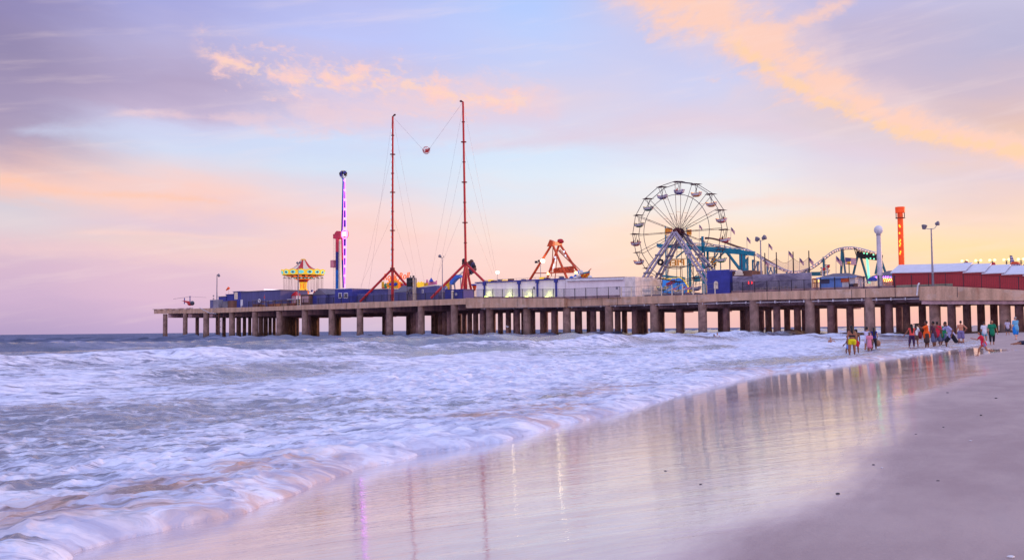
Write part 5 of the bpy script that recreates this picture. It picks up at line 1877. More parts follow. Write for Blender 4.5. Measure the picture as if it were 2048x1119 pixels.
for deg, (cn, crgb) in GC.items():
    an = R(deg - 1.5)
    px_, pz_ = hub.x + RW * math.cos(an), hub.z + RW * math.sin(an)
    gm = mat('gondola_%s_%d' % (cn, crgb[0]), crgb, 0.4)
    zt_ = pz_ - 2.15
    tub = MB()
    NUg = 16
    prof = [(0.02, -0.52), (0.55, -0.48), (0.95, -0.25), (1.22, 0.12), (1.25, 0.2), (1.1, 0.2), (0.8, -0.15), (0.02, -0.25)]
    tub.lathe((0, 0, 0), prof, NUg, lambda i, j: [2, 2, 0, 1, 1, 0, 0][j])
    tub.v = [(px_ + v[0] * 1.02, W + v[1] * 0.72, zt_ + v[2] + 0.16 * (abs(v[0]) ** 2) * (1 if v[2] > -0.2 else 0.3)) for v in tub.v]
    g_ = part('gondola', tub, [white, gm, gm], r, label='%s trimmed boat gondola' % cn, smooth=True)
    st2 = MB()
    for sa in (-0.62, 0.62):
        st2.box(px_ + sa - 0.28, px_ + sa + 0.28, W - 0.5, W + 0.5, zt_ - 0.2, zt_ + 0.06)
        st2.box(px_ + sa + (0.25 if sa > 0 else -0.35), px_ + sa + (0.35 if sa > 0 else -0.25), W - 0.5, W + 0.5, zt_ + 0.06, zt_ + 0.5)
    part('seat', st2, gm, g_)
    can = MB()
    can.prism([(px_ - 1.15, W - 0.75, pz_ - 0.05), (px_, W - 0.75, pz_ + 0.12), (px_ + 1.15, W - 0.75, pz_ - 0.05), (px_, W - 0.75, pz_ - 0.02)], (0, 1.5, 0))
    part('canopy', can, brown, g_)
    hg = MB()
    for sd in (-1, 1):
        hg.tube((px_ + sd * 0.32, W, pz_ - 0.05), (px_ + sd * 0.05, W, zt_ + 0.9), 0.05, 0.05, 5)
    hg.tube((px_, W, zt_ + 0.95), (px_, W, zt_ - 0.3), 0.07, 0.07, 6)
    hg.tube((px_, W - SP - 0.1, pz_), (px_, W + SP + 0.1, pz_), 0.06, 0.06, 6)
    part('hanger', hg, wheelst, g_)
    GPOS[deg] = (px_, zt_)
for sd, lab in ((-1, 'front'), (1, 'rear')):
    w_ = W + sd * 3.0
    ap = Vector((hub.x, W + sd * 1.8, hub.z - 0.1))
    for sg_ in (-1, 1):
        for off in (-0.7, 0.7):
            ft = Vector((hub.x + sg_ * 10.1 + off * 0.9, w_ + 0.2, zd(hub.x)))
            part('leg', MB().beam(ft, ap + Vector((off * 0.5, 0, 0)), 0.34, 0.42, up=(0, 1, 0)), legst, r)
        for f_ in (0.35, 0.62):
            c_ = Vector((hub.x + sg_ * 10.1 * f_, w_ + (ap.y - w_) * (1 - f_), hub.z + (zd(hub.x) - hub.z) * f_))
            mb = MB().tube(c_ - Vector((0.9, 0, 0)), c_ + Vector((0.9, 0, 0)), 0.22, 0.22, 10)
            part('leg_collar', mb, legst if sg_ > 0 else grey, r)
    cb = MB().beam((hub.x - 2.1, w_ + (ap.y - w_) * 0.76, hub.z - 2.9), (hub.x + 2.1, w_ + (ap.y - w_) * 0.76, hub.z - 2.9), 0.16)
    part('cross_brace', cb, wheelst, r)
c_ = Vector((hub.x - 4.9, W - 3, 0)); c_.z = q3(1321, 524, W - 3).z
c_.x = q3(1321, 524, W - 3).x
mb = MB()
for i in range(8):
    an = i * math.pi / 4
    mb.ell((c_.x + 0.55 * math.cos(an), c_.y, c_.z + 0.5 * math.sin(an)), 0.3, 0.3, 0.26, 7, 5)
part('drive_motor', mb, iron, r)
a0, a1 = hub.x - 10.5, hub.x + 10.0
part('base_platform', MB().box(a0, a1, W - 4.5, W + 4.5, zd(hub.x) + 0.01, zd(hub.x) + 0.5), MATS['slate_paint'], r)
mb = MB()
p_ = q3(1272.5, 560, 8)
for i in range(4):
    mb.box(p_.x + i * 0.55, p_.x + i * 0.55 + 0.4, 7.6, 8.6, zd(p_.x) + 1.9 + 0.0, zd(p_.x) + 2.3)
mb.box(p_.x - 0.2, p_.x + 2.3, 7.4, 8.8, zd(p_.x) + 2.3, zd(p_.x) + 2.5)
mb.box(p_.x - 0.1, p_.x + 2.2, 7.5, 8.7, zd(p_.x), zd(p_.x) + 1.3)
for i in range(5):
    mb.box(p_.x + i * 0.52, p_.x + i * 0.52 + 0.08, 7.5, 7.58, zd(p_.x) + 1.3, zd(p_.x) + 2.3)
single('queue_shelter', 'small dark shelter with posts at the foot of the left wheel leg', 'shelter', mb, brown, (p_.x, 7.5, zd(p_.x)))

# mural behind the wheel
W = 19.0
r = thing('mural_front', 'arched fairground mural of blue waves with a yellow edge and red lettering strokes', 'ride front', (q3(1340, 590).x, W, zd(q3(1340, 590).x)))
out, inn = [], []
for k_ in range(41):
    u_ = k_ / 40
    y = 558 - 5.0 * abs(math.sin(u_ * math.pi * 2.0)) if 0.04 < u_ < 0.96 else 566
    y = 571 - 14.0 * min(1, math.sin(min(u_, 1 - u_) * math.pi * 1.15) * 1.6) - 3.0 * math.sin(max(0, (u_ - 0.5)) * math.pi * 2) + 0.6 * math.sin(u_ * 40)
    out.append((1303 + 73 * u_, y))
pl = lambda pts, w_: [tuple(q3(x, y, w_)) for x, y in pts]
part('border', MB().prism(pl(out, W) + [tuple(q3(1376, 592, W)), tuple(q3(1303, 592, W))], (0, 0.3, 0)), L_yel, r)
inn = [(1339.5 + (x - 1339.5) * 0.96, y + 1.8) for x, y in out]
part('painted_sea', MB().prism(pl(inn, W - 0.1) + [tuple(q3(1374, 592, W - 0.1)), tuple(q3(1305, 592, W - 0.1))], (0, 0.08, 0)), mat('mural_blue', (60, 140, 230), 0.5, emit=(60, 140, 230), es=0.35), r)
mb = MB()
for i, (x0, y0, x1, y1, h_, mi) in enumerate([(1308, 576, 1326, 566, 4, 0), (1318, 580, 1345, 572, 5, 0), (1345, 578, 1368, 566, 4, 0), (1350, 570, 1366, 562, 2, 2), (1360, 582, 1373, 571, 5, 3), (1305, 571, 1316, 563, 2, 3), (1352, 584, 1372, 577, 4, 2)]):
    mb.m = mi
    pts = []
    for k_ in range(9):
        u_ = k_ / 8
        pts.append((x0 + (x1 - x0) * u_, y0 + (y1 - y0) * u_ - h_ * 0.5 * math.sin(u_ * math.pi)))
    for k_ in range(9):
        u_ = 1 - k_ / 8
        pts.append((x0 + (x1 - x0) * u_, y0 + (y1 - y0) * u_ + h_ * 0.4 * math.sin(u_ * math.pi)))
    mb.prism(pl(pts, W - 0.16), (0, 0.05, 0))
part('painted_wave', mb, [white, blue, navy, orange], r)
mb = MB()
for i in range(6):
    x = 1334 + i * 2.9
    y = 569.5 - i * 1.3
    mb.tube(q3(x - 1, y - 3, W - 0.3), q3(x + 1, y + 3, W - 0.3), 0.14, 0.14, 6)
    mb.tube(q3(x - 1.4, y - 2.6, W - 0.3), q3(x + 1.3, y - 3.1, W - 0.3), 0.12, 0.12, 6)
part('painted_stroke', mb, red, r)
# crowd of booths and machines at its foot
tones = [(230, 150, 60), (40, 60, 150), (220, 210, 200), (170, 50, 60), (90, 70, 90), (240, 196, 60), (60, 56, 80), (214, 120, 150), (120, 160, 210), (150, 96, 60)]
labs = ['orange counter', 'deep blue counter', 'white counter', 'crimson counter', 'plum coloured counter', 'yellow counter', 'slate coloured counter', 'rose pink counter', 'powder blue counter', 'brown counter']
for i in range(10):
    x0 = 1308 + i * 9.0
    a0, a1, w0, w1, z0, z1 = bx(x0, x0 + 6.2, 17.4, 18.3, 578 - (i * 37 % 5))
    rr_ = thing('game_booth', '%s of a fairground booth below the arched mural behind the wheel' % labs[i], 'booth', (a0, w0, z0), 'booths in front of the arched mural')
    mm_ = mat('booth_%d' % i, tones[i], 0.6, var=0.3, scale=2.0)
    part('counter', MB().box(a0, a1, w0, w1, z0, z0 + (z1 - z0) * 0.5), mm_, rr_)
    part('awning', MB().prism([(a0 - 0.1, w0 - 0.4, z1 - 0.5), (a0 - 0.1, w1, z1), (a0 - 0.1, w1, z1 - 0.15), (a0 - 0.1, w0 - 0.4, z1 - 0.6)], (a1 - a0 + 0.2, 0, 0)), [white, mat('booth_7', tones[7]), yellow][i % 3], rr_)
    part('post', MB().box(a0, a0 + 0.1, w0, w0 + 0.1, z0 + (z1 - z0) * 0.5, z1 - 0.5), grey, rr_)
# yellow banner frames seen through the wheel top
for i, (x0, x1, y0, y1) in enumerate([(1331, 1345, 455, 470), (1374, 1384, 458, 474)]):
    W = 24
    p_, s_ = q3(x0, y0), q3(x1, y1)
    rr_ = thing('banner_frame', ['wide yellow and orange fringed banner left of the wheel hub', 'narrow yellow and orange fringed banner right of the wheel hub'][i], 'banner', (p_.x, W, zd(p_.x)))
    part('mast', MB().box(p_.x - 0.14, p_.x + 0.14, W - 0.1, W + 0.14, zd(p_.x), p_.z + 0.3), teal, rr_)
    mb = MB()
    n = 8
    for k_ in range(n):
        mb.m = k_ % 2
        a = p_.x + (s_.x - p_.x) * k_ / n
        mb.prism([(a, W - 0.2, p_.z - 0.1), (a + (s_.x - p_.x) / n, W - 0.2, p_.z - 0.25), (a + (s_.x - p_.x) / n, W - 0.2, s_.z + 0.5 * (k_ % 3)), (a, W - 0.2, s_.z + 0.3 * ((k_ + 1) % 3))], (0, 0.06, 0))
    part('cloth', mb, [yellow, orange], rr_)

# ================================================================== PIER NAME SIGN (its back is towards the beach)
W = 26.0
tp = q3(1378, 531.5)
p_, s_ = q3(1330, 519), q3(1428, 517)
r = thing('name_sign', 'gold open letter pier sign on a dark rail, seen from behind through the wheel', 'sign', (tp.x, W, zd(tp.x)))
m_a = (q3(1432, 530).x - q3(1330, 530).x)
lt = text_mb('STEEL PIER', (0, 0, 0), 2.9, -1.0, 0.25, 0.05)
xs_ = [v[0] for v in lt.v]
sc_ = m_a / (max(xs_) - min(xs_))
cx_ = (max(xs_) + min(xs_)) / 2
zb_ = q3(1340, 532).z
zt_ = q3(1340, 519.5).z
zs_ = [v[2] for v in lt.v]
kz = (zt_ - zb_) / (max(zs_) - min(zs_))
mid_ = (q3(1432, 530).x + q3(1330, 530).x) / 2
dz = (q3(1432, 527).z - q3(1330, 532).z) / m_a
lt.v = [(mid_ + (v[0] - cx_) * sc_, W + v[1], zb_ + (v[2] - min(zs_)) * kz + dz * ((v[0] - cx_) * sc_ + m_a / 2)) for v in lt.v]
part('lettering', lt, mat('gold_letter_paint', (226, 150, 40), 0.4), r)
mb = MB()
mb.beam((mid_ - m_a / 2, W + 0.2, zb_ - 0.2), (mid_ + m_a / 2, W + 0.2, zb_ - 0.2 + dz * m_a), 0.22)
mb.beam((mid_ - m_a / 2, W + 0.2, zt_ + 0.15), (mid_ + m_a / 2, W + 0.2, zt_ + 0.15 + dz * m_a), 0.14)
for f_ in (0.05, 0.3, 0.55, 0.8, 0.97):
    a = mid_ - m_a / 2 + m_a * f_
    mb.tube((a, W + 0.25, zd(a)), (a, W + 0.25, zb_ + dz * m_a * f_), 0.09, n=6)
part('frame', mb, brown, r)

# ================================================================== ROLLER COASTER
W = 27.0
r = thing('roller_coaster', 'teal framed roller coaster with a pale twin rail track running right from the wheel', 'ride', (q3(1490, 580).x, W, zd(q3(1490, 580).x)))
TRK = [(1318, 492), (1350, 489), (1380, 486.5), (1410, 487), (1440, 490.5), (1465, 495), (1488, 497.5), (1505, 503), (1520, 513), (1536, 523.5), (1556, 533), (1574, 540), (1590, 542.5), (1606, 540.5), (1622, 534.5), (1636, 525.5), (1650, 514.5), (1663, 504.5),
       (1674, 498.5), (1686, 495), (1698, 494), (1710, 494.2), (1724, 497), (1738, 501), (1752, 505)]


def crom(pts, n=6):
    out = []
    P = [pts[0]] + list(pts) + [pts[-1]]
    for i in range(1, len(P) - 2):
        for k_ in range(n):
            t_ = k_ / n
            a, b_, c, d_ = P[i - 1], P[i], P[i + 1], P[i + 2]
            out.append(0.5 * ((2 * b_) + (c - a) * t_ + (2 * a - 5 * b_ + 4 * c - d_) * t_ * t_ + (3 * b_ - a - 3 * c + d_) * t_ ** 3))
    out.append(P[-2])
    return out


tr = crom([q3(x, y) for x, y in TRK], 5)
for sd in (-0.5, 0.5):
    part('track_rail', MB().path([q + Vector((0, sd, 0)) for q in tr], 0.09, 6), pale, r, smooth=True)
mb = MB()
mb.path([q + Vector((0, 0, -0.4)) for q in tr], 0.10, 6)
part('track_spine', mb, steel, r, smooth=True)
mb = MB()
for q in tr[::2]:
    mb.box(q.x - 0.04, q.x + 0.04, q.y - 0.5, q.y + 0.5, q.z - 0.4, q.z - 0.02)
part('track_tie', mb, pale, r)
# second, lower track sloping down and away
tr2 = crom([q3(x, y, 29) for x, y in [(1400, 478), (1412, 475.5), (1430, 478), (1448, 484), (1470, 492), (1500, 502), (1530, 519), (1560, 536), (1585, 546)]], 5)
part('lower_track', MB().path(tr2, 0.2, 6).path([q + Vector((0, 1, 0)) for q in tr2], 0.2, 6), brown, r, smooth=True)
mb = MB().beam(q3(1315, 490.5, 25), q3(1390, 496, 25), 0.5, 0.8)
mb.beam(q3(1315, 486.5, 25), q3(1315, 491, 25), 0.3)
part('main_beam', mb, teal, r)
part('main_beam', MB().beam(q3(1390, 496, 25), q3(1482, 503.5, 25), 0.6, 1.15), teal, r)
part('main_beam', MB().beam(q3(1482, 503.5, 25), q3(1509, 508, 25), 0.6, 0.9), teal, r)
for (x, y0, wd, w_) in ((1333, 462, 0.30, 25), (1380, 478, 0.34, 25.5), (1406, 472.5, 0.3, 25), (1416, 498, 0.26, 26), (1487.5, 505, 0.75, 25.6), (1491.5, 505, 0.35, 26.5), (1429, 500, 0.12, 27), (1441, 500, 0.12, 27), (1648, 513.5, 0.24, 27), (1606, 543, 0.24, 27), (1618, 537, 0.2, 27), (1506, 519, 0.2, 27), (1516, 522, 0.2, 27), (1535, 531, 0.2, 27), (1549, 534, 0.2, 27), (1574, 544, 0.2, 27)):
    p_ = q3(x, y0, w_)
    part('support_post', MB().box(p_.x - wd, p_.x + wd, w_ - wd, w_ + wd, zd(p_.x), p_.z), teal if x < 1600 else dteal, r)
for (x0, y0, x1, y1, w_, th) in ((1455, 504, 1484, 541, 24.6, 0.13), (1452, 504, 1480, 541, 25.4, 0.13), (1512, 505.5, 1488, 507, 25.5, 0.35), (1507, 545, 1515, 523, 27, 0.1), (1507, 543, 1516, 543, 27, 0.12),
                                 (1352, 515, 1368, 502, 26, 0.14), (1424, 528, 1450, 503, 26, 0.12), (1424, 522, 1436, 506, 26, 0.12), (1540, 534, 1546, 548, 27, 0.1), (1543, 534, 1537, 548, 27, 0.1), (1612, 537, 1618, 548, 27, 0.12), (1614, 537, 1607, 548, 27, 0.12),
                                 (1684, 497, 1682.5, 548, 27, 0.2), (1685.5, 497, 1691.5, 548, 27.3, 0.2), (1370, 556, 1322, 551, 25, 0.22), (1370, 558, 1325, 557, 25, 0.15), (1390, 558, 1402, 556, 25, 0.6), (1623, 547.5, 1643, 547, 27, 0.4)):
    p_, s_ = q3(x0, y0, w_), q3(x1, y1, w_)
    part('brace', MB().beam(p_, s_, th * 2), dteal if x0 > 1600 else teal, r)
# lift / hanging train station on its splayed legs
W = 24.0
for (x0, y0, x1, y1) in ((1715, 512.5, 1702.5, 566), (1721, 512.5, 1737, 566), (1762, 519, 1771, 545), (1757, 519, 1751, 548), (1734, 514, 1739, 566)):
    s_ = q3(x1, y1, W)
    part('support_post', MB().tube(q3(x0, y0, W), s_, 0.24, 0.24, 8), L_mint if x0 == 1734 else dteal, r)
mb = MB()
mb.beam(q3(1713, 512.6, W), q3(1764, 519.5, W), 0.35, 0.5)
mb.beam(q3(1716, 503.2, W), q3(1765, 511, W), 0.3, 0.3)
fr = [(1708, 495), (1712, 509), (1716, 503), (1713, 512), (1709, 496), (1717, 504), (1712, 497), (1723, 503.5), (1765, 511), (1764, 519.5)]
for a_, b_ in zip(fr, fr[1:]):
    mb.tube(q3(a_[0], a_[1], W - .2), q3(b_[0], b_[1], W - .2), 0.07, n=5)
part('train_gantry', mb, iron, r)
tn = thing('coaster_train', 'dark suspended coaster train with green lights on the gantry left of the ball topped mast', 'train', q3(1740, 510, W - 0.5))
for i in range(8):
    c_ = q3(1718.5 + i * 5.2, 508.0 + i * 0.82, W - 0.8)
    mb = MB()
    mb.m = 0
    mb.box(c_.x - 0.34, c_.x + 0.30, W - 1.3, W - 0.3, c_.z - 0.5, c_.z + 0.25)
    mb.box(c_.x - 0.4, c_.x - 0.3, W - 1.3, W - 0.3, c_.z + 0.25, c_.z + 0.75)
    mb.ell((c_.x + 0.02, W - 1.0, c_.z + 0.45), 0.17, 0.17, 0.2, 7, 5)
    part('car', mb, black, tn)
mb = MB()
for x, y in ((1728, 506), (1734, 507), (1747, 509), (1741, 516.5), (1748, 517.5)):
    mb.ell(q3(x, y, W - 1.5), 0.16, 0.1, 0.16, 7, 5)
part('green_light', mb, L_mint, tn)

# ================================================================== BLUE BOX, NET, NETTED WALL
house('booth', 'tall plain cobalt blue booth with a thin pale edge right of the wheel leg', 1413.5, 1459, 2.0, 6.5, 541.0, navy, pale, over=0.04, rooft=0.06)
W = 1.9
p_ = q3(1432, 571)
single('wall_box', 'cream rounded utility box fixed low on the cobalt blue booth', 'box', MB().box(p_.x - 0.42, p_.x + 0.42, 1.8, 1.99, p_.z - 0.6, p_.z + 0.5).tube((p_.x, 1.8, p_.z + 0.5), (p_.x, 1.99, p_.z + 0.5), 0.4, n=14), cream, (p_.x, 1.8, p_.z))
r = house('building', 'weathered brown timber fronted shop with a pale script board and navy side', 1461, 1504, 3.2, 8, 543.0, brown, grey, over=0.05, rooft=0.1)
p_, s_ = q3(1469, 545, 3.1), q3(1487, 550, 3.1)
mb = MB()
mb.box(p_.x, s_.x, 3.02, 3.14, s_.z + 0.0, s_.z + 0.3)
mb.ell(((p_.x + s_.x) / 2, 3.08, s_.z + 0.55), 0.8, 0.07, 0.55, 12, 8)
part('script_board', mb, cream, r)
# netted grey wall with faint painted picture
W = 1.4
a0, a1 = LX(1504, W, 11), LX(1622, W, 11)
zA, zB = q3(1504, 549).z, q3(1622, 544.5).z
r = thing('netted_wall', 'long grey violet mesh covered wall with a faded painted picture under tall net posts', 'wall', (a0, W, zd(a0)))
a00 = LX(1466, W, 11)
mural = bpy.data.materials.new('faded_mural')
mural.use_nodes = True
t = NT(mural.node_tree)
b = t.n['Principled BSDF']
co = t.node('ShaderNodeTexCoord').outputs['Object']
nz = t.noise(t.mapping(co, (0.5, 1, 1.0)), 0.9, 5, 0.6, 1.2)
nz2 = t.noise(co, 0.35, 4, 0.5, 0.6)
c = t.mix(t.sstep(nz.outputs[0], 0.35, 0.65), lin((112, 100, 128)), lin((168, 156, 178)))
c = t.mix(t.math('MULTIPLY', t.sstep(nz2.outputs[0], 0.5, 0.62), 0.5), c, lin((196, 182, 196)))
t.set(b.inputs['Base Color'], c)
b.inputs['Roughness'].default_value = 0.8
part('wall', MB().prism([(a0, W, zd(a0)), (a1, W, zd(a1)), (a1, W, zB), (a0, W, zA)], (0, 0.3, 0)), mural, r)
part('end_wall', MB().prism([(a00, W - 0.1, zd(a00)), (a0 - 0.02, W - 0.1, zd(a0)), (a0 - 0.02, W - 0.1, zA - 0.3), (a00, W - 0.1, q3(1466, 552).z)], (0, 0.3, 0)), mural, r)
mb = MB()
for i in range(64):
    a = a00 + (a1 - a00) * i / 63
    if abs(a - a0) < 0.1: a += 0.1
    z = (zA - 0.35) if a < a0 else zA + (zB - zA) * (a - a0) / (a1 - a0)
    mb.box(a - 0.015, a + 0.015, W - 0.2, W - 0.16, zd(a), z)
part('mesh_screen', mb, grey, r)
mb = MB()
for i, (x, h_) in enumerate([(1511, .8), (1516, .7), (1521, .9), (1526, .8), (1532, .9), (1538, .8), (1545, .9), (1551, .8), (1557, .9), (1563, .8), (1570, .9), (1578, .7), (1590, .8)]):
    p_ = q3(x, 575 - i * 0.3, W - 0.1)
    mb.box(p_.x - 0.18, p_.x + 0.1, W - 0.13, W - 0.02, p_.z - h_, p_.z)
    mb.box(p_.x + 0.1, p_.x + 0.28, W - 0.13, W - 0.02, p_.z - h_ * (0.4 + 0.3 * (i % 3)), p_.z - 0.2 * (i % 2))
part('faded_painted_block', mb, mat('faded_cream_paint', (190, 168, 168), 0.8, var=0.3, scale=2), r)
for x in (1497.5, 1504):
    p_ = q3(x, 565, 1.0)
    single('red_lamp', 'small red warning light on the mesh wall, %s one' % ('left' if x < 1500 else 'right'), 'lamp', MB().ell((p_.x, 0.95, p_.z), 0.13, 0.1, 0.28, 8, 6), L_redl, (p_.x, 0.95, p_.z))
# tall net on posts
W = 5.0
r = thing('safety_net', 'tall thin peach tinted safety net hung between slim dark posts above the mesh wall', 'net', (q3(1530, 590).x, W, zd(q3(1530, 590).x)))
posts = [(1459, 510, 13), (1483, 508, 12), (1508.5, 507, 10), (1529.5, 505.5, 5), (1552.5, 504, 5), (1586, 503, 5), (1617.5, 501, 5)]
tops = []
for x, y, w_ in posts:
    p_ = q3(x, y, w_)
    part('net_post', MB().tube((p_.x, w_, zd(p_.x)), p_, 0.15, 0.10, 8), iron if x > 1520 else MATS['slate_paint'], r)
    tops.append(p_)
nm = bpy.data.materials.new('fine_netting')
nm.use_nodes = True
t = NT(nm.node_tree)
b = t.n['Principled BSDF']
b.inputs['Base Color'].default_value = lin((196, 150, 146))
b.inputs['Roughness'].default_value = 0.9
co = t.node('ShaderNodeTexCoord').outputs['Object']
x_, y_, z_ = t.sep(co)
g1 = t.math('FRACT', t.math('MULTIPLY', x_, 12.0))
g2 = t.math('FRACT', t.math('MULTIPLY', z_, 12.0))
gg = t.math('MAXIMUM', t.math('LESS_THAN', g1, 0.16), t.math('LESS_THAN', g2, 0.16))
t.l.new(gg, b.inputs['Alpha'])
for i in range(len(tops) - 1):
    p_, s_ = tops[i], tops[i + 1]
    if i < 2: continue
    mb = MB()
    n = 8
    for k_ in range(n):
        u0, u1 = k_ / n, (k_ + 1) / n
        def tp_(u):
            q = p_.lerp(s_, u)
            q.z -= 1.2 + 0.9 * math.sin(u * math.pi) * (1 if i > 3 else 0.6) + 0.1
            return q
        A_, B_ = tp_(u0), tp_(u1)
        mb._add([A_, B_, (B_.x, B_.y, zd(B_.x) + 3), (A_.x, A_.y, zd(A_.x) + 3)], [(0, 1, 2, 3)])
    part('netting', mb, nm, r)
    mb = MB().path([p_.lerp(s_, u) - Vector((0, 0, 1.2 + 0.9 * math.sin(u * math.pi) * (1 if i > 3 else 0.6))) for u in np.linspace(0, 1, 9)], 0.035, 5)
    part('edge_rope', mb, brown, r)
# flags
for x, y, x1, fs_, w_, lb in ((1493.5, 473, 1496, 1.5, 31, 'striped flag left of the twin floodlight mast, above the track'), (1537, 486, 1536, 1.5, 31, 'striped flag just right of the twin floodlight mast'),
                              (1577, 501, 1575, 1.7, 31, 'striped flag above the middle of the netting'), (1599, 515, 1598.5, 1.6, 31, 'striped flag low inside the right net bay'),
                              (1617, 513, 1618, 1.8, 24, 'striped flag half hidden by the last net post'), (1672, 511, 1672, 2.0, 22, 'striped flag left of the twin coaster legs'), (1690, 514, 1690, 2.6, 22, 'wide striped flag flying right of the twin coaster legs'),
                              (1398.5, 449, 1398.5, 1.3, 33, 'striped flag above the wheel hub at its right'), (1462, 454, 1460, 1.6, 33, 'striped flag beyond the wheel rim at its right'), (1530, 520, 1529, 1.4, 8, 'striped flag drooping on the first tall net post')):
    flag(lb, x, 560, y, w_, lean=x1 - x, fs=fs_ * 0.85, droop=0.15 if x == 1690 else 0.85, drop=1.0)
lampost('tall mast with two round floodlight heads before the coaster dip', 1521, 580, 480, 3.0, [(-6.5, 0, 0.95, -30), (7.5, -3, 0.95, 60)], r0=0.2)
lampost('tall mast with two floodlight heads before the red building', 1862.5, 572, 456.5, 1.2, [(-14, -1, 0.9, -10), (12.5, -8, 0.75, 75)], r0=0.2)

# ================================================================== PALE BLUE HUT AND THE STALLS BEHIND
W = 3.0
a0, a1 = LX(1639, W, 10), LX(1684, W, 10)
zT = q3(1640, 555.5).z
r = thing('hut', 'pale blue hut with a grey hipped roof, white end and orange sign', 'hut', (a0, W, zd(a0)))
a2 = a1 + 2.4
lb_ = mat('pale_blue_boards', (110, 150, 220), 0.6, streak=True)
part('wall', MB().box(a0, a1, W, W + 5, zd(a0) - 0.2, zT), lb_, r)
part('end_wall', MB().box(a1 + 0.01, a2, W + 0.02, W + 5, zd(a0) - 0.2, zT), white, r)
zr = q3(1660, 545.5).z
mb = MB()
mb._add([(a0 - 0.4, W - 0.4, zT), (a2 + 0.4, W - 0.4, zT), (a2 + 0.4, W + 5.4, zT), (a0 - 0.4, W + 5.4, zT), (a0 + 1.6, W + 2.5, zr), (a2 - 2.2, W + 2.5, zr)],
        [(0, 1, 5, 4), (1, 2, 5), (2, 3, 4, 5), (3, 0, 4), (3, 2, 1, 0)])
part('roof', mb, roofg, r)
part('fascia', MB().box(a0 - 0.42, a2 + 0.42, W - 0.46, W - 0.41, zT - 0.22, zT + 0.05), mat('sky_blue_trim', (140, 176, 236), 0.5), r)
p_ = q3(1690, 559, W - 0.1)
part('sign_board', MB().box(p_.x - 0.75, p_.x + 0.75, W - 0.14, W - 0.03, p_.z - 0.4, p_.z + 0.4), orange, r)
p_ = q3(1650, 562, W - 0.1)
part('serving_hatch', MB().box(p_.x - 0.9, p_.x + 0.8, W - 0.1, W - 0.02, p_.z - 0.4, p_.z + 0.3), MATS['slate_paint'], r)
W = 14
for i, (x0, x1, y, c_) in enumerate([(1625, 1631, 557, (170, 60, 60)), (1632, 1639, 556, (190, 140, 110))]):
    a0, a1, w0, w1, z0, z1 = bx(x0, x1, W, W + 1.5, y)
    rr_ = thing('scaffold_stall', ['crimson open stall squeezed between the mesh wall and the pale blue hut', 'tan open stall touching the left side of the pale blue hut'][i], 'stall', (a0, W, z0))
    mm_ = mat('scaffold_%d' % i, c_, 0.6)
    mb = MB()
    for a in (a0, (a0 + a1) / 2, a1):
        mb.box(a - 0.08, a + 0.08, W, W + 0.15, z0, z1)
    part('post', mb, mm_, rr_)
    mb = MB()
    for z in (z0 + 0.9, z0 + 1.9, z1 - 0.1):
        mb.box(a0, a1, W - 0.05, W + 0.0, z, z + 0.15)
    part('shelf', mb, mm_, rr_)
    part('lit_panel', MB().box(a0 + 0.1, a1 - 0.1, W + 0.3, W + 0.4, z1 - 0.9, z1 - 0.3), L_soft, rr_)
# little space-ship like figures by the hut roof
for i, (x, y, h_) in enumerate([(1645.5, 534, 9), (1654.5, 529, 14)]):
    p_ = q3(x, y, 18)
    rr_ = thing('radio_mast', ['short stubby mast cluster behind the hut roof', 'taller mast cluster with dish and bars behind the hut roof'][i], 'mast', (p_.x, 18, zd(p_.x)))
    mb = MB().tube((p_.x, 18, zd(p_.x)), (p_.x, 18, p_.z), 0.14, n=6)
    part('pole', mb, white, rr_)
    mb = MB()
    for k_ in range(5):
        mb.box(p_.x - 0.45 + 0.12 * (k_ % 2), p_.x + 0.5 - 0.15 * (k_ % 3), 17.9, 18.1, p_.z - 0.35 * k_ - 0.2, p_.z - 0.35 * k_)
    part('bracket', mb, MATS['slate_paint'], rr_)
    part('dish', MB().ell((p_.x + 0.3, 17.8, p_.z - 0.4), 0.3, 0.12, 0.3, 10, 6), red, rr_)
p_ = q3(1698, 527, 10)
r = thing('lamp_pole', 'slim olive pole with a small yellow lamp between the hut and the gantry', 'street lamp', (p_.x, 10, zd(p_.x)))
part('pole', MB().tube((p_.x, 10, zd(p_.x)), p_, 0.13, 0.1, 8), mat('olive_paint', (110, 120, 84)), r)
part('lamp', MB().box(p_.x - 0.3, p_.x + 0.3, 9.8, 10.2, p_.z, p_.z + 0.4), yellow, r)
for i, (x0, x1, y) in enumerate([(1699, 1703, 567), (1706, 1712, 566)]):
    a0, a1, w0, w1, z0, z1 = bx(x0, x1, 1.2, 2.2, y)
    single('rubbish_bin', ['dark bin behind the fence at the foot of the coaster leg', 'brownish bin right of the dark bin at the coaster leg'][i], 'bin',
           MB().lathe(((a0 + a1) / 2, 1.7, z0), [(0.01, 0), (0.33, 0), (0.4, z1 - z0 - 0.12), (0.44, z1 - z0 - 0.1), (0.3, z1 - z0), (0.01, z1 - z0)], 14), [MATS['slate_paint'], brown][i], ((a0 + a1) / 2, 1.7, z0))
# white picket crowd barrier
a0, a1 = LX(1716, 4, 10), LX(1752, 4, 10)
r = thing('crowd_barrier', 'pale crowd barrier of close pickets behind the black fence', 'barrier', (a0, 4, zd(a0)))
mb = MB()
a = a0
while a < a1:
    mb.box(a - 0.03, a + 0.03, 4, 4.05, zd(a), zd(a) + 1.5)
    a += 0.2
part('picket', mb, pale, r)
part('rail', MB().box(a0, a1, 3.97, 3.99, zd(a0) + 1.35, zd(a0) + 1.45), pale, r)

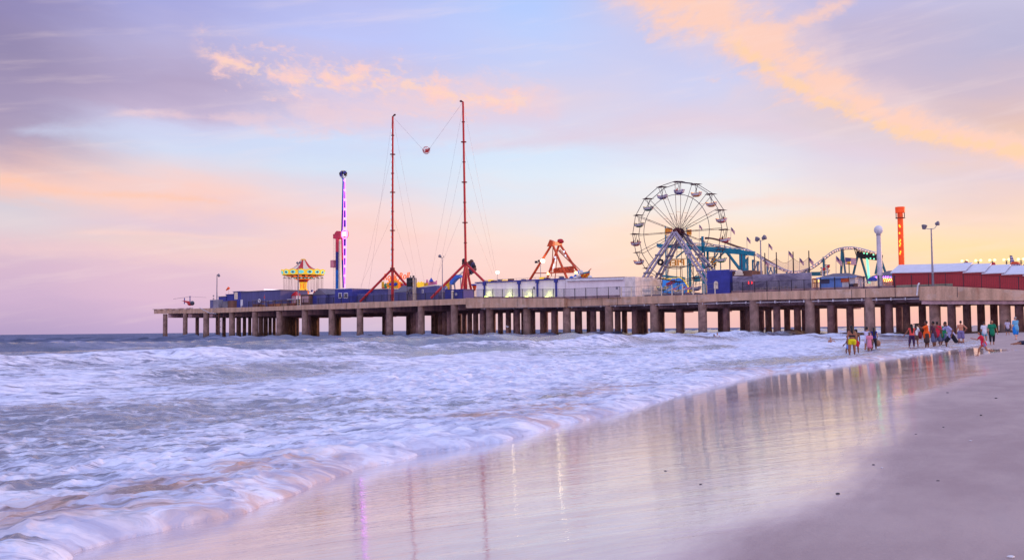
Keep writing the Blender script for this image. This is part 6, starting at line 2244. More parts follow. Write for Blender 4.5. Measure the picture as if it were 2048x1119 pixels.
# ================================================================== GREY ROOFED ARCADE, BALL MAST, DROP TOWER, RED BUILDING
W = 12.0
a0, a1 = LX(1747, W, 11), LX(1800, W, 11)
zT, zr = q3(1750, 552).z, q3(1760, 540).z
r = thing('arcade', 'grey roofed open arcade with rows of multicoloured lights left of the red building', 'building', (a0, W, zd(a0)))
part('wall', MB().box(a0, a1, W + 2, W + 7, zd(a0), zT), cream, r)
mb = MB()
mb._add([(a0 - 0.5, W, zT), (a1, W, zT), (a1, W + 8, zT), (a0 - 0.5, W + 8, zT), (a0 + 1.8, W + 3, zr), (a1, W + 3, zr)], [(0, 1, 5, 4), (1, 2, 5), (2, 3, 4, 5), (3, 0, 4), (3, 2, 1, 0)])
part('roof', mb, roofg, r)
for j, (yy, mats_) in enumerate([(553.5, [L_pur, L_cyan, L_mag]), (557.5, [L_yel, L_soft, L_org]), (561, [L_soft, L_redl, L_yel])]):
    for mi in range(3):
        mb = MB()
        for i in range(mi, 24, 3):
            x = 1757 + i * 1.35 if j else 1749 + i * 1.6
            p_ = q3(x, yy + 0.4 * math.sin(i * 1.7), W - 0.1)
            if p_.x < a1:
                mb.box(p_.x - 0.1, p_.x + 0.1, W - 0.16, W - 0.05, p_.z - 0.15, p_.z + 0.12)
        part('light_row', mb, mats_[mi], r)
p_ = q3(1745, 558, 11)
single('parasol', 'round blue parasol at the left corner of the lit arcade', 'parasol', MB().lathe((p_.x, 11, p_.z), [(0.01, 0.5), (0.6, 0.3), (1.0, -0.25), (0.95, -0.3), (0.02, 0.2)], 16).tube((p_.x, 11, zd(p_.x)), (p_.x, 11, p_.z + 0.3), 0.05, n=6), blue, (p_.x, 11, zd(p_.x)))
W = 4.0
p_, s_ = q3(1757, 459.5), q3(1759, 560)
r = thing('ball_mast', 'tall pale mast topped by a round white ball left of the orange drop tower', 'mast', (p_.x, W, zd(p_.x)))
part('pole', MB().tube((p_.x + 0.05, W, zd(p_.x)), (p_.x, W, p_.z), 0.50, 0.38, 14), pale, r, smooth=True)
part('ball', MB().ell((p_.x, W, p_.z), 0.78, 0.78, 0.8, 20, 14), white, r, smooth=True)
part('neck_ring', MB().tube((p_.x, W, p_.z - 1.05), (p_.x, W, p_.z - 0.7), 0.42, 0.42, 14), steel, r, smooth=True)
W = 20.0
p_ = q3(1800, 414)
c1, c2 = q3(1800, 425.5), q3(1800, 436.5)
r = thing('drop_tower', 'tall orange drop tower with a wide round head behind the red building', 'ride tower', (p_.x, W, zd(p_.x)))
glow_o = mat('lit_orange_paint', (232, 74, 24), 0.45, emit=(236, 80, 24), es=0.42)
tw = part('tower_shaft', MB().tube((p_.x + 0.0, W, zd(p_.x)), (p_.x, W, c2.z + 1.2), 0.55, 0.53, 12), glow_o, r)
mb = MB().lathe((p_.x, W, 0), [(0.01, c1.z), (0.86, c1.z), (0.88, c1.z + 0.1), (0.88, p_.z - 0.3), (0.9, p_.z - 0.25), (0.9, p_.z), (0.01, p_.z + 0.05)], 20)
part('tower_head', mb, glow_o, r)
mb = MB()
for an in range(0, 360, 45):
    x_, y_ = p_.x + 0.8 * math.cos(R(an)), W + 0.8 * math.sin(R(an))
    mb.tube((x_, y_, c2.z), (x_, y_, c1.z), 0.05, n=5)
mb.lathe((p_.x, W, 0), [(0.62, c2.z), (0.88, c2.z), (0.88, c2.z + 0.12), (0.62, c2.z + 0.12)], 20)
part('seat_ring', mb, iron, r)
mb = MB()
for i, y in enumerate([451, 453, 466, 480, 483, 487, 491, 503, 507, 531, 535]):
    q = q3(1799.3 + 0.02 * (y - 450) + (0.8 if i % 2 else -0.5), y, W - 0.66)
    mb.box(q.x - 0.10, q.x + 0.10, W - 0.72, W - 0.60, q.z - 0.18, q.z + 0.18)
part('light_panel', mb, mat('amber_glow', (255, 190, 60), emit=(255, 180, 50), es=1.6), tw)
# red building with stepped white roofs
W = 3.4
rb = mat('red_siding', (176, 54, 62), 0.6, var=0.05)
r = thing('building', 'long red walled building whose white roofs step down one after another', 'building', (LX(1785, W), W, zd(LX(1785, W))))
secs = [(1784, 1893, 545.5, 543.5, 537.5, 532.5), (1891, 1931, 543.4, 541.5, 532.6, 532.5), (1929, 1969, 545, 543.5, 534, 534), (1967, 2009, 547, 545.5, 536, 536), (2006.5, 2051, 549, 547.5, 536.5, 537), (2049, 2100, 551, 550, 539, 539), (2098, 2160, 553, 552, 541, 541)]
for i, (x0, x1, ya, yb, yc, yd_) in enumerate(secs):
    pa, pb = q3(x0, ya), q3(x1, yb)
    za, zb_ = pa.z, pb.z
    w_ = W + 0.004 * i
    mb = MB().prism([(pa.x, w_, zd(pa.x) - 0.3), (pb.x, w_, zd(pb.x) - 0.3), (pb.x, w_, zb_), (pa.x, w_, za)], (0, 10, 0))
    part('wall', mb, rb, r)
    # roof slab: eave over the wall, pitched up and back
    pc, pd = q3(x0 + (2 if i else 4), yc, W + 3.5), q3(x1 + 3, yd_, W + 3.5)
    mb = MB()
    e0, e1 = Vector((pa.x - 0.2, W - 0.35, za - 0.06)), Vector((pb.x + 0.1, W - 0.35, zb_ - 0.06))
    r0, r1 = Vector((pa.x - 0.2, W + 4.5, za + 1.5)), Vector((pb.x + 0.1, W + 4.5, zb_ + 1.5))
    up_ = Vector((0, 0, 0.14))
    mb._add([e0, e1, r1, r0, e0 + up_, e1 + up_, r1 + up_, r0 + up_], [(0, 1, 2, 3), (7, 6, 5, 4), (0, 4, 5, 1), (1, 5, 6, 2), (2, 6, 7, 3), (3, 7, 4, 0)])
    mb.m = 1
    mb.box(pa.x, pb.x, W + 4.5, W + 4.6, za - 0.5, za + 1.4)
    part('roof', mb, [mat('white_metal_roof', (214, 212, 224), 0.45, var=0.04), grey], r)
mb = MB().prism([(LX(1792, W), W - 0.03, zd(LX(1792, W))), (LX(1905, W), W - 0.03, zd(LX(1905, W))), (LX(1905, W), W - 0.03, zd(LX(1905, W)) + 0.55), (LX(1792, W), W - 0.03, zd(LX(1792, W)) + 0.55)], (0, 0.02, 0))
part('plinth', mb, mat('sage_paint', (150, 150, 130)), r)
# lit boardwalk lamps and things beyond the red roofs
W = 22.0
for i, x in enumerate([1929, 1956.5, 1984.5, 2013, 2042]):
    p_ = q3(x, 524.0 - (x - 1929) * 0.03)
    r = thing('boardwalk_lamp', ['twin globe boardwalk lamp, leftmost of the lit row beyond the red roofs', 'twin globe boardwalk lamp, second from left beyond the red roofs', 'twin globe boardwalk lamp, middle of the lit row beyond the red roofs',
              'twin globe boardwalk lamp, left beside the curved blue ride', 'twin globe boardwalk lamp, rightmost of the lit row beyond the red roofs'][i], 'street lamp', (p_.x, W, zd(p_.x)), 'twin globe lamps beyond the red roofs')
    part('pole', MB().tube((p_.x, W, zd(p_.x)), (p_.x, W, p_.z), 0.11, 0.09, 8), iron, r)
    mb = MB().beam((p_.x - 0.5, W, p_.z), (p_.x + 0.5, W, p_.z), 0.07)
    mb.beam((p_.x - 0.3, W, p_.z - 0.4), (p_.x + 0.3, W, p_.z - 0.4), 0.07)
    part('arm', mb, iron, r)
    for d_ in (-0.42, 0.42):
        part('globe', MB().ell((p_.x + d_, W, p_.z + 0.22), 0.24, 0.24, 0.24, 10, 8), L_soft, r, smooth=True)
W = 18.0
p_ = q3(2024, 533)
r = thing('curved_ride', 'curved dark blue and orange flat ride top with a checkered band beyond the red roofs', 'ride', (p_.x, W, zd(p_.x)))
mb = MB()
mb.prism([q3(2003, 534.5), q3(2008, 530), q3(2018, 528), q3(2022, 530), q3(2016, 532), q3(2011, 536), q3(2004, 538)], (0, 2, 0))
part('curved_band', mb, navy, r)
mb = MB()
for i in range(12):
    for j in range(3):
        mb.m = (i + j) % 2
        a_, b_ = q3(2021 + i * 1.5, 528 + j * 2.6), q3(2022.5 + i * 1.5, 530.6 + j * 2.6)
        mb.box(a_.x, b_.x, W, W + 1.5, b_.z, a_.z)
part('checkered_band', mb, [white, navy], r)
mb = MB().prism([q3(2020, 527.8), q3(2024, 523), q3(2034, 523), q3(2039, 527.8)], (0, 1.5, 0))
part('canopy', mb, orange, r)
part('hull', MB().prism([q3(2042, 534), q3(2049, 527), q3(2060, 528), q3(2060, 538), q3(2043, 537)], (0, 2, 0)), blue, r)
for i, (x, y, sz) in enumerate([(1931, 521, 9), (2020, 511, 12)]):
    p_, s_ = q3(x, y, 21), q3(x + sz * 0.8, y + sz * 1.15, 21)
    r = thing('pennant_flag', ['striped pointed flag beside the leftmost lit lamp beyond the red roof', 'large striped pointed flag above the curved blue ride'][i], 'flag', (p_.x, 21, zd(p_.x)))
    part('flagpole', MB().tube((p_.x, 21, zd(p_.x)), (p_.x, 21, p_.z + 0.1), 0.06, n=6), iron, r)
    mb = MB()
    for k_ in range(6):
        mb.m = k_ % 2
        u0, u1 = k_ / 6, (k_ + 1) / 6
        T0, B0 = Vector((p_.x + 0.06, 21, p_.z)), Vector((p_.x + 0.06, 21, s_.z))
        E_ = Vector((s_.x, 21, s_.z))
        mb._add([T0.lerp(B0, u0), T0.lerp(E_, u0) + Vector((0.3 * (1 - u0), 0, 0)), T0.lerp(E_, u1) + Vector((0.3 * (1 - u1), 0, 0)), T0.lerp(B0, u1)], [(0, 1, 2, 3)])
    part('cloth', mb, [navy, white] if i else [navy, red], r)
p_ = q3(1984, 533, 20)
single('painted_figurehead', 'small red and blue rounded ride figure under the middle lit lamp', 'ride figure', MB().ell((p_.x - 0.2, 20, p_.z), 0.45, 0.4, 0.7, 10, 8).ell((p_.x + 0.3, 20, p_.z + 0.2), 0.35, 0.35, 0.6, 10, 8).tube((p_.x, 20, zd(p_.x)), (p_.x, 20, p_.z), 0.2, n=8), red, (p_.x, 20, zd(p_.x)), smooth=True)

# ================================================================== PEOPLE
def cone(bm, p, q, r0, r1, n=10):
    d = (q - p)
    if d.length < 1e-5: return
    rot = d.to_track_quat('Z', 'Y').to_matrix().to_4x4()
    bmesh.ops.create_cone(bm, cap_ends=True, segments=n, radius1=r0, radius2=r1, depth=d.length, matrix=Matrix.Translation((p + q) / 2) @ rot)
    for c, r_ in ((p, r0), (q, r1)):
        bmesh.ops.create_icosphere(bm, subdivisions=1 if r_ < 0.03 else 2, radius=r_, matrix=Matrix.Translation(c))


def blob(bm, c, rx, ry, rz, rot=None):
    m_ = Matrix.Translation(c)
    if rot is not None: m_ = m_ @ rot.to_4x4()
    bmesh.ops.create_icosphere(bm, subdivisions=2, radius=1.0, matrix=m_ @ Matrix.Diagonal((rx, ry, rz, 1)))


def fuse(bm, name, voxel):
    """one continuous skin over overlapping volumes"""
    me = bpy.data.meshes.new(name)
    bm.to_mesh(me)
    bm.free()
    ob = bpy.data.objects.new(name, me)
    C.objects.link(ob)
    md = ob.modifiers.new('r', 'REMESH')
    md.mode = 'VOXEL'
    md.voxel_size = voxel
    sm = ob.modifiers.new('s', 'SMOOTH')
    sm.factor = 0.5
    sm.iterations = 3
    dg = bpy.context.evaluated_depsgraph_get()
    out = bpy.data.meshes.new_from_object(ob.evaluated_get(dg))
    bpy.data.objects.remove(ob)
    bpy.data.meshes.remove(me)
    out.polygons.foreach_set('use_smooth', [True] * len(out.polygons))
    out.name = name
    return out


def dirv(sw, ab):
    """limb direction hanging down, swung forward by sw and outward by ab (degrees)"""
    sw, ab = R(sw), R(ab)
    return Vector((math.sin(ab), math.sin(sw) * math.cos(ab), -math.cos(sw) * math.cos(ab)))


def person(label, pos, h, face, skin, parts_, arms=((4, 10, 6, 10), (4, 10, 6, 10)), legs=((3, 4, 0), (-3, 4, 0)), lean=0, twist=0, hair='short', fat=1.0, group=None, female=False, vox=0.013, headturn=0, lie=None):
    """arms/legs: (swing, out, bend[, forearm out]) right then left; face: heading in degrees, 0 = away from the camera (+Y)"""
    K = h
    fw = fat
    pel = Vector((0, 0, 0.52 * K))
    Ml = Matrix.Rotation(-R(lean), 3, 'X')
    def up(x, y, z):
        return pel + Ml @ (Vector((x, y, z)) * K)
    chest, neck, head = up(0, 0, 0.20), up(0, 0.0, 0.315), up(0, 0.015, 0.405)
    sh = [up(s * 0.108 * (0.92 if female else 1.0), 0, 0.275) for s in (1, -1)]
    J = {}
    for i, s in enumerate((1, -1)):
        sw, ab, be = arms[i][:3]
        ab2 = arms[i][3] if len(arms[i]) > 3 else ab * 0.3
        d1 = dirv(sw, ab); d1.x *= s
        d2 = dirv(sw + be, ab2); d2.x *= s
        el_ = sh[i] + d1 * 0.175 * K
        wr = el_ + d2 * 0.145 * K
        J['el%d' % i], J['wr%d' % i], J['hd%d' % i] = el_, wr, d2
    hip = [pel + Vector((s * 0.052 * K * fw, 0, -0.01 * K)) for s in (1, -1)]
    for i, s in enumerate((1, -1)):
        sw, ab, be = legs[i]
        d1 = dirv(sw, ab); d1.x *= s
        d2 = dirv(sw - be, ab * 0.4); d2.x *= s
        kn = hip[i] + d1 * 0.245 * K
        an = kn + d2 * 0.225 * K
        J['kn%d' % i], J['an%d' % i] = kn, an
    bm = bmesh.new()
    t_ = K * fw
    blob(bm, pel + Vector((0, -0.005 * K, 0.0)), 0.088 * t_, 0.066 * t_, 0.075 * K)
    blob(bm, up(0, 0, 0.09), (0.070 if female else 0.080) * t_, 0.055 * t_, 0.10 * K)
    blob(bm, chest + Vector((0, 0.005 * K, 0)), 0.090 * t_, 0.060 * t_, 0.10 * K)
    cone(bm, sh[0], sh[1], 0.032 * K, 0.032 * K)
    cone(bm, chest, neck, 0.05 * K, 0.03 * K)
    cone(bm, neck, head, 0.030 * K, 0.032 * K)
    blob(bm, head, 0.044 * K, 0.055 * K, 0.066 * K)
    blob(bm, head + Ml @ Vector((0, 0.030, -0.035)) * K, 0.028 * K, 0.028 * K, 0.03 * K)      # jaw
    blob(bm, head + Ml @ Vector((0, 0.058, -0.008)) * K, 0.009 * K, 0.012 * K, 0.013 * K)     # nose
    for s in (1, -1):
        blob(bm, head + Vector((s * 0.045 * K, 0, -0.005 * K)), 0.006 * K, 0.012 * K, 0.018 * K)
    for i, s in enumerate((1, -1)):
        cone(bm, sh[i], J['el%d' % i], 0.030 * t_, 0.023 * t_)
        cone(bm, J['el%d' % i], J['wr%d' % i], 0.023 * t_, 0.015 * K)
        d2 = J['hd%d' % i].normalized()
        side = d2.cross(Vector((0, 1, 0)))
        side = side.normalized() if side.length > 0.1 else Vector((1, 0, 0))
        fr = side.cross(d2).normalized()
        wr = J['wr%d' % i]
        pm = wr + d2 * 0.028 * K
        cone(bm, wr, wr + d2 * 0.05 * K, 0.016 * K, 0.019 * K)
        for f_, ln in ((-1.5, 0.036), (-0.5, 0.044), (0.5, 0.047), (1.5, 0.040)):
            b0 = wr + d2 * 0.052 * K + fr * f_ * 0.0088 * K
            b1 = b0 + d2 * ln * 0.55 * K + side * 0.004 * K * s
            b2 = b1 + (d2 * 0.8 - side * s * 0.5).normalized() * ln * 0.45 * K
            cone(bm, b0, b1, 0.0056 * K, 0.005 * K, 6)
            cone(bm, b1, b2, 0.005 * K, 0.0042 * K, 6)
        tb_ = wr + d2 * 0.018 * K + fr * 0.016 * K
        cone(bm, tb_, tb_ + (d2 * 0.8 + fr * 0.7).normalized() * 0.036 * K, 0.0066 * K, 0.005 * K, 6)
        cone(bm, hip[i], J['kn%d' % i], 0.052 * t_, 0.034 * t_)
        cone(bm, J['kn%d' % i], J['an%d' % i], 0.034 * t_, 0.018 * K)
        cal = J['kn%d' % i].lerp(J['an%d' % i], 0.3) - Vector((0, 0.012 * K, 0))
        blob(bm, cal, 0.030 * t_, 0.032 * t_, 0.055 * K)
        an = J['an%d' % i]
        cone(bm, an, an + Vector((s * 0.01 * K, 0.085 * K, -0.022 * K)), 0.020 * K, 0.014 * K)
        cone(bm, an, an + Vector((0, -0.018 * K, -0.02 * K)), 0.018 * K, 0.017 * K)
    body = fuse(bm, 'person', vox * min(1.0, h / 1.6))
    body.materials.append(skin)
    zmin = min(v.co.z for v in body.vertices)
    ob = bpy.data.objects.new('person', body)
    C.objects.link(ob)
    setp(ob, label, 'person', group)
    off = Vector((0, 0, -zmin))
    kids = []
    def addp(nm, me, m_, lb=None):
        me.materials.append(m_)
        o = bpy.data.objects.new(nm, me)
        C.objects.link(o)
        o.parent = ob
        if lb: o['label'] = lb
        return o
    g = 0.011 * K
    for pr in parts_:
        kind, m_ = pr[0], pr[1]
        bm = bmesh.new()
        if kind in ('shirt', 'tshirt', 'tank', 'tunic', 'long_shirt', 'dress', 'bikini_top'):
            lo = {'bikini_top': 0.16}.get(kind, 0.0)
            if kind != 'bikini_top':
                blob(bm, up(0, 0, 0.04), 0.090 * t_ + g, 0.068 * t_ + g, 0.085 * K)
                blob(bm, up(0, 0, 0.10), 0.084 * t_ + g, 0.060 * t_ + g, 0.10 * K)
            blob(bm, chest + Vector((0, 0.005 * K, -0.005 * K if kind != 'bikini_top' else -0.05 * K)), 0.090 * t_ + g, 0.060 * t_ + g, 0.10 * K if kind != 'bikini_top' else 0.05 * K)
            if kind != 'bikini_top':
                cone(bm, sh[0], sh[1], 0.032 * K + g, 0.032 * K + g)
            if kind in ('tshirt', 'shirt', 'tunic', 'long_shirt', 'dress'):
                for i in (0, 1):
                    f_ = 1.0 if kind == 'long_shirt' else 0.62
                    cone(bm, sh[i], sh[i].lerp(J['el%d' % i], f_), 0.032 * t_ + g, 0.028 * t_ + g)
                    if kind == 'long_shirt':
                        cone(bm, J['el%d' % i], J['wr%d' % i], 0.026 * t_ + g, 0.019 * t_ + g)
            if kind in ('tunic', 'shirt', 'tshirt'):
                cone(bm, up(0, 0, 0.05), up(0, 0, -0.055 if kind == 'tunic' else -0.03), 0.082 * t_ + g, 0.094 * t_ + g, 14)
            if kind == 'dress':
                cone(bm, up(0, 0, 0.05), pel + Vector((0, 0, -0.17 * K)), 0.08 * t_ + g, 0.11 * t_ + g, 14)
            nm = {'bikini_top': 'swim_top'}.get(kind, kind if kind != 'long_shirt' else 'shirt')
        elif kind in ('shorts', 'trunks', 'long_shorts', 'trousers', 'capris'):
            blob(bm, pel + Vector((0, -0.006 * K, 0.0)), 0.090 * t_ + g, 0.070 * t_ + g, 0.078 * K)
            f_ = {'trunks': 0.28, 'shorts': 0.5, 'long_shorts': 0.92, 'capris': 1.0, 'trousers': 1.0}[kind]
            for i in (0, 1):
                cone(bm, hip[i], hip[i].lerp(J['kn%d' % i], f_), 0.054 * t_ + g, (0.050 if f_ < 1 else 0.037) * t_ + g * (1.4 if kind == 'long_shorts' else 0.8))
                if kind in ('capris', 'trousers'):
                    e_ = 0.45 if kind == 'capris' else 0.85
                    cone(bm, J['kn%d' % i], J['kn%d' % i].lerp(J['an%d' % i], e_), 0.036 * t_ + g * .8, 0.032 * t_ + g * .6)
            nm = 'shorts' if kind in ('long_shorts',) else kind
        me = fuse(bm, nm, 0.016)
        addp(nm, me, m_)
    if hair:
        bm = bmesh.new()
        hc = head + Ml @ Vector((0, -0.014, 0.014)) * K
        blob(bm, hc, 0.050 * K, 0.056 * K, 0.062 * K)
        if hair in ('long', 'very_long'):
            e_ = 0.17 if hair == 'long' else 0.27
            cone(bm, hc + Vector((0, -0.02 * K, 0)), head + Ml @ Vector((0, -0.060, -e_)) * K, 0.046 * K, 0.036 * K)
            blob(bm, head + Ml @ Vector((0, -0.055, -e_ * 0.6)) * K, 0.056 * K, 0.03 * K, e_ * 0.6 * K)
        elif hair == 'bun':
            blob(bm, head + Ml @ Vector((0, -0.035, 0.065)) * K, 0.026 * K, 0.026 * K, 0.026 * K)
        elif hair == 'afro':
            blob(bm, hc, 0.066 * K, 0.066 * K, 0.066 * K)
        elif hair == 'shoulder':
            blob(bm, head + Ml @ Vector((0, -0.035, -0.04)) * K, 0.058 * K, 0.035 * K, 0.06 * K)
        me = fuse(bm, 'hair', 0.012)
        addp('hair', me, hairm if hair != 'grey' else mat('grey_hair', (170, 160, 158), 0.7))
    eb = MB()
    for s in (1, -1):
        c_ = head + Ml @ Vector((s * 0.017, 0.049, 0.006)) * K
        eb.ell(c_, 0.006 * K, 0.004 * K, 0.004 * K, 6, 5)
    mo = head + Ml @ Vector((0, 0.056, -0.034)) * K
    me = eb.mesh('eye', [black])
    o = bpy.data.objects.new('eyes', me); C.objects.link(o); o.parent = ob
    eb = MB().ell(mo, 0.014 * K, 0.004 * K, 0.004 * K, 8, 5)
    o = bpy.data.objects.new('mouth', eb.mesh('mouth', [mat('lip_tone', (120, 60, 56))])); C.objects.link(o); o.parent = ob
    M_ = Matrix.Translation(pos) @ Matrix.Rotation(-R(face), 4, 'Z')
    if lie is not None:
        M_ = M_ @ lie
    ob.matrix_world = M_ @ Matrix.Translation(off)
    ob['joints'] = 0
    del ob['joints']
    return ob, {k: M_ @ (v + off) for k, v in J.items() if k.startswith(('wr', 'el'))}


def fab(nm, rgb, **k):
    return mat('cloth_' + nm, rgb, 0.85, var=0.08, **k)


def stand(x, yf, yh, sink=0.0, scale=1.0):
    """foot point of a figure whose feet are seen at (x, yf) and whose head is seen at yh -> position, height"""
    g_ = ground(x, yf)
    d_ = g_.y
    hgt = (yf - yh) / F * math.hypot(d_, 0) * 1.0
    s_, t_ = g_.x * NX + g_.y * NY, g_.x * TX + g_.y * TY
    zs = float(sand_h(s_, t_))
    return Vector((g_.x, g_.y, zs - 0.01)), hgt


def at_depth(x, y_head, h, d_):
    """stand a figure of height h at distance d_ with its head seen at y_head"""
    p = ray(x, y_head)
    k_ = d_ / p.y
    q = Vector((0, 0, CAMZ)) + p * k_
    return Vector((q.x, q.y, q.z - h))


PEOPLE = []
P = person
dk, md_, lt_ = skin_dk, skin_md, skin_lt
# the woman in yellow shorts and the two with her
pos, h = stand(1704.5, 713.5, 649.5)
P('woman seen from behind in bright yellow shorts and a black top, long dark hair', pos, h, -8, md_ if False else mat('warm_brown_skin', (158, 100, 74), 0.5), [('bikini_top', fab('black', (30, 28, 40))), ('trunks', fab('yellow', (236, 220, 20)))], arms=((-4, 9, 8), (-6, 14, 6)), legs=((2, 5, 0), (-2, 5, 0)), hair='long', fat=1.22, female=True)
pos, h = stand(1713.0, 710.5, 657)
P('shirtless youth in red shorts standing just right of the woman in yellow shorts', pos, h, 10, dk, [('shorts', fab('crimson', (210, 40, 60)))], arms=((6, 8, 20), (3, 10, 10)), hair='afro', fat=0.95)
pos, h = stand(1696.5, 711.0, 668)
P('small child in pale blue shorts half hidden behind the woman in yellow shorts', pos, h, -60, dk, [('shorts', fab('pale_blue', (120, 150, 220))), ('tank', fab('ink', (44, 44, 70)))], arms=((30, 8, 20), (20, 8, 20)), legs=((25, 4, 25), (-8, 4, 8)), hair='short')
# boy with the stick, waist deep
pos = at_depth(1661, 673.5, 1.22, 76)
o_, J_ = P('bare chested boy in blue trunks waist deep in the water holding a dark stick', pos, 1.22, -155, md_, [('trunks', fab('azure', (20, 110, 190)))], arms=((20, 12, 20), (30, 62, 15, 60)), hair='short')
tip = J_['wr1'] + Vector((0.65, -0.1, -0.48)) if J_['wr1'].x > J_['wr0'].x else J_['wr0'] + Vector((0.65, -0.1, -0.48))
wr_ = J_['wr1'] if J_['wr1'].x > J_['wr0'].x else J_['wr0']
def world_single(name, label, cat, mb, mats, o, smooth=False, group=None):
    o = Vector(o)
    ob = bpy.data.objects.new(name, mb.mesh(name, mats, o, smooth)); C.objects.link(ob); ob.location = o
    return setp(ob, label, cat, group)
world_single('stick', 'dark stick held out over the water by the boy in blue trunks', 'stick', MB().tube(wr_ - (tip - wr_) * 0.1, tip, 0.022, 0.014, 6), [iron], wr_)
# group at 1733-1756
pos = at_depth(1733.5, 652.5, 1.60, 58)
P('girl with a high dark bun in a white top and white shorts, knee deep', pos, 1.60, 60, md_, [('tshirt', fab('lilac_white', (214, 204, 230))), ('trunks', fab('white', (226, 224, 232)))], arms=((10, 8, 30), (40, 10, 30)), hair='bun', female=True)
pos = at_depth(1738.5, 662.5, 1.25, 56)
P('child in a pink dress between the girl with a bun and the long haired woman', pos, 1.25, -160, dk, [('dress', fab('pink', (236, 140, 160)))], arms=((8, 8, 12), (8, 8, 12)), hair='long', female=True)
pos, h = stand(1748.5, 702.0, 653.5)
o_, J_ = P('woman with very long black hair in a blue top and black leggings, back turned', pos, h, 8, md_, [('tank', fab('cobalt', (40, 44, 120))), ('capris', fab('charcoal', (44, 38, 48)))], arms=((0, 14, 60), (0, 10, 8)), legs=((6, 5, 6), (-6, 5, 10)), hair='very_long', female=True)
hb_ = max(J_['wr0'], J_['wr1'], key=lambda v: v.x)
mb = MB().ell(hb_ + Vector((0.06, 0, -0.32)), 0.16, 0.08, 0.2, 10, 8).tube(hb_ + Vector((0.02, 0, -0.18)), hb_ + Vector((0.0, 0, 0.02)), 0.012, n=5)
world_single('shoulder_bag', 'tan bag hanging at the side of the woman with very long black hair', 'bag', mb, [mat('tan_leather', (170, 120, 90), 0.6)], hb_)
# girls at 1824-1831
pos, h = stand(1824.5, 697.5, 646.5)
P('girl in a coral top and purple capris with one arm held out to the left', pos, h, 5, mat('warm_brown_skin', (158, 100, 74)), [('tank', fab('coral', (250, 90, 80))), ('capris', fab('plum', (72, 44, 84)))], arms=((6, 9, 10), (8, 34, 10, 34)), legs=((2, 5, 0), (4, 9, 0)), hair='very_long', female=True)
pos, h = stand(1832, 696.5, 647.5)
o_, J_ = P('girl in a white shirt bending forward just right of the coral top girl', pos, h, 30, mat('warm_brown_skin', (158, 100, 74)), [('long_shirt', fab('white', (226, 224, 232))), ('shorts', fab('brown', (120, 84, 72)))], arms=((30, 8, 10), (20, 8, 10)), lean=14, hair='long', female=True)
sb_ = (MP.inverted(), 0)
c_ = pos + Vector((0.28, 0.0, h * 0.55))
world_single('shoulder_bag', 'dark red shoulder bag worn at the back by the girl in the white shirt', 'bag', MB().ell(c_, 0.13, 0.12, 0.24, 10, 8).tube(c_ + Vector((0, 0, 0.2)), pos + Vector((0.02, 0, h * 0.84)), 0.014, n=5), [mat('dark_red_canvas', (130, 36, 54), 0.8)], c_)
# orange shirt, photographing
pos, h = stand(1854, 697.5, 640)
o_, J_ = P('man in a bright orange shirt and dark shorts holding up a small camera', pos, h, -75, dk, [('tunic', fab('orange', (255, 96, 20))), ('long_shorts', fab('dark_brown', (74, 56, 54)))], arms=((60, 12, 75), (70, 6, 60)), legs=((4, 3, 2), (-4, 3, 2)), hair='short', fat=1.2)
hh_ = min(J_['wr0'], J_['wr1'], key=lambda v: -v.z)
world_single('camera', 'small black camera held up by the man in the orange shirt', 'camera', MB().box(hh_.x - 0.16, hh_.x + 0.02, hh_.y - 0.05, hh_.y + 0.05, hh_.z + 0.03, hh_.z + 0.13).tube(hh_ + Vector((-0.16, 0, 0.08)), hh_ + Vector((-0.28, 0, 0.07)), 0.035, n=10), [black], hh_)
pos, h = stand(1868.0, 695.5, 641)
P('man in a dark maroon plaid shirt and denim shorts beside the orange shirted man', pos, h, -40, dk, [('tunic', fab('maroon', (84, 42, 62), scale=6.0)), ('long_shorts', fab('denim', (96, 100, 134)))], arms=((20, 10, 30), (4, 9, 8)), hair='short', fat=1.15)
pos, h = stand(1875.5, 694.5, 641.5)
P('man in a red shirt partly hidden behind the maroon plaid shirt', pos, h, 35, dk, [('tshirt', fab('red', (210, 40, 66))), ('long_shorts', fab('steel_blue', (90, 92, 120)))], arms=((10, 10, 16), (6, 10, 10)), hair='short', fat=1.05)
pos, h = stand(1888.5, 692.5, 644)
P('man in a green shirt and denim shorts reaching forward at the left of the runner', pos, h, 75, dk, [('tunic', fab('green', (20, 120, 80))), ('long_shorts', fab('denim', (96, 100, 134)))], arms=((36, 8, 40), (26, 8, 40)), legs=((6, 3, 4), (-6, 3, 8)), lean=6, hair='short', fat=1.2)
pos, h = stand(1886.5, 692.0, 672)
P('dark haired toddler crouching low between the red and green shirts', stand(1880.5, 690, 670)[0], 0.75, -120, dk, [('dress', fab('pale_pink', (206, 170, 180)))], legs=((50, 8, 90), (50, 8, 90)), arms=((30, 8, 30), (30, 8, 30)), hair='short', vox=0.012)
# running man
pos, h = stand(1891, 697, 637)
P('man in a lavender shirt and dark shorts running to the left with a long stride', pos + Vector((0.35, 0, 0)), h * 1.02, -82, dk, [('tshirt', fab('lavender', (176, 170, 214))), ('long_shorts', fab('black', (30, 28, 40)))], arms=((55, 10, 70), (-45, 10, 60)), legs=((38, 3, 40), (-30, 3, 55)), lean=26, hair='short', fat=1.1)
pos, h = stand(1922.5, 687.5, 640)
P('bare chested man in patterned violet shorts with a hand on his hip', pos, h, 20, mat('warm_tan_skin', (206, 134, 104), 0.5), [('long_shorts', fab('violet_pattern', (126, 112, 160), scale=9.0))], arms=((-20, 42, 70, -20), (6, 12, 40)), hair='short', fat=1.15)
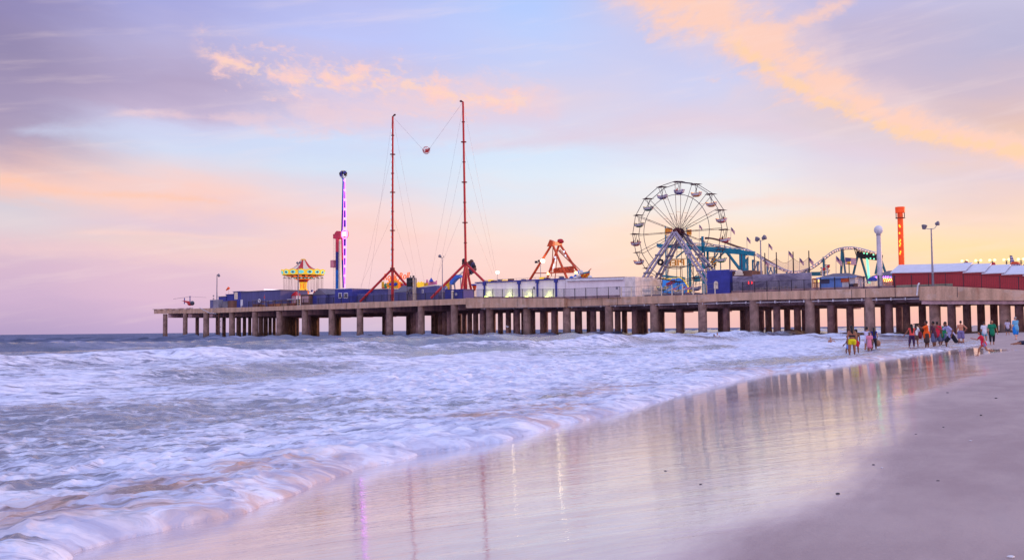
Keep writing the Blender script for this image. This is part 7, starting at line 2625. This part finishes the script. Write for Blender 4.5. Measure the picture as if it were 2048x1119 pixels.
# green top woman & neighbour
pos, h = stand(1984.5, 689, 638.5)
P('woman in a green wrap top and black capris walking towards the viewer', pos, h, 188, md_, [('tunic', fab('emerald', (14, 124, 90))), ('capris', fab('black', (30, 28, 40)))], arms=((4, 14, 10), (10, 22, 8)), legs=((6, 3, 0), (-6, 3, 6)), hair='shoulder', fat=1.12, female=True)
pos = at_depth(1968, 642.5, 1.62, 74)
P('person in a white top and teal shorts half hidden behind the woman in green', pos, 1.62, 20, md_, [('tshirt', fab('white', (226, 224, 232))), ('shorts', fab('teal', (90, 160, 180)))], arms=((40, 10, 70), (5, 10, 10)), hair='short', female=True)
# running girl
pos, h = stand(1968, 711, 656)
P('girl in a red top and lilac skirt running to the left through the wet sand', pos, h, -70, md_, [('tshirt', fab('scarlet', (220, 40, 70))), ('trunks', fab('lilac', (150, 130, 190)))], arms=((45, 12, 60), (-35, 12, 50)), legs=((40, 3, 30), (-24, 3, 60)), lean=16, hair='shoulder', female=True)
# far couple
pos = at_depth(2014.5, 638.5, 1.66, 106)
P('far walker in a pale grey top and dark shorts, back turned, by the pier columns', pos, 1.66, 10, md_, [('tshirt', fab('pale_grey', (190, 180, 204))), ('long_shorts', fab('dark_grey', (74, 66, 76)))], arms=((4, 14, 16), (2, 14, 10)), hair='short', fat=1.15)
pos, h = stand(2032, 678.5, 632)
P('grey haired man in a pale blue shirt and bright blue shorts walking away', pos, h, -20, lt_, [('tunic', fab('sky_blue', (110, 176, 214))), ('long_shorts', fab('vivid_blue', (20, 130, 220)))], arms=((20, 10, 70), (4, 10, 20)), legs=((8, 3, 0), (-8, 3, 12)), hair='grey', fat=1.3)
# bathers near the piles
pos = at_depth(1434.5, 664.5, 1.78, 124)
P('bather in a white tank top chest deep in the waves before the pier columns', pos, 1.78, 170, mat('warm_tan_skin', (206, 134, 104)), [('tank', fab('white', (226, 224, 232))), ('shorts', fab('black', (30, 28, 40)))], arms=((10, 40, 30), (10, 40, 30)), hair='short')
pos = at_depth(1428.0, 667.0, 1.70, 126)
P('bather in a dark top just left of the one in the white tank top', pos, 1.70, 150, dk, [('tshirt', fab('black', (30, 28, 40))), ('shorts', fab('black', (30, 28, 40)))], hair='short')
# reclining person at the right edge
g_ = ground(2040, 689)
o_, J_ = P('person reclining on the sand at the right edge in dark shorts and blue top', g_ + Vector((0.45, 0, 0.02)), 1.66, 90, mat('warm_brown_skin', (158, 100, 74)), [('tshirt', fab('blue_red', (60, 90, 170))), ('long_shorts', fab('ink', (44, 44, 70)))], arms=((-50, 20, 0), (-50, 20, 0)), legs=((86, 6, 4), (84, 5, 2)), hair='short')
o_.rotation_euler = (0, 0, R(90))
bb = min((o_.matrix_world @ v.co).z for v in o_.data.vertices)
bpy.context.view_layer.update()
zs = [(o_.matrix_world @ v.co).z for v in o_.data.vertices]
o_.location.z -= min(zs) - float(sand_h(g_.x * NX + g_.y * NY, g_.x * TX + g_.y * TY)) - 0.0
# riders on the wheel
RID = [(180, -0.62, 'left rider in the red gondola at the far left of the wheel'), (180, 0.62, 'right rider in the red gondola at the far left of the wheel'), (202.5, 0.6, 'single rider in the second red gondola up from the left leg'),
       (22.5, 0.5, 'rider in the red gondola at the upper right of the wheel'), (0, -0.6, 'rider in the red gondola at the right of the wheel'), (90, -0.6, 'rider in the blue gondola at the very top of the wheel')]
sk_ = [dk, dk, md_, dk, md_, md_]
sh_ = [fab('ink', (44, 44, 70)), fab('black', (30, 28, 40)), fab('charcoal', (44, 38, 48)), fab('maroon', (84, 42, 62)), fab('dark_brown', (74, 56, 54)), fab('red', (210, 40, 66))]
for i, (dg_, da, lb) in enumerate(RID):
    gx, gz = GPOS[dg_]
    wp_ = MP @ Vector((gx + da * 0.8, 11.0, gz + 0.06))
    hh_ = 1.66
    o_, J_ = P(lb, wp_ - Vector((0, 0, 0.33)), hh_, 52 if da > 0 else -128 + 360, sk_[i], [('tshirt', sh_[i])], arms=((30, 6, 40), (30, 6, 40)), legs=((85, 4, 80), (85, 4, 80)), hair=('shoulder', 'short', 'short', 'shoulder', 'short', 'short')[i], vox=0.018, group='riders in the wheel gondolas')

# ================================================================== SMALL THINGS ON THE SAND
peb = [(1676, 987, 0.045, 'dark flat stone on the wet sand near the bottom right'), (1895, 785, 0.05, 'small dark pebble on the dry sand at the upper right'), (1962, 830, 0.05, 'dark twig like shell scrap upper of the right sand'), (1331, 941, 0.03, 'tiny dark pebble in the middle of the wet sand'),
       (1747, 929, 0.035, 'small blue grey pebble right of centre on the wet edge'), (1764, 935, 0.03, 'tiny pale shell beside the blue grey pebble'), (1887, 854, 0.035, 'tiny dark speck stone halfway up the dry sand'), (1832, 868, 0.03, 'small speck stone left of the halfway stone'),
       (1941, 881, 0.035, 'small white shell halfway up the dry sand'), (1876, 961, 0.03, 'tiny dark stone low on the dry sand'), (1401, 968, 0.03, 'tiny dark pebble below the wheel reflection'), (1725, 837, 0.03, 'tiny pebble on the far wet edge'), (2022, 1114, 0.05, 'white shell at the bottom right corner'), (1992, 796, 0.05, 'small dark stone near the right picture edge')]
for i, (x, y, sz, lb) in enumerate(peb):
    g_ = ground(x, y)
    sz *= 0.42
    mb = MB().ell((0, 0, 0), 1, 0.6, 0.35, 12, 8)
    rs = random.Random(i)
    mb.v = [(v[0] * (1 + 0.2 * math.sin(v[1] * 3 + i)), v[1] * (1 + 0.15 * math.cos(v[0] * 4)), v[2]) for v in mb.v]
    ro = Matrix.Rotation(rs.uniform(-0.6, 0.6), 3, 'Z')
    mb.v = [tuple(ro @ Vector(v) * sz + Vector((g_.x, g_.y, g_.z + sz * 0.2))) for v in mb.v]
    pale_ = 'white' in lb or 'pale' in lb
    world_single('shell' if pale_ else 'pebble', lb, 'shell' if pale_ else 'pebble', mb, [white if pale_ else mat('wet_stone', (60, 52, 60), 0.3)], g_, smooth=True)
